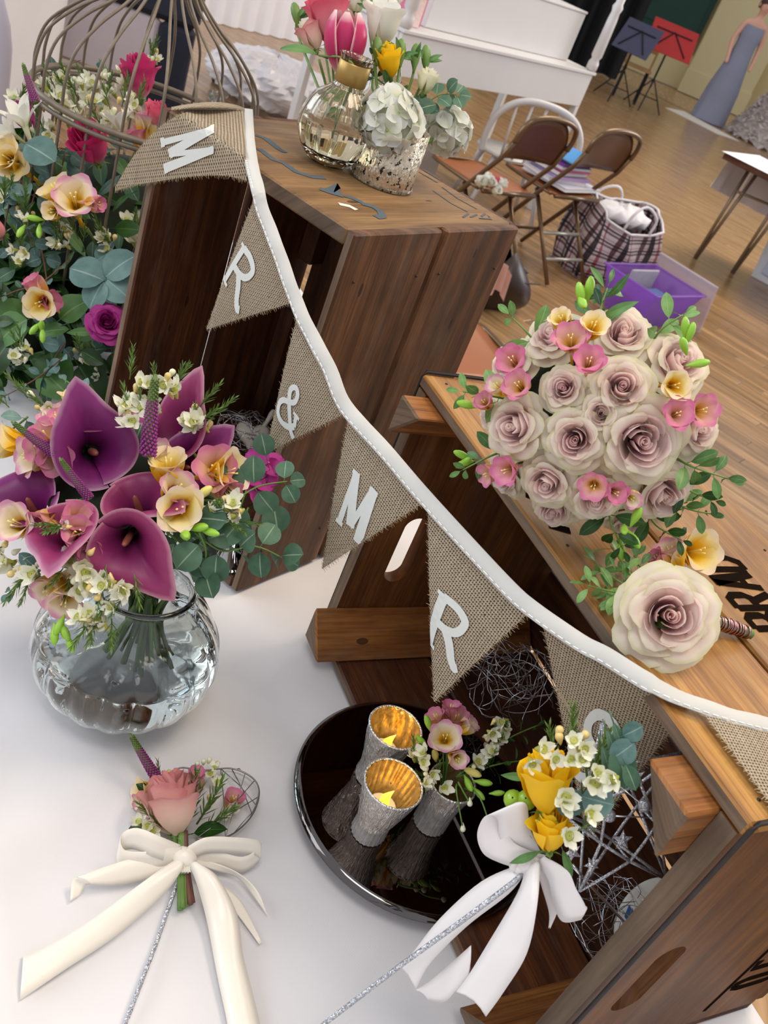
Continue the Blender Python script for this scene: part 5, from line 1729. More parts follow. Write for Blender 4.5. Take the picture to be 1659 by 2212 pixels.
for (x, y, dx, dy, L, k) in ((1235, 1700, -.1, -1, .020, 'euc'), (1255, 1720, 1, -.25, .022, 'euc'), (1300, 1610, .25, -.9, .03, 'blade'), (1325, 1560, .3, -.9, .034, 'blade'), (1330, 1605, .2, -.8, .03, 'euco'), (1345, 1590, .8, .4, .014, 'euc'), (1350, 1650, .3, -.7, .018, 'euco'), (1310, 1575, .3, -.8, .03, 'blade'), (1320, 1640, .4, .3, .018, 'euc')):
    leaf(w2d, pw(x, y, .086), idir(dx, dy, .1), idir(.1, .1, 1), L, k, 'euc_g' if k != 'euc' else 'euc')
for (x, y, dx, dy) in ((1150, 1680, -1, .1), (1215, 1835, .3, -.9), (1165, 1840, -.8, -.3)):
    leaf(w2d, pw(x, y, .056), idir(dx, dy, .1), idir(0, .2, 1), .022, 'blade', 'leaf_g')
MB().add(*ellipsoid(pw(1148, 1868, .048), (.010, .009, .009), 12, 8)).build('bow_knot', MT['satin_w'], w2d)
for i in range(4):
    MB().add(*ellipsoid(pw(1112 + 11*i, 1860 + 6*(i % 2) + 12, .05), (.0042, .0042, .0038), 8, 6)).build('bow_fold', MT['satin_w'], w2d)
loopband2('bow_loop', [(1148, 1862, .050), (1110, 1850, .056), (1075, 1830, .060), (1062, 1790, .066), (1078, 1752, .074), (1105, 1752, .074), (1112, 1800, .062), (1135, 1850, .052)], V((0, 0, .012)) + idir(1, .1, 0)*.015, 'satin_w', w2d)
ribbon2('bow_tail', [(1128, 1866, .047), (1040, 1905, .042), (950, 1985, .034), (890, 2060, .027), (860, 2084, .024)], [(1140, 1878, .050), (1100, 1930, .050), (1010, 2000, .040), (930, 2080, .029), (898, 2138, .022)], 'satin_w', w2d, 6, .003)
ribbon2('bow_tail', [(1136, 1872, .052), (1118, 1930, .056), (1052, 2042, .046), (1010, 2110, .040), (985, 2142, .034)], [(1166, 1868, .055), (1160, 1960, .062), (1138, 2060, .056), (1090, 2140, .044), (1050, 2196, .038)], 'satin_w', w2d, 6, .005)
ribbon2('bow_tail', [(1018, 2042, .036), (975, 2080, .026), (930, 2118, .018), (898, 2138, .020)], [(1012, 2112, .034), (985, 2140, .026), (960, 2164, .016), (925, 2160, .012)], 'satin_w', w2d, 6, .002)
ribbon2('bow_loop', [(1160, 1862, .052), (1185, 1900, .054), (1195, 1950, .050), (1215, 1990, .046), (1255, 1986, .044)], [(1176, 1858, .056), (1225, 1880, .062), (1245, 1920, .058), (1262, 1950, .052), (1264, 1960, .050)], 'satin_w', w2d, 6, .006)
ribbon2('bow_tail', [(1158, 1872, .050), (1172, 1920, .046), (1186, 1970, .040), (1185, 2005, .034)], [(1172, 1872, .052), (1196, 1920, .048), (1206, 1960, .042), (1187, 2006, .034)], 'satin_w', w2d, 5, .002)

# ---- rose bouquet on the lying crate
BC = at(1288, 905, ZT2 + 0.088)
BR_ = 0.094
rb = thing('rose_bouquet', 'hand tied bouquet of cream mauve roses and pink freesias on the lying crate', 'bouquet', V((BC.x, BC.y, ZT2)))
def bpt(px, py, sink=0.0):
    p = onsphere(px, py, BC, BR_)
    nrm_ = (p - BC).normalized()
    return p - nrm_*sink, nrm_
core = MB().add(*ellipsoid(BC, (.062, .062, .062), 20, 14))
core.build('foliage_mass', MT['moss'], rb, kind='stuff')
ROS = [(1182, 702, 62, 'open'), (1355, 697, 66, 'open'), (1488, 765, 72, 'open'), (1350, 828, 70, 'open'), (1208, 830, 52, 'open'), (1078, 770, 56, 'open'), (1100, 922, 68, 'cup'), (1237, 955, 68, 'open'), (1397, 957, 96, 'open'), (1535, 930, 62, 'open'), (1170, 1060, 62, 'open'), (1285, 1098, 60, 'open'), (1448, 1085, 74, 'open'), (1060, 1048, 54, 'open'), (1185, 1125, 52, 'open'), (1365, 1158, 48, 'open'), (1032, 895, 40, 'open'), (1450, 905, 42, 'open'), (1300, 890, 46, 'open')]
for x, y, r, k in ROS:
    p, nn = bpt(x, y, .012)
    view = (CAM - p).normalized()
    z = (nn*0.8 + view*0.45).normalized()
    s = r*mpp(p)*1.13
    sub = 0.5 if k == 'open' else 0.8
    rose(rb, frame(p - z*s*0.25, z, None, s), 'rose_core', 'rose_out', k)
for x, y, s, m, op in ((1240, 752, .017, 'fre_pink', .9), (1128, 792, .017, 'fre_rose', .8), (1283, 728, .0165, 'fre_yel', .6), (1275, 795, .016, 'fre_rose', .7), (1140, 840, .016, 'fre_pink', .8), (1100, 842, .014, 'fre_cream', .6), (1438, 842, .0165, 'fre_yel', .7), (1442, 895, .015, 'fre_rose', .9), (1490, 888, .016, 'fre_pink', .9), (1115, 1003, .015, 'fre_rose', .8), (1080, 1010, .014, 'fre_pink', .7), (1283, 1032, .015, 'fre_pink', .9), (1325, 1045, .014, 'fre_rose', .6), (1355, 1055, .012, 'fre_cream', .5), (1222, 715, .014, 'fre_yel', .6), (1075, 872, .012, 'fre_pink', .6)):
    p, nn = bpt(x, y, -.012)
    z = (nn*.7 + (CAM - p).normalized()*.3 + V((rnd.uniform(-.5, .5), rnd.uniform(-.5, .5), rnd.uniform(-.3, .5)))*.6).normalized()
    freesia(rb, frame(p, z, None, s*.86), m, openness=op)
for x, y, d, s in ((1258, 672, (-.2, 1, .2), .0095), (1275, 662, (.1, 1, .3), .010), (1262, 690, (.1, -.6, .8), .009), (1452, 735, (-.1, 1, .4), .0085), (1462, 745, (.2, .9, .4), .0085), (1450, 770, (-.4, .6, .6), .0085), (1478, 803, (.9, .1, .4), .0085), (1045, 878, (-1, .2, .3), .0095), (1018, 978, (-.9, .4, .2), .009), (1030, 990, (.6, .4, .6), .009), (1005, 1000, (-.9, -.2, .2), .008), (1362, 1085, (.3, .8, .5), .009), (1340, 1110, (-.2, -.4, .8), .008), (1358, 1130, (.4, -.8, .4), .009), (1335, 1150, (0, -1, .3), .009)):
    p, nn = bpt(x, y, -.014)
    bud(rb, frame(p, idir(*d), None, s*.85), 'bud_g')
for base, tip, kind, m, n, L in (((1290, 690), (1312, 622), 'blade', 'leaf_g', 4, .026), ((1300, 680), (1295, 640), 'hebe', 'euc_g', 3, .016), ((1140, 720), (1105, 685), 'hebe', 'leaf_h', 2, .022), ((1430, 710), (1475, 680), 'hebe', 'leaf_h', 3, .020), ((1060, 855), (1000, 846), 'hebe', 'leaf_h', 3, .019), ((1500, 1010), (1575, 1035), 'hebe', 'leaf_g', 4, .019), ((1480, 1100), (1535, 1110), 'hebe', 'leaf_g', 4, .018), ((1490, 1060), (1540, 1080), 'hebe', 'leaf_d', 3, .018), ((1060, 985), (1000, 1015), 'hebe', 'leaf_g', 3, .017), ((1420, 1140), (1470, 1165), 'hebe', 'leaf_d', 3, .017), ((1320, 1130), (1345, 1185), 'hebe', 'leaf_d', 3, .018)):
    pa, na = bpt(*base, .0)
    da = depth(pa)
    leafy(rb, [BC.lerp(pa, .8), pa, atd(tip[0], tip[1], da + .004)], L*1.4, kind, m, n, 'leaf_sprig', 'stem', up=idir(0, 0, 1), start=.35)
hand = BC - N2*.0 + U2*-.05 + V((0, 0, -.03))
for i in range(9):
    a = i*.7
    o_ = V((.012*math.cos(a), .012*math.sin(a), .004*math.sin(3*a)))
    stem(rb, [BC + o_, BC + N2*.06 + V((0, 0, -.045)) + o_*1.1, BC + N2*.128 + V((0, 0, -.068)) + o_*1.1], .003, 'stem')
# ---- buttonhole on the lying crate
bt = at(1440, 1330, ZT2 + .030)
bh = thing('buttonhole', 'buttonhole of one cream rose and a yellow freesia with a copper wired stem', 'buttonhole', V((bt.x, bt.y, ZT2)))
zb = (idir(-.12, .1, 1)).normalized()
rose(bh, frame(bt - zb*.006, zb, None, .0385), 'rose_core', 'rose_out', 'open')
for (x, y, h, s, m, d, op) in ((1512, 1190, .026, .0215, 'fre_yel', (.35, .1, 1), 1.0), (1448, 1190, .026, .018, 'fre_cream', (-.5, .8, .4), .35), (1420, 1205, .02, .013, 'fre_pink', (-.8, .5, .3), .3)):
    freesia(bh, frame(at(x, y, ZT2 + h), idir(*d), None, s), m, openness=op)
a_, b_, c_ = at(1530, 1340, ZT2 + .016), at(1575, 1352, ZT2 + .009), at(1617, 1368, ZT2 + .0065)
stem(bh, [bt + V((0, 0, -.01)), a_, b_, c_, c_ + (c_ - b_)*.12], .0042, 'stem')
hx_ = MB()
pts = []
ax_ = (c_ - a_)
al = ax_.normalized()
s1 = al.orthogonal().normalized()
s2 = al.cross(s1)
for i in range(420):
    t = i/419
    a = t*2*PI*24 + .8*math.sin(t*60)
    r = .0052 + .0006*math.sin(t*90) - .0008*t
    pts.append(a_.lerp(b_, min(1, 2*t)).lerp(b_.lerp(c_, max(0, 2*t - 1)), t) + (s1*math.cos(a) + s2*math.sin(a))*r)
hx_.add(*tube(pts, .0007, 4))
hx_.build('copper_wire_wrap', MT['coppwire'], bh)
for base, tip, n, L in (((1380, 1290), (1285, 1215), 6, .016), ((1380, 1270), (1320, 1180), 5, .016), ((1370, 1290), (1270, 1265), 5, .016), ((1390, 1240), (1370, 1200), 5, .014), ((1375, 1310), (1318, 1285), 4, .016)):
    leafy(bh, [bt + V((0, 0, -.012)), at(base[0], base[1], ZT2 + .014), at((base[0] + tip[0])/2, (base[1] + tip[1])/2, ZT2 + .018), at(tip[0], tip[1], ZT2 + .013)], L*1.3, 'hebe', rnd.choice(('leaf_h', 'leaf_g', 'leaf_h')), n, 'hebe_sprig', 'stem', up=V((0, 0, 1)), start=.3, taper=.3)

# ================================================================ on top of the standing crate
def base1(px, py):
    return at(px, py, ZT1 + .0006)
bv = base1(703, 352)
bvt = thing('bud_vase', 'round fluted glass bud vase with a gold neck band on the standing crate', 'vase', bv)
pv = [(v.x, v.y) for v in smooth_prof([(.001, .001, 0), (.016, .0006, 0), (.026, .006, 0), (.0385, .026, 0), (.040, .044, 0), (.033, .064, 0), (.020, .076, 0), (.0155, .082, 0), (.0155, .104, 0), (.0185, .110, 0)], 5)]
rp = lambda a, t: 0.05*(abs(math.cos(8*a + t*1.5)) - .5)*math.sin(PI*min(1, t*1.25)) if t < .8 else 0
iv = [(max(.0008, r - .0022), z + (.004 if z < .01 else 0)) for r, z in pv]
MB().add(*lathe(pv + iv[::-1], 96, rp), M=T(bv)).build('vase_body', MT['glass_a'], bvt)
wv = [(max(.0006, r - .0005), z + .0004) for r, z in iv if z < .048]
MB().add(*lathe([(.0005, wv[0][1])] + wv + [(.0005, wv[-1][1])], 96, rp), M=T(bv)).build('water', MT['water'], bvt, kind='stuff')
MB().add(*lathe([(.0156, .083), (.0166, .084), (.0166, .103), (.0156, .104)], 40), M=T(bv)).build('neck_band', MT['gold'], bvt)
b2 = base1(768, 318)
bo = thing('glass_bottle', 'clear glass bottle with two looped handles behind the bud vase', 'bottle', b2)
pb = [(.001, .001), (.019, .0006), (.021, .006), (.021, .045), (.017, .060), (.0095, .068), (.0095, .092), (.0125, .097)]
ib = [(max(.0008, r - .0018), z + (.003 if z < .01 else 0)) for r, z in pb]
MB().add(*lathe(pb + ib[::-1], 48), M=T(b2)).build('bottle_body', MT['glass'], bo)
for sg in (-1, 1):
    dx = idir(1, 0, 0)*sg
    MB().add(*tube([b2 + dx*.0095 + V((0, 0, .088)), b2 + dx*.022 + V((0, 0, .090)), b2 + dx*.026 + V((0, 0, .076)), b2 + dx*.018 + V((0, 0, .060))], .0028, 8)).build('handle', MT['glass'], bo)
vt = base1(822, 392)
vo = thing('votive_holder', 'mottled mercury glass votive holding white hydrangea on the standing crate', 'votive', vt)
rv2 = lambda a, t: 0.012*math.cos(28*a)
MB().add(*lathe([(.0005, .0005), (.0335, .0005), (.0345, .003), (.0345, .062), (.0325, .062), (.0325, .005), (.0005, .004)], 112, rv2), M=T(vt)).build('cup', MT['merc2'], vo)
MB().add(*tube([vt + V((.0345*math.cos(a), .0345*math.sin(a), .0022)) for a in [2*PI*k/48 for k in range(48)]], .0018, 6, close=True)).build('foot_ring', MT['glass'], vo)

def single(name, label, px, py, d, z, s, root, make, stemr=.0016, stemm='stem', group=None):
    """one cut flower: its own thing, with its stem down into the vessel"""
    p = atd(px, py, d)
    zz = idir(*z)
    t = thing(name, label, 'flower', root, group)
    make(t, p, zz)
    stem(t, [p - zz*s*.6, p - zz*s*1.6 + V((0, 0, -.006)), root.lerp(p, .3), root], stemr, stemm)
    return t
rv_ = bv + V((0, 0, .03))
def tulip_make(t, p, z):
    F_ = frame(p, z, idir(.9, -.2, .5), .0235)
    me = proto('tulip', lambda: MB().add(*grid(7, 9, lambda a, b: (.15 + .85*math.sin(PI*min(1, .12 + .62*b))**1.1 - .2*b**3 - .22*(2*a - 1)**2*math.sin(PI*min(1, .1 + .9*b)), (2*a - 1)*.62*math.sin(PI*(.06 + .9*b))**.75, -1.1 + 2.5*b))).mesh('tulip_petal', [MT['tulip']])[0])
    for i in range(6):
        k = .82 if i % 2 else 1.0
        inst('petal', me, t, F_ @ Matrix.Rotation(PI/3*i, 4, 'Z') @ Matrix.Rotation(-.03 if i % 2 else .03, 4, 'Y') @ Matrix.Diagonal((k, k, .96 if i % 2 else 1.0, 1)))
single('tulip', 'deep pink tulip with pale petal edges in the bud vase', 745, 98, .985, (.12, .85, .5), .02, rv_, tulip_make)
def mk_rose(core, out, kind, s):
    return lambda t, p, z: rose(t, frame(p, z, None, s), core, out, kind, name='bloom')
single('rose', 'coral pink rose behind the tulip in the bud vase', 712, 62, 1.02, (-.1, .85, .3), .03, rv_, mk_rose('rose_coral', 'rose_coral', 'bud', .031))
single('rose', 'pink and white rose at the top edge above the coral rose', 705, -6, 1.05, (0, 1, .2), .03, rv_, mk_rose('rose_hot', 'rose_coral', 'bud', .020))
vv = vt + V((0, 0, .02))
LWG = 'white lisianthus on the standing crate'
single('lisianthus', 'large cream white lisianthus right of the tulip', 822, 72, 1.02, (.15, .9, .35), .03, vv, mk_rose('white_pet', 'white_pet', 'bud', .028), group=LWG)
single('lisianthus', 'white lisianthus closed bud above the tulip', 768, 12, 1.06, (0, 1, .1), .03, rv_, mk_rose('white_gr', 'white_pet', 'bud', .017), group=LWG)
single('lisianthus', 'white lisianthus at the top edge beside the green bud', 850, 2, 1.07, (.2, 1, .2), .03, vv, mk_rose('white_pet', 'white_pet', 'bud', .017), group=LWG)
single('lisianthus', 'small greenish white lisianthus above the eucalyptus leaves', 918, 188, 1.0, (.3, .9, .3), .02, vv, mk_rose('white_gr', 'white_gr', 'bud', .0145), group=LWG)
single('lisianthus', 'faded cream lisianthus leaning left of the tulip', 676, 92, 1.02, (-.35, .9, .2), .03, rv_, mk_rose('white_gr', 'rose_pink', 'bud', .018), group=LWG)
def ran_make(t, p, z):
    rose(t, frame(p, z, None, .0185), 'rose_yel', 'rose_yel', 'bud', name='bloom')
single('yellow_bloom', 'bright yellow half open bloom above the hydrangea', 842, 148, .99, (-.1, .8, .6), .016, vv, ran_make)
def budstem(t, p, z):
    bud(t, frame(p, z, None, .0135), 'stem', 'closed_bud')
    for k in range(3):
        leaf(t, p - z*.004, (z*.4 + jit(idir(rnd.uniform(-1, 1), 0, .3), .4)).normalized(), idir(0, 0, 1), .02, 'blade', 'leaf_g')
single('green_bud', 'pointed green bud beside the yellow bloom', 866, 112, .99, (.05, 1, .1), .014, vv, budstem, group='green buds on the standing crate')
single('green_bud', 'green bud between the tulip and the yellow bloom', 815, 108, .985, (0, 1, .1), .012, vv, budstem, group='green buds on the standing crate')
single('green_bud', 'slim pale green bud left of the small lisianthus', 897, 122, 1.0, (.1, 1, .1), .012, vv, budstem, group='green buds on the standing crate')
single('green_bud', 'small green bud highest on the right of the vases', 920, 125, 1.01, (0, 1, .1), .010, vv, budstem, group='green buds on the standing crate')
single('green_bud', 'curled green bud left of the coral rose', 640, 32, 1.04, (-.2, .9, .1), .010, rv_, budstem, group='green buds on the standing crate')
single('green_bud', 'green bud between the lisianthus blooms at the top edge', 806, 18, 1.05, (.1, 1, .1), .012, vv, budstem, group='green buds on the standing crate')
blt = thing('grass_blade', 'long green leaf blade sticking out left of the bud vase', 'foliage', rv_)
stem(blt, [rv_, bv + V((0, 0, .10)), atd(690, 120, 1.0)], .0012)
leaf(blt, atd(690, 120, 1.0), idir(-1, .32, .05), idir(0, .4, 1), .045, 'blade', 'leaf_g')
# hydrangea heads
def hydr(label, px, py, d, R, n, seed):
    c = atd(px, py, d)
    t = thing('hydrangea', label, 'flower', vv)
    q2 = random.Random(seed)
    MB().add(*ellipsoid(c, R*.55, 12, 8)).build('flower_head_core', MT['wax_ctr'], t)
    for i in range(n):
        zz = 1 - 2*(i + .5)/n
        a = i*2.39996
        nn = V((math.sqrt(1 - zz*zz)*math.cos(a), math.sqrt(1 - zz*zz)*math.sin(a), zz))
        if nn.dot((CAM - c).normalized()) < -.55:
            continue
        floret(t, c + nn*R*q2.uniform(.82, 1.02), jit(nn, .25), .0175*q2.uniform(.9, 1.15))
    stem(t, [c, c.lerp(vv, .5), vv], .0022)
hydr('full white hydrangea head hanging over the mottled votive', 838, 262, .965, .032, 44, 1)
hydr('second white hydrangea head to the right of the votive', 968, 285, 1.03, .021, 20, 2)
ec = thing('eucalyptus_sprig', 'eucalyptus sprig with round leaves right of the white hydrangea', 'foliage', vv)
leafy(ec, [vv, vt + V((.004, .0, .07)), atd(905, 235, 1.0), atd(950, 205, 1.0), atd(988, 205, 1.0)], .022, 'euc', 'euc_g', 5, 'stalk', 'stem', up=idir(0, .2, 1), start=.42, taper=.2)
fil = thing('filler_foliage', 'dark leafy filler between the tulip and the yellow bloom', 'foliage', vv)
leafy(fil, [vv, vt + V((-.006, .004, .08)), atd(805, 160, 1.0), atd(808, 120, 1.01)], .02, 'hebe', 'leaf_d', 6, 'stalk', 'stem_d', up=idir(0, .3, 1), start=.4)

# ================================================================ birdcage and its flowers
CC = V((-0.505, 1.25, CZ))
RCG = 0.144
cage = thing('birdcage', 'grey wire birdcage with an ogee dome among the flowers', 'birdcage', CC)
prof = smooth_prof([(RCG, .004, 0), (RCG, .12, 0), (RCG, .25, 0), (RCG, .36, 0), (RCG*1.0, .395, 0), (.134, .43, 0), (.104, .462, 0), (.068, .488, 0), (.040, .515, 0), (.022, .548, 0), (.012, .58, 0)], 5)
nb = 22
for k in range(nb):
    a = 2*PI*(k + .3)/nb
    MB().add(*tube([CC + V((v.x*math.cos(a), v.x*math.sin(a), v.y)) for v in prof], .0021, 6)).build('cage_bar', MT['cage'], cage)
def ring(name, R, z, r, m='cage'):
    MB().add(*tube([CC + V((R*math.cos(a), R*math.sin(a), z)) for a in [2*PI*k/64 for k in range(64)]], r, 8, close=True)).build(name, MT[m], cage)
ring('hoop', RCG + .002, .362, .0042)
ring('hoop', RCG + .002, .352, .0032)
ring('base_hoop', RCG, .006, .005)
MB().add(*lathe([(.0005, .57), (.012, .572), (.014, .582), (.008, .59), (.006, .60), (.0005, .604)], 14), M=T(CC)).build('finial', MT['cage'], cage)
qk = CC + V((RCG*math.cos(3.75), RCG*math.sin(3.75), .355))
for i in range(5):
    MB().add(*tube([qk + V((.005*math.cos(a + i), .005*math.sin(a), .004*math.cos(a))) for a in (0, 1.5, 3, 4.5, 6)], .0011, 5)).build('wire_tie', MT['iron'], cage)

fa = thing('flower_arrangement', 'large loose arrangement of pink roses, freesias and eucalyptus filling the birdcage', 'flower arrangement', CC)
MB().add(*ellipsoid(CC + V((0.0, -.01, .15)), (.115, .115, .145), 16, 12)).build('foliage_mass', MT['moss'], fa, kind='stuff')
qf = random.Random(9)
def fap(px, py, d):
    return atd(px, py, d)
for (x, y, d, r) in ((30, 560, 1.30, .075), (40, 420, 1.32, .062), (70, 700, 1.26, .066)):
    c_ = fap(x, y, d)
    for i in range(30):
        nn_ = V((qf.gauss(0, 1), qf.gauss(0, 1), qf.gauss(.2, 1))).normalized()
        t_l = (nn_.orthogonal() + nn_*.5 + V((0, 0, -.3))).normalized()
        t_l = Matrix.Rotation(qf.uniform(0, 6.28), 3, nn_) @ t_l
        leaf(fa, c_ + nn_*r*.92, t_l, nn_, qf.uniform(.05, .075), qf.choice(('oval', 'broad', 'oval')), qf.choice(('leaf_d', 'leaf_d', 'leaf_g')))
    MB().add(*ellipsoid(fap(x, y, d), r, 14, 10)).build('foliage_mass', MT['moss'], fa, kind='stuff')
for (x, y, dx, dy, L) in ((226, 606, -.9, .35, .046), (228, 600, .8, .65, .048), (230, 604, .75, -.6, .040), (224, 608, -.45, -.8, .038), (120, 350, -.7, .45, .044)):
    leaf(fa, fap(x, y, 1.125), idir(dx, dy, .1), idir(-.1, .35, 1), L, 'euc', 'euc')
# large leaves low in front
for (x, y, d, dx, dy, L, k, m) in ((60, 690, 1.16, -.8, -.5, .055, 'broad', 'leaf_g'), (20, 740, 1.16, -.6, -.8, .055, 'broad', 'leaf_d'), (110, 760, 1.17, .2, -1, .06, 'broad', 'leaf_d'), (130, 690, 1.17, .6, .5, .05, 'broad', 'leaf_g'), (170, 790, 1.2, .4, -.6, .06, 'broad', 'leaf_d'), (220, 800, 1.22, .5, -.5, .05, 'broad', 'leaf_d'), (90, 800, 1.17, .6, -.5, .055, 'broad', 'leaf_g'), (30, 640, 1.17, -.7, .2, .05, 'oval', 'leaf_d')):
    leaf(fa, fap(x, y, d), idir(dx, dy, .1), idir(0, .4, 1), L, k, m)
for i in range(150):
    x, y = qf.uniform(-30, 300), qf.uniform(280, 850)
    if x > 330 - (y - 400)*.18:
        continue
    a = qf.uniform(0, 6.28)
    leaf(fa, fap(x, y, 1.26 + qf.uniform(-.06, .05) - .07*(y - 280)/570), idir(math.cos(a), math.sin(a) - .3, qf.uniform(-.2, .5)), jit(idir(0, .3, 1), .5), qf.uniform(.022, .042), qf.choice(('oval', 'euco', 'blade', 'hebe', 'euco')), qf.choice(('leaf_d', 'leaf_d', 'euc_g', 'euc', 'leaf_g')))
for pts, L, n, d in (([(190, 560), (225, 590), (230, 600)], .034, 2, 1.18), ([(60, 330), (130, 320), (150, 330)], .036, 2, 1.19), ([(10, 330), (50, 400), (40, 440)], .028, 3, 1.17), ([(80, 400), (60, 480), (70, 530)], .028, 3, 1.17), ([(140, 330), (130, 370), (110, 380)], .028, 2, 1.19), ([(90, 540), (100, 600), (100, 640)], .022, 3, 1.17), ([(140, 740), (120, 770), (110, 790)], .022, 2, 1.16), ([(200, 690), (180, 710), (200, 730)], .024, 2, 1.2), ([(20, 440), (10, 500), (25, 540)], .024, 3, 1.17), ([(110, 170), (150, 140), (175, 130)], .026, 1, 1.3), ([(205, 240), (215, 175), (215, 150)], .018, 2, 1.3)):
    leafy(fa, [fap(x, y, d) for x, y in pts], L, 'euc', 'euc', n, 'eucalyptus_sprig', 'stem_r', up=idir(0, .2, 1), spread=1.3, taper=.3, start=.2)
leafy(fa, [fap(150, 760, 1.16), fap(90, 810, 1.13), fap(40, 840, 1.12), fap(-20, 870, 1.12)], .02, 'euco', 'euc', 5, 'trailing_twig', 'stem_r', up=idir(0, .2, 1))
leafy(fa, [fap(150, 560, 1.18), fap(90, 610, 1.16), fap(30, 630, 1.16), fap(-10, 650, 1.16)], .02, 'euco', 'euc_g', 5, 'trailing_twig', 'stem_r', up=idir(0, .2, 1))
for (x, y, d, s, z, k, m) in ((303, 188, 1.23, .030, (.05, .85, .4), 'bud', 'rose_hot'), (203, 330, 1.17, .030, (-.1, .5, .75), 'bud', 'rose_hot'), (232, 700, 1.125, .026, (.25, .1, .9), 'open', 'rose_mag'), (60, 265, 1.19, .020, (-.3, .7, .4), 'bud', 'rose_mag'), (-8, 500, 1.15, .024, (-.5, .1, .8), 'bud', 'rose_coral'), (330, 262, 1.2, .02, (.4, .6, .4), 'bud', 'rose_coral')):
    rose(fa, frame(fap(x, y, d), idir(*z), None, s), m, m, k)
for (x, y, d, s, m, z, op) in ((160, 425, 1.13, .031, 'fre_cream', (.2, .2, 1), 1.0), (118, 405, 1.14, .026, 'fre_yel', (-.4, .6, .7), .9), (112, 455, 1.13, .021, 'fre_yel', (-.3, -.3, .9), .35), (210, 440, 1.13, .018, 'fre_pink', (.8, -.2, .4), .25), (12, 335, 1.16, .030, 'fre_yel', (-.3, .2, .9), .8), (25, 350, 1.16, .026, 'fre_yel', (.2, -.4, .8), .8), (75, 612, 1.14, .022, 'fre_pink', (-.4, .6, .6), .35), (85, 655, 1.13, .026, 'fre_yel', (.0, -.4, .9), .7), (110, 650, 1.14, .021, 'fre_rose', (.6, -.1, .5), .4), (318, 262, 1.2, .026, 'fre_cream', (.2, .8, .4), .4), (300, 290, 1.2, .022, 'fre_pink', (-.2, .6, .5), .4), (340, 255, 1.21, .022, 'fre_pink', (.6, .7, .3), .3)):
    freesia(fa, frame(fap(x, y, d), idir(*z), None, s), m, openness=op)
def lily(x, y, d, s, z):
    F_ = frame(fap(x, y, d), idir(*z), None, s)
    me = proto('alst', lambda: MB().add(*grid(5, 8, lambda a, b: (.1 + .75*b**1.3, (2*a - 1)*.26*math.sin(PI*(.08 + .9*b))**.8, 1.1*b - .25*b**3 + .1*(2*a - 1)**2))).mesh('lily_petal', [MT['white_pet']])[0])
    o = MB().add(*tube([F_ @ V((0, 0, -1)), F_ @ V((0, 0, -.3)), F_ @ V((0, 0, .1))], [s*.05, s*.1, s*.14], 7)).build('alstroemeria', MT['white_gr'], fa)
    for i in range(6):
        inst('petal', me, o, F_ @ Matrix.Rotation(PI/3*i, 4, 'Z') @ Matrix.Rotation(rnd.uniform(-.15, .15), 4, 'Y'))
lily(55, 275, 1.16, .032, (-.1, .7, .6))
lily(260, 285, 1.2, .026, (-.1, .8, .4))
lily(35, 295, 1.17, .022, (-.5, .3, .6))
for (x, y, d, n, sp, r) in ((125, 195, 1.22, 6, 34, .010), (165, 185, 1.24, 6, 36, .010), (200, 215, 1.22, 8, 40, .010), (145, 240, 1.2, 7, 40, .010), (230, 250, 1.2, 7, 40, .010), (320, 150, 1.26, 5, 28, .009), (250, 180, 1.25, 5, 30, .009), (45, 225, 1.2, 5, 24, .009), (110, 245, 1.2, 4, 30, .010), (230, 525, 1.17, 3, 18, .010), (290, 490, 1.2, 4, 16, .010), (300, 520, 1.2, 3, 14, .009), (160, 505, 1.16, 3, 26, .008), (45, 770, 1.14, 5, 18, .009), (40, 555, 1.15, 3, 16, .009), (175, 770, 1.17, 2, 14, .008), (225, 805, 1.2, 3, 16, .007), (10, 440, 1.16, 2, 14, .008), (90, 300, 1.17, 3, 22, .009), (60, 470, 1.16, 2, 16, .008), (130, 530, 1.16, 2, 16, .008), (285, 240, 1.2, 4, 28, .009)):
    wax_spray(fa, x, y, d, n, sp, r, 2, (.0, .8, .4), 2, L=.034)
for (x, y, d, z) in ((75, 472, 1.14, (-.9, .1, .3)), (45, 500, 1.14, (-.3, -.8, .4)), (85, 500, 1.14, (.1, -.9, .3)), (75, 710, 1.13, (-.5, -.7, .3)), (92, 725, 1.13, (.1, -1, .2)), (90, 705, 1.13, (.2, .4, .6))):
    bud(fa, frame(fap(x, y, d), idir(*z), None, .0095), 'bud_g')
spike(fa, fap(78, 222, 1.12), idir(-.35, .9, 0), .05)
spike(fa, fap(275, 180, 1.27), idir(0, 1, 0), .03)
# ================================================================ the hall behind
HX = V((0.49, 0.872, 0)).normalized()          # the hall's long direction, as the cart and chairs show it
HY = V((-HX.y, HX.x, 0))
wall = MB()
wall.add(*cbox((20, .2, 5.2), .002))
me, c = wall.mesh('wall_back', plain('cream_wall_paint', 'c9b684', .7, 0, .05, 3), False)
inst('wall_back', me, None, T((-9, 20.6, 0)), kind='structure')
def boxm(name, F, lo, hi, mat, parent=None, ch=.002, smooth=False):
    size = [hi[i] - lo[i] for i in range(3)]
    vs, fs, uv = cbox(size, ch)
    c_ = V(size)/2
    m = MB().add([p - c_ for p in vs], fs, uv).mesh(name, mat, smooth)[0]
    return inst(name, m, parent, F @ T(V(lo) + c_))
I4 = Matrix.Identity(4)
cream = plain('cream_woodwork', 'd6c797', .5)
white = plain('white_paint_gloss', 'd2cecb', .35, 0, .03, 8)
green = plain('dark_green_paint', '123f34', .6, 0, .2, 3)
black = plain('black_curtain', '0c0c10', .9, 0, .3, 6)
x0 = aty(1462, 196, 20.4).x
x1 = aty(1600, 240, 20.4).x
tag(boxm('trim_1', I4, (x0, 20.25, 0), (x1, 20.6, 4.4), cream), kind='structure')
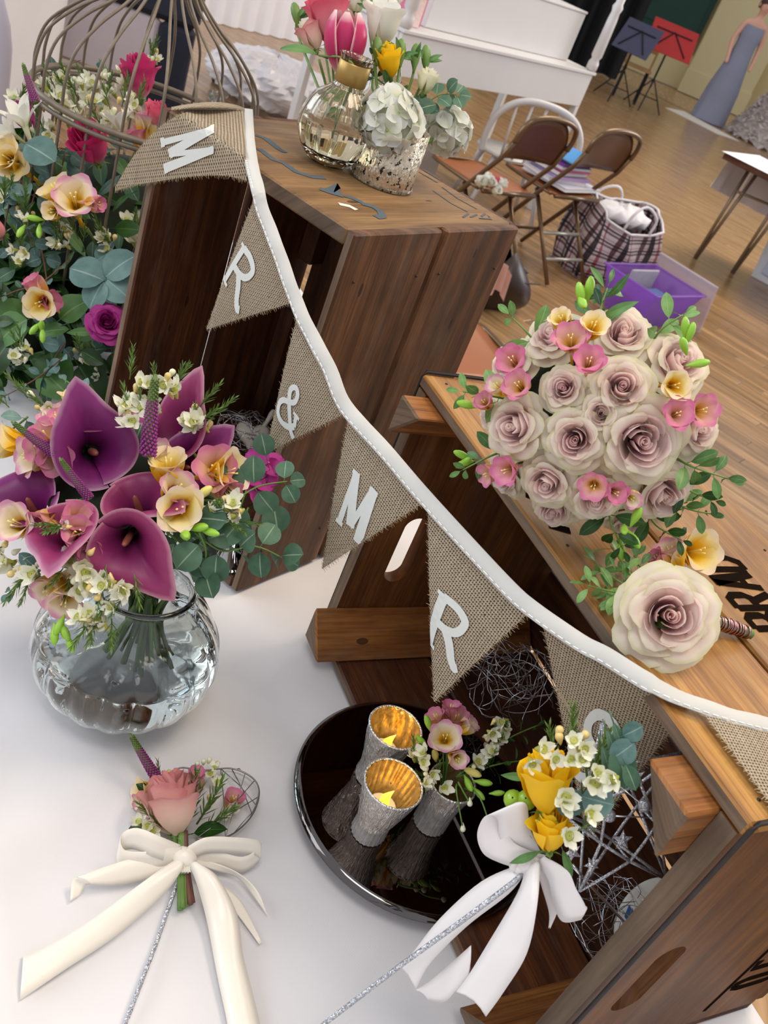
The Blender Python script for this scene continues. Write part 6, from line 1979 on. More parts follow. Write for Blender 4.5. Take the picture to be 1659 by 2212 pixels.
tag(boxm('trim_2', I4, (x0 - .02, 20.22, 0), (x1 + .02, 20.25, .42), cream), kind='structure')
tag(boxm('baseboard_back', I4, (-8, 20.5, 0), (x0, 20.6, .62), cream), kind='structure')
d1 = boxm('door_1', I4, (x0 - 2.6, 20.48, .62), (x0 - .05, 20.6, 3.4), green)
tag(d1, kind='structure')
for k in range(2):
    boxm('door_panel', I4, (x0 - 2.4 + 1.2*k, 20.46, .9), (x0 - 1.35 + 1.2*k, 20.49, 3.1), green, d1)
cur = MB()
ca, cb_ = aty(1225, 120, 17.0), aty(1415, 165, 17.0)
cur.add(*grid(80, 6, lambda a, b: (ca.x - 1.2 + (cb_.x - .55 - ca.x + 1.2)*a, 17 + .09*math.sin(a*58) + .05*math.sin(a*23), .02 + 3.4*b)))
tag(cur.build('stage_curtain', black, None), 'tall black curtain at the far end of the hall behind the music stands', 'curtain')

# ---- white sweet cart
ca_, cb2 = V((-.80, 4.84, 0)), V((.135, 6.5, 0))
cx = (cb2 - ca_).normalized()
cn = V((-cx.y, cx.x, 0))
cart = thing('sweet_cart', 'white wooden sweet cart with corner posts standing behind the spindle back chair', 'cart', ca_.lerp(cb2, .5))
FCt = fr(ca_, cx, cn, (0, 0, 1))
CL = (cb2 - ca_).length
zb_ = onplane(1255, 231, ca_, cn).z
zt_ = .885
boxm('cart_front', FCt, (0, 0, zb_), (CL, .025, zt_), white, cart)
boxm('cart_back', FCt, (0, .55, zb_), (CL, .575, zt_), white, cart)
boxm('cart_end', FCt, (0, .027, zb_), (.025, .548, zt_), white, cart)
boxm('cart_end', FCt, (CL - .025, .027, zb_), (CL, .548, zt_), white, cart)
boxm('cart_shelf', FCt, (-.01, -.012, zt_ + .001), (CL + .012, .587, zt_ + .018), white, cart)
for u in (.02, CL - .02):
    for v_ in (.02, .555):
        boxm('leg', FCt, (u - .02, v_ - .02, 0.0), (u + .02, v_ + .02, zb_ - .002), white, cart)
        MB().add(*lathe([(.02, 0), (.034, .01), (.034, .05), (.024, .07), (.034, .09), (.03, .3), (.026, .34), (.034, .37), (.024, .39), (.03, .6), (.03, 1.1)], 12), M=FCt @ T((u, v_, zt_ + .018))).build('post', white, cart)
box2 = thing('display_box', 'white wooden display box carrying the sweet jars on the cart', 'box', FCt @ V((CL*.55, .32, zt_ + .019)))
zq1 = zt_ + .020
boxm('box_body', FCt, (.32, .14, zq1), (CL - .13, .5, zq1 + .27), white, box2)
boxm('box_lid', FCt, (.315, .135, zq1 + .272), (CL - .125, .505, zq1 + .284), white, box2)
zq2 = zq1 + .285
pinks = [plain('pink_sweets', 'd9768e', .5, 0, .25, 90), plain('green_sweets', '9dbb7e', .5, 0, .2, 90), plain('pale_sweets', 'e6c9c0', .5, 0, .2, 90), plain('rose_sweets', 'c94f6e', .5, 0, .25, 90)]
def jar(u, v_, z, r, h, m, label, stemmed=False):
    p = FCt @ V((u, v_, z))
    t = thing('sweet_jar', label, 'jar', p, 'glass jars of sweets on the cart')
    if stemmed:
        pf = [(.001, .001), (.036, .001), (.034, .004), (.005, .012), (.004, .05), (.012, .06), (r*.75, h*.62), (r, h)]
    else:
        pf = [(.001, .001), (r*.9, .001), (r, .01), (r, h*.85), (r*.8, h*.95), (r*.85, h)]
    MB().add(*lathe(pf + [(a - .003, b) for a, b in pf[::-1] if a > .01], 24), M=T(p)).build('jar_glass', MT['glass'], t)
    mb = MB()
    q_ = random.Random(int(u*997))
    for i in range(34):
        a = q_.uniform(0, 6.28)
        zz = q_.uniform(h*.2, h*.8) if not stemmed else q_.uniform(h*.66, h*1.08)
        rr = math.sqrt(q_.random())*r*(.72 if not stemmed else .66)
        mb.add(*ellipsoid(p + V((rr*math.cos(a), rr*math.sin(a), zz)), .013, 6, 4))
    mb.build('sweets', m, t, kind='stuff')
def cu(px, py, z):                              # position along the cart for a picture point
    q_ = FCt.inverted() @ at(px, py, z)
    return q_.x, max(.17, min(.47, q_.y))
for (px, py, r, h, m, lb, st_) in ((1052, 20, .045, .12, 3, 'glass jar of deep pink sweets on the display box', False), (1090, 28, .04, .09, 2, 'small glass jar of pale sweets beside the deep pink jar', False), (1112, 36, .03, .10, 0, 'stemmed glass of pink sweets in the middle of the display box', True), (1148, 30, .042, .13, 1, 'glass jar of green sweets on the display box', False), (1168, 45, .03, .08, 2, 'small glass jar of cream sweets next to the green jar', False), (1222, 62, .055, .19, 0, 'tall stemmed glass heaped with pink sweets at the box end', True)):
    u, v_ = cu(px, py, zq2)
    jar(u, v_, zq2, r, h, pinks[m], lb, st_)
for i, (u, v_) in enumerate(((.09, .12), (.16, .10), (.22, .14))):
    p = FCt @ V((u, v_, zt_ + .0195))
    t = thing('sweet_tub', ('clear tub of pink striped sweets at the left end of the cart', 'clear tub of brown and pink sweets second on the cart', 'clear tub of rose sweets nearest the display box')[i], 'tub', p, 'sweet tubs on the cart shelf')
    boxm('tub_body', fr(p, cx, cn, (0, 0, 1)), (-.028, -.028, 0), (.028, .028, .13), (pinks[0], pinks[2], pinks[3])[i], t)
    boxm('tub_lid', fr(p, cx, cn, (0, 0, 1)), (-.03, -.03, .131), (.03, .03, .14), white, t)
bx = thing('storage_box', 'grey cardboard box on the floor under the sweet cart', 'box', at(1060, 215, .0))
gcard = plain('grey_cardboard', '9c948c', .8, 0, .1, 5)
boxm('box_body', FCt, (.55, .2, 0.001), (.95, .5, .36), gcard, bx)
boxm('box_lid', FCt, (.54, .19, .361), (.96, .51, .40), gcard, bx)

# ---- white spindle back chair
wc = thing('spindle_chair', 'white wooden hoop back spindle chair behind the brown folding chairs', 'chair', V((-.08, 5.75, 0)))
wx = V((.93, .36, 0)).normalized()
wn = V((-wx.y, wx.x, 0))
FW = fr(V((-.05, 5.74, 0)), wx, wn, (0, 0, 1)) @ Matrix.Diagonal((1.13, 1.0, .86, 1))
arc = [(-.235, 0, .45), (-.25, -.015, .58), (-.235, -.03, .70), (-.17, -.045, .80), (-.07, -.05, .845), (.07, -.05, .845), (.17, -.045, .80), (.235, -.03, .70), (.25, -.015, .58), (.235, 0, .45)]
MB().add(*tube([FW @ v for v in smooth_prof(arc, 5)], .019, 8)).build('hoop', white, wc)
for i in range(5):
    x = -.15 + .075*i
    MB().add(*tube([FW @ V((x*.85, 0, .45)), FW @ V((x*1.05, -.035, .845 - 1.9*x*x))], .0075, 6)).build('spindle', white, wc)
MB().add(*lathe([(.0005, 0), (.20, 0), (.215, .012), (.205, .03), (.0005, .026)], 32), M=FW @ T((0, .19, .425))).build('seat', white, wc)
for sx in (-1, 1):
    for sy in (0, 1):
        MB().add(*tube([FW @ V((.13*sx, .08 + .22*sy, .43)), FW @ V((.20*sx, .0 + .40*sy, .002))], [.017, .013], 8)).build('leg', white, wc)
MB().add(*tube([FW @ V((-.165, .19, .2)), FW @ V((.165, .19, .2))], .01, 6)).build('stretcher', white, wc)

# ---- brown metal folding chairs
brown = plain('bronze_metal', '6e563c', .3, .6, .12, 20)
bpan = plain('brown_back_panel', '5c3a1c', .28, .25, .12, 12)
oseat = plain('tan_hard_seat', '96511c', .4, 0, .12, 10)
greyb = plain('pale_metal_bar', 'a8a49a', .35, .5)
def folding_chair(label, o, f, group=None, wdt=.40):
    f = V(f).normalized()
    wv_ = V((f.y, -f.x, 0))                     # right of the sitter
    t = thing('folding_chair', label, 'chair', o, group)
    F = fr(o, wv_, f, (0, 0, 1))
    h = wdt/2
    # frame: back uprights run down into the front legs, bent at the seat
    for s in (-1, 1):
        MB().add(*tube([F @ V(v) for v in ((s*h, .34, .012), (s*h, .06, .43), (s*h, -.06, .60), (s*h, -.10, .70))], .0125, 8)).build('leg', brown, t)
        MB().add(*tube([F @ V(v) for v in ((s*(h - .03), -.20, .012), (s*(h - .03), .12, .41))], .0115, 8)).build('leg', brown, t)
    top = [(-h, -.10, .69), (-h*1.0, -.112, .745), (-h*.86, -.122, .795), (-h*.5, -.128, .82), (0, -.13, .828), (h*.5, -.128, .82), (h*.86, -.122, .795), (h, -.112, .745), (h, -.10, .69)]
    MB().add(*tube([F @ v for v in smooth_prof(top, 4)], .0135, 8)).build('back_rail', brown, t)
    bp = MB()
    def bf(a, b):
        x = (2*a - 1)*h
        zt2 = .822 - .125*abs(2*a - 1)**3.2
        z = .60 + (zt2 - .60)*b
        return F @ V((x, -.062 - .068*((z - .6)/.22) + .022*(1 - (2*a - 1)**2), z))
    bp.add(*grid(15, 7, bf))
    o_ = bp.build('backrest', bpan, t)
    md = o_.modifiers.new('s', 'SOLIDIFY')
    md.thickness = .004
    st_ = MB()
    def sf(a, b):
        y = -.02 + .40*b
        w_ = h*(1.0 - .10*b) - (.03 if b in (0, 1) else 0)
        return F @ V(((2*a - 1)*w_, y, .435 + .006*math.sin(PI*b) - .010*math.sin(PI*a)))
    st_.add(*grid(11, 9, sf))
    o_ = st_.build('seat', oseat, t)
    md = o_.modifiers.new('s', 'SOLIDIFY')
    md.thickness = .012
    MB().add(*tube([F @ v for v in smooth_prof([(-h, 0, .43), (-h*.97, .2, .43), (-h*.85, .36, .43), (-h*.5, .39, .43), (h*.5, .39, .43), (h*.85, .36, .43), (h*.97, .2, .43), (h, 0, .43)], 4)], .010, 6)).build('seat_frame', brown, t)
    MB().add(*tube([F @ V((-h, -.03, .43)), F @ V((h, -.03, .43))], .012, 6)).build('seat_rail', brown, t)
    for y, z in ((-.115, .12), (-.03, .23)):
        MB().add(*tube([F @ V((-h + .03, y, z)), F @ V((h - .03, y, z))], .010, 6)).build('stretcher', greyb, t)
    MB().add(*tube([F @ V((-h, .26, .13)), F @ V((h, .26, .13))], .009, 6)).build('stretcher', brown, t)
    return F
fd = V((-.80, .60, 0))
def chair_o(px, py, z=.60):                     # chair origin from the lower middle of its backrest
    p = at(px, py, z)
    f = fd.normalized()
    return V((p.x, p.y, 0)) + f*.06
F1c = folding_chair('brown metal folding chair with a small posy on its seat', chair_o(1140, 350), fd, 'brown folding chairs')
F2c = folding_chair('brown metal folding chair with books stacked on its seat', chair_o(1287, 367), fd, 'brown folding chairs')
s3 = at(985, 745, .435)
F3c = folding_chair('tan seated folding chair close behind the standing crate', V((s3.x, s3.y, 0)) - V((.82, .573, 0))*.2, (.82, .573, 0), 'brown folding chairs', .44)
# posy on the first chair
pp1 = at(1052, 412, .455)
ps = thing('posy', 'small pink and white flower posy lying on the folding chair seat', 'posy', pp1)
for i in range(9):
    a = i*2.4
    r = .012*math.sqrt(i)*1.5
    rose(ps, frame(pp1 + V((r*math.cos(a), r*math.sin(a), .028 + .012*math.sin(i))), (math.cos(a)*.5, math.sin(a)*.5 - .3, .8), None, .03), 'white_pet' if i % 3 else 'rose_coral', 'white_pet' if i % 3 else 'rose_coral', 'bud')
# books and folders on the second chair
cols = [('folder', 'white paper wad at the bottom of the pile on the chair', 'e4e2ea', .02), ('folder', 'white ring file low in the pile on the chair', 'd8d6e2', .022), ('notebook', 'lilac edged notebook in the pile on the chair', 'c7a6d2', .016), ('notebook', 'black organiser in the pile on the chair', '15151c', .024), ('folder', 'pink folder in the pile on the chair', 'd0568c', .012), ('folder', 'grey folder in the pile on the chair', 'b8bcc8', .016), ('notebook', 'purple folder near the top of the pile on the chair', '7a2a98', .016), ('notebook', 'navy folder under the blue one on the chair', '1c2450', .012), ('folder', 'bright blue folder on top of the pile on the chair', '2f8fd2', .008)]
z = .452
qb = random.Random(6)
for i, (nm, lb, cl, th) in enumerate(cols):
    a = qb.uniform(-.22, .22) + (.25 if i == 8 else 0)
    F = F2c @ T((qb.uniform(-.02, .02) + (.035 if i in (0, 8) else 0), .15 + qb.uniform(-.02, .02), z)) @ Matrix.Rotation(a, 4, 'Z')
    t = thing(nm, lb, 'folder' if nm == 'folder' else 'notebook', F.translation, 'books piled on the chair')
    w_, l_ = (.15, .11) if i not in (0, 8) else (.19, .15)
    m = plain('cover_' + str(i), cl, .35)
    boxm('cover', F, (-w_, -l_, 0), (w_, l_, .0015), m, t, .0004)
    boxm('pages', F, (-w_ + .006, -l_ + .005, .0016), (w_ - .004, l_ - .005, th - .0026), m if i in (2, 4, 6, 7) else (plain('page_edges', 'dcd6d0', .8) if 'page_edges' not in bpy.data.materials else bpy.data.materials['page_edges']), t, .0004)
    boxm('cover', F, (-w_, -l_, th - .0025), (w_, l_, th - .001), m, t, .0004)
    z += th

# ---- tartan laundry bag
tb = V((.60, 5.66, 0))
bag = thing('laundry_bag', 'large checked woven laundry bag standing open on the floor', 'bag', tb)
tx = V((.78, .62, 0)).normalized()
tn = V((-tx.y, tx.x, 0))
FB_ = fr(tb, tx, tn, (0, 0, 1))
bm_ = MB()
def bagf(a, b):
    an = 2*PI*a
    k = 1/max(abs(math.cos(an)), abs(math.sin(an)))**.75
    x, y = .27*math.cos(an)*k, .17*math.sin(an)*k
    z_ = .38*b*(1 + .10*math.cos(2*an) + .12*math.sin(an))
    sq = 1 + .10*math.sin(PI*b) - .10*b
    return FB_ @ V((x*sq + .012*math.sin(9*an + 6*b), y*sq + .012*math.sin(7*an + 5*b), .003 + z_))
bm_.add(*grid(48, 14, bagf, wrap=True))
bm_.add([FB_ @ V(p) for p in ((-.25, -.15, .003), (.25, -.15, .003), (.25, .15, .003), (-.25, .15, .003))], [[0, 1, 2, 3]])
pm_ = plaid('tartan_weave')
ob = bm_.build('bag_body', pm_, bag)
md = ob.modifiers.new('s', 'SOLIDIFY')
md.thickness = .003
hem = MB()
hem.add(*tube([V(bagf(k/48, 1.0)) + V((0, 0, .004)) for k in range(48)], .007, 6, close=True))
hem.build('bag_hem', MT['cloth_white2'], bag)
for sgn in (-1, 1):
    MB().add(*tube([FB_ @ v for v in smooth_prof([(-.1, sgn*.16, .33), (-.09, sgn*.17, .42), (0, sgn*.15, .47), (.09, sgn*.17, .42), (.1, sgn*.16, .33)], 4)], .008, 6)).build('handle', MT['cloth_white2'], bag)
tf = MB()
tf.add(*grid(20, 8, lambda a, b: FB_ @ V((.2*math.sin(PI*b)*math.cos(2*PI*a), .12*math.sin(PI*b)*math.sin(2*PI*a), .36 - .05*math.cos(PI*b) + .02*math.sin(9*a*6 + 7*b))), wrap=True))
tag(tf.build('tissue_wrap', MT['cloth_white2'], None), 'crumpled white wrapping inside the checked laundry bag', 'wrapping')

# ---- purple plastic box and its lid
pb_ = V((.86, 5.14, 0))
px_ = V((.60, .80, 0)).normalized()
pn_ = V((-px_.y, px_.x, 0))
FP_ = fr(pb_, px_, pn_, (0, 0, 1))
pur = G('purple_translucent_plastic')
pur.p(Base_Color=lin('b288d6'), Roughness=.3)
tr = pur.n('ShaderNodeBsdfTranslucent', {'Color': lin('b47ade')})
tp = pur.n('ShaderNodeBsdfTransparent', {'Color': lin('d8b4f0')})
m1 = pur.n('ShaderNodeMixShader', {0: .4, 1: pur.b.outputs[0], 2: tr.outputs[0]})
m2 = pur.n('ShaderNodeMixShader', {0: .5, 1: m1.outputs[0], 2: tp.outputs[0]})
pur.t.links.new(m2.outputs[0], pur.out.inputs[0])
pbx = thing('plastic_box', 'translucent purple plastic storage box open on the floor', 'box', pb_)
def tapered(name, F, w0, l0, w1, l1, h, th, mat, parent):
    mb = MB()
    def ring_(w_, l_, z_):
        return [F @ V(p) for p in ((-w_, -l_, z_), (w_, -l_, z_), (w_, l_, z_), (-w_, l_, z_))]
    vs = ring_(w0, l0, .002) + ring_(w1, l1, h) + ring_(w1 - th, l1 - th, h) + ring_(w0 - th, l0 - th, .006)
    fs = [[3, 2, 1, 0]]
    for b in (0, 4, 8):
        for k in range(4):
            j = (k + 1) % 4
            fs.append([b + k, b + j, b + 4 + j, b + 4 + k])
    fs.append([12, 13, 14, 15])
    mb.add(vs, fs)
    return mb.build(name, mat, parent, smooth=False)
tapered('box_body', FP_, .17, .115, .245, .175, .215, .004, pur.m, pbx)
for k, (lo, hi) in enumerate((((-.258, -.188, .216), (.258, -.172, .226)), ((-.258, .172, .216), (.258, .188, .226)), ((-.258, -.171, .216), (-.243, .171, .226)), ((.243, -.171, .216), (.258, .171, .226)))):
    boxm('rim', FP_, lo, hi, pur.m, pbx)
clr = G('frosted_clear_plastic')
clr.p(Base_Color=lin('cfc6d2'), Roughness=.3)
tp = clr.n('ShaderNodeBsdfTransparent')
m2 = clr.n('ShaderNodeMixShader', {0: .6, 1: clr.b.outputs[0], 2: tp.outputs[0]})
clr.t.links.new(m2.outputs[0], clr.out.inputs[0])
lid = thing('frosted_cover', 'frosted plastic lid leaning against the purple box', 'lid', pb_ + px_*.36)
FL_ = fr(pb_ + px_*.37, pn_, (px_*-.30 + V((0, 0, .954))).normalized(), (px_*.954 + V((0, 0, .30))).normalized())
boxm('lid_sheet', FL_, (-.20, .003, -.004), (.20, .30, 0), clr.m, lid)
boxm('lid_rim', FL_, (-.205, .003, .0005), (-.19, .30, .012), clr.m, lid)
boxm('lid_rim', FL_, (.19, .003, .0005), (.205, .30, .012), clr.m, lid)
boxm('lid_rim', FL_, (-.189, .286, .0005), (.189, .30, .012), clr.m, lid)
for (nm, lb, ct, lo, hi, cl) in (('blue_cloth', 'folded blue denim cloth inside the purple box', 'cloth', (-.10, -.08, .02), (.14, .05, .15), '4a5f96'), ('grey_board', 'grey card sheet standing in the purple box', 'card', (-.14, .07, .02), (.13, .085, .24), 'a8a2a8'), ('purple_cloth', 'dark purple cloth inside the purple box', 'cloth', (-.155, -.09, .02), (-.11, .05, .17), '43267a')):
    tag(boxm(nm, FP_, lo, hi, plain(nm + '_mat', cl, .8, 0, .2, 20), None, .012), lb, ct)

# ---- brown leather bag on the floor
lb_ = V((.075, 4.32, 0))
lbag = thing('leather_bag', 'slouched dark brown leather bag on the floor by the folding chairs', 'bag', lb_)
FLb = fr(lb_, V((.75, .66, 0)), V((-.66, .75, 0)), (0, 0, 1))
leather = plain('dark_brown_leather', '2c1c16', .4, 0, .3, 14)
lm_ = MB()
lm_.add(*grid(28, 14, lambda a, b: FLb @ V((.24*math.cos(2*PI*a)*(math.sin(PI*(.04 + .93*b))**.5)*(1 - .25*b), (.11*math.sin(2*PI*a) + .02*math.sin(6*PI*a + 5*b))*(math.sin(PI*(.04 + .93*b))**.5), .004 + .24*b - .05*b*math.cos(4*PI*a))), wrap=True))
lm_.build('bag_body', leather, lbag)
MB().add(*tube([FLb @ v for v in smooth_prof([(-.13, 0, .20), (-.12, .06, .24), (0, .13, .22), (.1, .09, .22), (.14, 0, .19)], 4)], .012, 7)).build('handle', leather, lbag)
MB().add(*tube([FLb @ v for v in smooth_prof([(-.19, -.06, .17), (0, -.115, .19), (.19, -.06, .17)], 5)], .004, 6)).build('zip', MT['iron'], lbag)
scf = MB()
scf.add(*grid(12, 9, lambda a, b: FLb @ V((-.16 + .10*a, -.125 - .012*math.sin(5*a*PI) - .02*b, .24 - .12*b + .03*math.sin(4*a)))))
tag(scf.build('scarf', plain('dusty_pink_cloth', 'b98a7c', .8, 0, .1, 20), None), 'dusty pink cloth hanging over the leather bag', 'scarf')

# ---- trestle table at the right with its cloth turned up
t0 = at(1563, 326, .745)
tdx = V((.87, -.49, 0))
tdy = V((.49, .87, 0))
FT2 = fr(V((t0.x, t0.y, 0)), tdx, tdy, (0, 0, 1))
tt = thing('trestle_table', 'trestle table with pale metal legs standing at the right', 'table', FT2 @ V((.6, .3, 0)))
boxm('table_top', FT2, (.01, .01, .70), (1.6, .74, .735), MT['wood_dark'], tt)
legm = plain('pale_bronze_tube', '8f7c66', .35, .5)
lp1, lp2 = FT2.inverted() @ at(1500, 558, 0), FT2.inverted() @ at(1580, 590, 0)
for L_ in (lp1, lp2):
    for dx in (0.0, .035):
        MB().add(*tube([FT2 @ V((L_.x + dx*.2, L_.y + dx*.3, .003)), FT2 @ V((L_.x + .03 + dx*1.6, L_.y + .02 + dx, .70))], .0125, 8)).build('leg', legm, tt)
MB().add(*tube([FT2 @ V((lp1.x + .02, lp1.y + .01, .52)), FT2 @ V((lp2.x + .02, lp2.y + .01, .52))], .010, 6)).build('stretcher', legm, tt)
tc = MB()
tc.add(*grid(30, 22, lambda a, b: FT2 @ V((-.008 + 1.62*a, (-.01 + .77*min(1, b/.7)) if b < .7 else .765 + .02*math.sin(a*40)*(b - .7)*3, .742 if b < .7 else .742 - .34*(b - .7)/.3))))
tc.add(*grid(24, 10, lambda a, b: FT2 @ V((-.010 - .03*b - .02*math.sin(a*17)*b, .22 + .54*a, .742 - (.26 + .08*a)*b))))
tag(tc.build('tablecloth', MT['cloth_white2'], None), 'white cloth on the right trestle table, hanging at the far side', 'tablecloth')
# plastic box under the trestle table
fb = FT2.inverted() @ at(1606, 590, 0)
FBx = FT2 @ T((fb.x + .02, fb.y + .02, 0))
ub = thing('storage_box', 'large milky white plastic storage box under the trestle table at the right edge', 'box', FBx.translation)
tapered('box_body', FBx @ T((.34, .2, 0)), .31, .18, .34, .20, .36, .004, plain('milky_plastic', 'd8dce4', .4, 0, .03, 5), ub)
boxm('lid', FBx, (-.01, -.01, .361), (.69, .41, .385), plain('white_plastic_lid', 'dfe0e6', .35), ub)
boxm('side_panel', FBx, (.09, -.006, .06), (.6, .004, .30), plain('pale_blue_plastic', 'b7c7dc', .5), ub)

# ---- far left: cloth covered tables, chairs
l0, l1 = at(452, 45, 0), at(655, 92, 0)
ld = (l1 - l0).normalized()
ln_ = V((-ld.y, ld.x, 0))
FLt = fr(l0 - ld*1.5, ld, ln_, (0, 0, 1))
lt = MB()
LL = (l1 - l0).length + 2.6
lt.add(*grid(90, 8, lambda a, b: FLt @ V((LL*a, -.004 - .05*b*abs(math.sin(a*70)) - .02*b, .74 - .735*b))))
lt.add([FLt @ V(p) for p in ((0, 0, .741), (LL, 0, .741), (LL, .9, .741), (0, .9, .741))], [[0, 1, 2, 3]])
tag(lt.build('draped_table', MT['cloth_white2'], None), 'long white draped table at the top, beyond the birdcage dome', 'table')
le = V((-2.86, 4.0, 0))
dl = MB()
dl.add(*grid(80, 10, lambda a, b: le + V((.75*math.cos(2*PI*a)*(1 + .03*b*math.sin(a*2*PI*9)), .75*math.sin(2*PI*a)*(1 + .03*b*math.sin(a*2*PI*9)), .76 - .75*b)), wrap=True))
dl.add(*grid(40, 2, lambda a, b: le + V((.75*b*math.cos(2*PI*a), .75*b*math.sin(2*PI*a), .762)), wrap=True))
tag(dl.build('round_table', MT['cloth_white'], None), 'round table under a white cloth at the top left corner', 'table')
navy = plain('navy_upholstery', '1b1f30', .8, 0, .2, 10)
pale = plain('pale_linen_back', 'c9c0c6', .85, 0, .05, 8)
ac = V((-2.32, 5.1, 0))
arm = thing('armchair', 'navy framed chair with a pale back panel behind the birdcage', 'chair', ac)
ax2 = V((.97, .2, 0)).normalized()
FA = fr(ac, ax2, V((-ax2.y, ax2.x, 0)), (0, 0, 1))
boxm('leg', FA, (-.42, -.05, 0), (-.27, .06, .46), navy, arm, .02)
boxm('leg', FA, (.24, -.05, 0), (.42, .06, .46), navy, arm, .02)
boxm('back_rail', FA, (-.43, -.06, .462), (.43, .07, .86), navy, arm, .03)
boxm('back_panel', FA, (-.265, -.03, .10), (.235, .03, .46), pale, arm, .02)
boxm('seat', FA, (-.26, .035, .26), (.23, .5, .36), navy, arm, .03)
gc = V((-1.66, 3.0, 0))
gch = thing('covered_chair', 'grey cloth covered chair back with a rounded top at the left edge', 'chair', V((gc.x - .16, gc.y, 0)))
gm = MB()
FG = fr(V((gc.x - .16, gc.y, 0)), V((.9, -.43, 0)), V((.43, .9, 0)), (0, 0, 1))
gm.add(*grid(26, 14, lambda a, b: FG @ V((.23*math.cos(2*PI*a)*(1 - .12*b)*math.sqrt(max(0, 1 - max(0, (b - .72)/.28)**2)), .04*math.sin(2*PI*a)*math.sqrt(max(.001, 1 - max(0, (b - .8)/.2)**2)), .02 + .80*b)), wrap=True))
gm.build('chair_cover', plain('grey_chair_cover', '9c969e', .85, 0, .06, 6), gch)
# crumpled clear wrapping on the floor
cw = at(585, 190, .10)
qc = random.Random(3)
cm = MB()
ph = [(qc.uniform(5, 16), qc.uniform(5, 16), qc.uniform(0, 6), qc.uniform(.01, .035)) for _ in range(9)]
def crump(a, b):
    r = 1 + sum(k*math.sin(f1_*a*6.28 + f2_*b*3 + p_) for f1_, f2_, p_, k in ph)
    return V((cw.x, cw.y, 0)) + V((.42*math.sin(PI*b)*math.cos(2*PI*a)*r, .42*math.sin(PI*b)*math.sin(2*PI*a)*r, max(.004, .14 - .16*math.cos(PI*b)*r)))
cm.add(*grid(64, 22, crump, wrap=True))
wr = G('thin_white_wrapping')
wr.p(Base_Color=lin('e2dcdc'), Roughness=.25)
tp = wr.n('ShaderNodeBsdfTransparent')
m2 = wr.n('ShaderNodeMixShader', {0: .25, 1: wr.b.outputs[0], 2: tp.outputs[0]})
wr.t.links.new(m2.outputs[0], wr.out.inputs[0])
tag(cm.build('crumpled_wrapping', wr.m, None, smooth=False), 'heap of crumpled white wrapping on the floor behind the standing crate', 'wrapping')
tag(MB().add(*tube([at(462, 168, .02), at(485, 175, .03), at(505, 190, .02), at(545, 205, .02)], [.03, .035, .03, .02], 8)).build('black_strap', black, None), 'black strap on the floor seen through the birdcage dome', 'strap')
bdm = MB()
qd = random.Random(8)
for i in range(26):
    p = at(470 + qd.uniform(-18, 22), 205 + qd.uniform(-12, 14), .03)
    bdm.add(*ellipsoid(p, .014, 6, 5))
tag(bdm.build('glass_beads', MT['glass'], None, kind='stuff'), 'clear glass beads scattered on the floor beside the black strap', 'beads')

# ---- music stands
def music_stand(label, foot, head, tilt, wdt, hgt, mat):
    fo = at(foot[0], foot[1], 0)
    t = thing('music_stand', label, 'music stand', V((fo.x, fo.y, 0)), 'folding music stands')
    hd = aty(head[0], head[1], fo.y)
    hd.x = fo.x + (hd.x - fo.x)
    hz = hd.z
    top = V((hd.x, fo.y, hz))
    blk = black
    MB().add(*tube([V((hd.x, fo.y, .30)), top], .014, 6)).build('pole', blk, t)
    for k in range(3):
        a = 2*PI*k/3 + .4
        MB().add(*tube([V((hd.x, fo.y, .42)), V((hd.x + .32*math.cos(a), fo.y + .32*math.sin(a), .012))], .010, 5)).build('leg', blk, t)
        MB().add(*tube([V((hd.x, fo.y, .18)), V((hd.x + .20*math.cos(a), fo.y + .20*math.sin(a), .175))], .007, 5)).build('brace', blk, t)
    F = frame(top, (tilt[0], -1, .55), (1, tilt[0], 0))
    boxm('desk', F, (-wdt/2, -hgt/2, 0), (wdt/2, hgt/2, .012), mat, t)
    for s in (-1, 1):
        MB().add(*tube([F @ V((0, hgt*.3, -.012)), F @ V((s*wdt*.36, -hgt*.42, -.012))], .008, 5)).build('strut', blk, t)
        MB().add(*tube([F @ V((0, hgt*.25, .018)), F @ V((s*wdt*.36, -hgt*.40, .018))], .010, 5)).build('strut', blk, t)
    MB().add(*tube([F @ V((-wdt*.4, hgt*.22, .018)), F @ V((wdt*.4, hgt*.22, .018))], .010, 5)).build('strut', blk, t)
    return t
red = plain('red_stand_cloth', 'a3150e', .6)
gry = plain('grey_stand_desk', '3c3a52', .5, 0, .1, 8)
music_stand('folding music stand with a bright red desk near the green door', (1392, 240), (1452, 88), (.15,), .66, .42, red)
music_stand('dark grey music stand standing left of the red one', (1352, 232), (1378, 84), (-.5,), .55, .42, gry)
wchr = at(1340, 225, 0)
wch = thing('wooden_chair', 'plain wooden chair among the music stands', 'chair', V((wchr.x, wchr.y + .8, 0)))
FWc = fr(V((wchr.x + .05, wchr.y + .8, 0)), (1, 0, 0), (0, 1, 0), (0, 0, 1))
chw = plain('light_chair_wood', '9a7440', .5)
boxm('seat', FWc, (-.2, -.2, .43), (.2, .2, .46), chw, wch)
for sx in (-.18, .15):
    for sy in (-.18, .15):
        boxm('leg', FWc, (sx, sy, 0), (sx + .03, sy + .03, .43), black, wch)
boxm('backrest', FWc, (-.2, .16, .66), (.2, .19, .88), chw, wch)
for sx in (-.2, .17):
    boxm('back_post', FWc, (sx, .165, .46), (sx + .03, .185, .66), chw, wch)

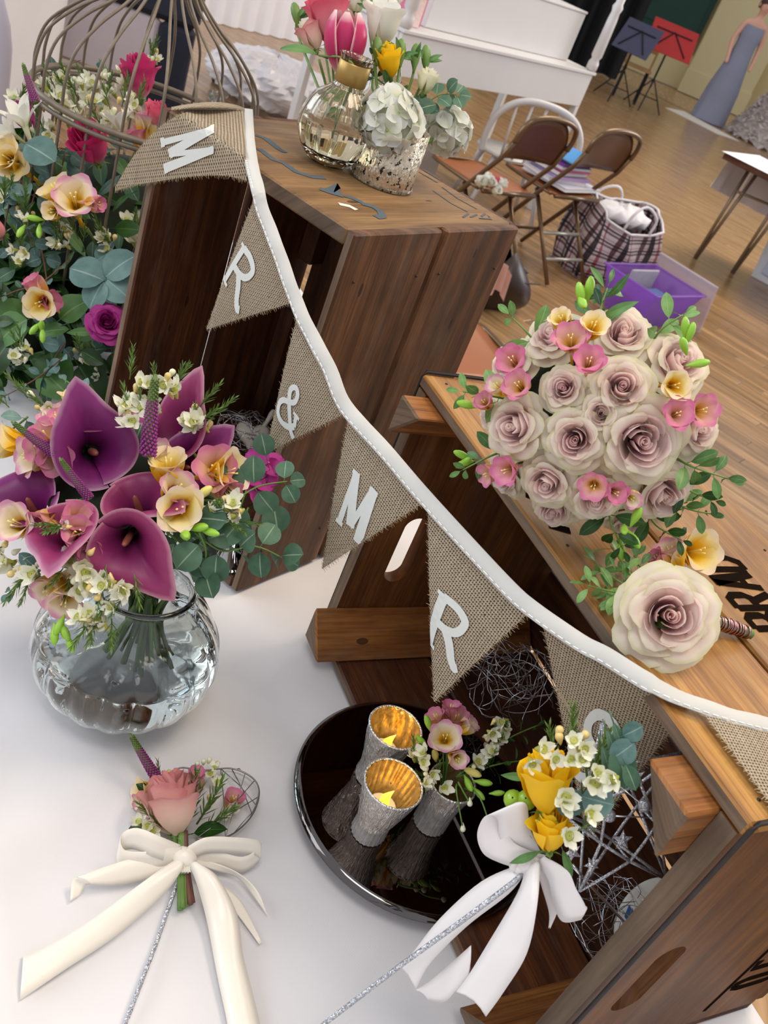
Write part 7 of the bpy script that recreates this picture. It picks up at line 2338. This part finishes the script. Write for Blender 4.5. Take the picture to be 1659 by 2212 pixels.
# ---- person in a long grey dress, and the ruffled white gown in front
pf = at(1527, 262, 0)
pf.z = 0
dress = plain('grey_dress_cloth', '878a9c', .75, 0, .06, 4)
skin = plain('fair_skin', 'd9a48c', .5)
hairm = plain('brown_hair', '4a3020', .6, 0, .2, 60)
PM = T(pf) @ Matrix.Rotation(.25, 4, 'Z') @ Matrix.Diagonal((1.07, 1.07, 1.07, 1))
person = thing('person', 'person in a long grey sleeveless dress standing by the ruffled white gown', 'person', pf)
bme = bpy.data.meshes.new('body')
jv = [(0, 0, .95), (0, .01, 1.10), (0, .015, 1.26), (0, .01, 1.38), (0, .0, 1.47), (0, -.005, 1.53), (0, -.02, 1.60), (0, -.015, 1.70),
      (.16, .01, 1.37), (.22, .02, 1.12), (.20, -.06, .90), (.19, -.09, .80), (-.16, .01, 1.37), (-.22, .02, 1.12), (-.20, -.06, .90), (-.19, -.09, .80),
      (.09, 0, .88), (.10, -.01, .48), (.10, .02, .08), (.10, -.10, .03), (-.09, 0, .88), (-.10, -.01, .48), (-.10, .02, .08), (-.10, -.10, .03)]
je = [(0, 1), (1, 2), (2, 3), (3, 4), (4, 5), (5, 6), (6, 7), (3, 8), (8, 9), (9, 10), (10, 11), (3, 12), (12, 13), (13, 14), (14, 15), (0, 16), (16, 17), (17, 18), (18, 19), (0, 20), (20, 21), (21, 22), (22, 23)]
jr = [(.14, .11), (.115, .09), (.13, .10), (.12, .085), (.05, .05), (.05, .055), (.085, .10), (.07, .08), (.048, .048), (.038, .038), (.028, .028), (.022, .03), (.048, .048), (.038, .038), (.028, .028), (.022, .03), (.085, .09), (.055, .06), (.036, .04), (.035, .025), (.085, .09), (.055, .06), (.036, .04), (.035, .025)]
bme.from_pydata(jv, je, [])
bme.materials.append(skin)
bo_ = bpy.data.objects.new('body', bme)
link(bo_, person, PM)
sk = bo_.modifiers.new('skin', 'SKIN')
for v, r in zip(bme.skin_vertices[0].data, jr):
    v.radius = r
bme.skin_vertices[0].data[0].use_root = True
ss = bo_.modifiers.new('sub', 'SUBSURF')
ss.levels = ss.render_levels = 2
dm = MB()
def drs(a, b):
    an = 2*PI*a
    pts_ = [(0, .27, .21), (.35, .24, .19), (.62, .175, .145), (.72, .155, .125), (.82, .15, .12), (.93, .165, .13), (1.0, .15, .115)]
    for (b0, w0, d0), (b1, w1, d1) in zip(pts_, pts_[1:]):
        if b <= b1:
            k = (b - b0)/(b1 - b0)
            w_, d_2 = w0 + (w1 - w0)*k, d0 + (d1 - d0)*k
            break
    w_ *= 1 + .07*math.sin(an*9)*max(0, .6 - b)
    return (w_*math.cos(an), d_2*math.sin(an)*1.05 + .005, .01 + 1.34*b)
dm.add(*grid(60, 24, drs, wrap=True))
dme, _ = dm.mesh('dress', dress)
inst('dress', dme, person, PM)
hm = MB()
hm.add(*grid(24, 12, lambda a, b: (.092*math.sin(PI*(b*.62))*math.cos(2*PI*a), .015 + .112*math.sin(PI*(b*.62))*math.sin(2*PI*a), 1.655 + .125*math.cos(PI*(b*.62)) + (.03 if math.sin(2*PI*a) < -.3 else -.03)*b), wrap=True))
hm.add(*ellipsoid((0, .12, 1.66), .055, 12, 8))
hme, _ = hm.mesh('hair', hairm)
inst('hair', hme, person, PM)
fm_ = MB()
for s in (-1, 1):
    fm_.add(*ellipsoid((s*.03, -.098, 1.635), (.012, .008, .007), 8, 6))
fm_.add(*ellipsoid((0, -.108, 1.60), (.011, .016, .018), 8, 6))
fm_.add(*ellipsoid((0, -.095, 1.565), (.022, .008, .006), 8, 6))
for s in (-1, 1):
    fm_.add(*ellipsoid((s*.088, .0, 1.62), (.01, .018, .028), 8, 6))
fme, _ = fm_.mesh('face', skin)
inst('face', fme, person, PM)
gw = at(1612, 302, 0)
gw.z = 0
gown = thing('ruffled_gown', 'white gown with a full ruffled tulle skirt at the right edge', 'dress', gw + V((.35, .1, 0)))
tul = MT['tulle']
GO = gw + V((.42, .15, 0))
for k in range(11):
    z0_ = .02 + .10*k
    R0 = .70 - .048*k
    rm = MB()
    qg = random.Random(k)
    ph_ = [qg.uniform(0, 6) for _ in range(4)]
    rm.add(*grid(120, 6, lambda a, b: GO + V(((R0*(1.0 - .16*b) + .05*math.sin(29*2*PI*a/2 + ph_[0])*(1 - b) + .03*math.sin(61*a*PI + ph_[1])*(1 - b))*math.cos(2*PI*a), (R0*(1.0 - .16*b) + .05*math.sin(23*2*PI*a/2 + ph_[2])*(1 - b))*math.sin(2*PI*a), z0_ + .20*b + .025*math.sin(37*a*PI + ph_[3])*(1 - b))), wrap=True))
    ob = rm.build('ruffle', tul, gown)
fr_ = MB()
qz = random.Random(77)
for i in range(2600):
    zz = qz.uniform(.02, 1.12)
    R_ = (.74 - .46*zz)*qz.uniform(.95, 1.08)
    a = qz.uniform(0, 2*PI)
    c_ = GO + V((R_*math.cos(a), R_*math.sin(a), zz))
    t1 = V((-math.sin(a), math.cos(a), qz.uniform(-.5, .5)))*.035*qz.uniform(.6, 1.5)
    t2 = V((math.cos(a), math.sin(a), qz.uniform(-.9, .5)))*.045*qz.uniform(.5, 1.3)
    fr_.add([c_ - t1, c_ + t1, c_ + t1*.6 + t2, c_ - t1*.7 + t2*qz.uniform(.6, 1)], [[0, 1, 2, 3]])
fr_.build('tulle_frill', tul, gown, kind='stuff')
MB().add(*lathe([(.20, 1.05), (.15, 1.2), (.14, 1.28), (.17, 1.4), (.16, 1.5)], 24), M=T(GO)).build('bodice', tul, gown)
cs = [at(1437, 232, .006), at(1478, 240, .006), at(1598, 305, .006), at(1548, 288, .006)]
rg = MB()
rg.add(cs + [p - V((0, 0, .005)) for p in cs], [[0, 3, 2, 1], [0, 1, 5, 4], [1, 2, 6, 5], [2, 3, 7, 6], [3, 0, 4, 7]])
tag(rg.build('floor_runner', plain('ivory_runner', 'd9cfbe', .8), None, smooth=False), 'ivory cloth runner on the floor beside the grey dress', 'runner')
sc.cycles.use_denoising = True
sc.cycles.max_bounces = 10
sc.cycles.diffuse_bounces = 3
sc.cycles.glossy_bounces = 5
sc.cycles.transmission_bounces = 10
sc.cycles.transparent_max_bounces = 12
sc.cycles.sample_clamp_indirect = 6.0
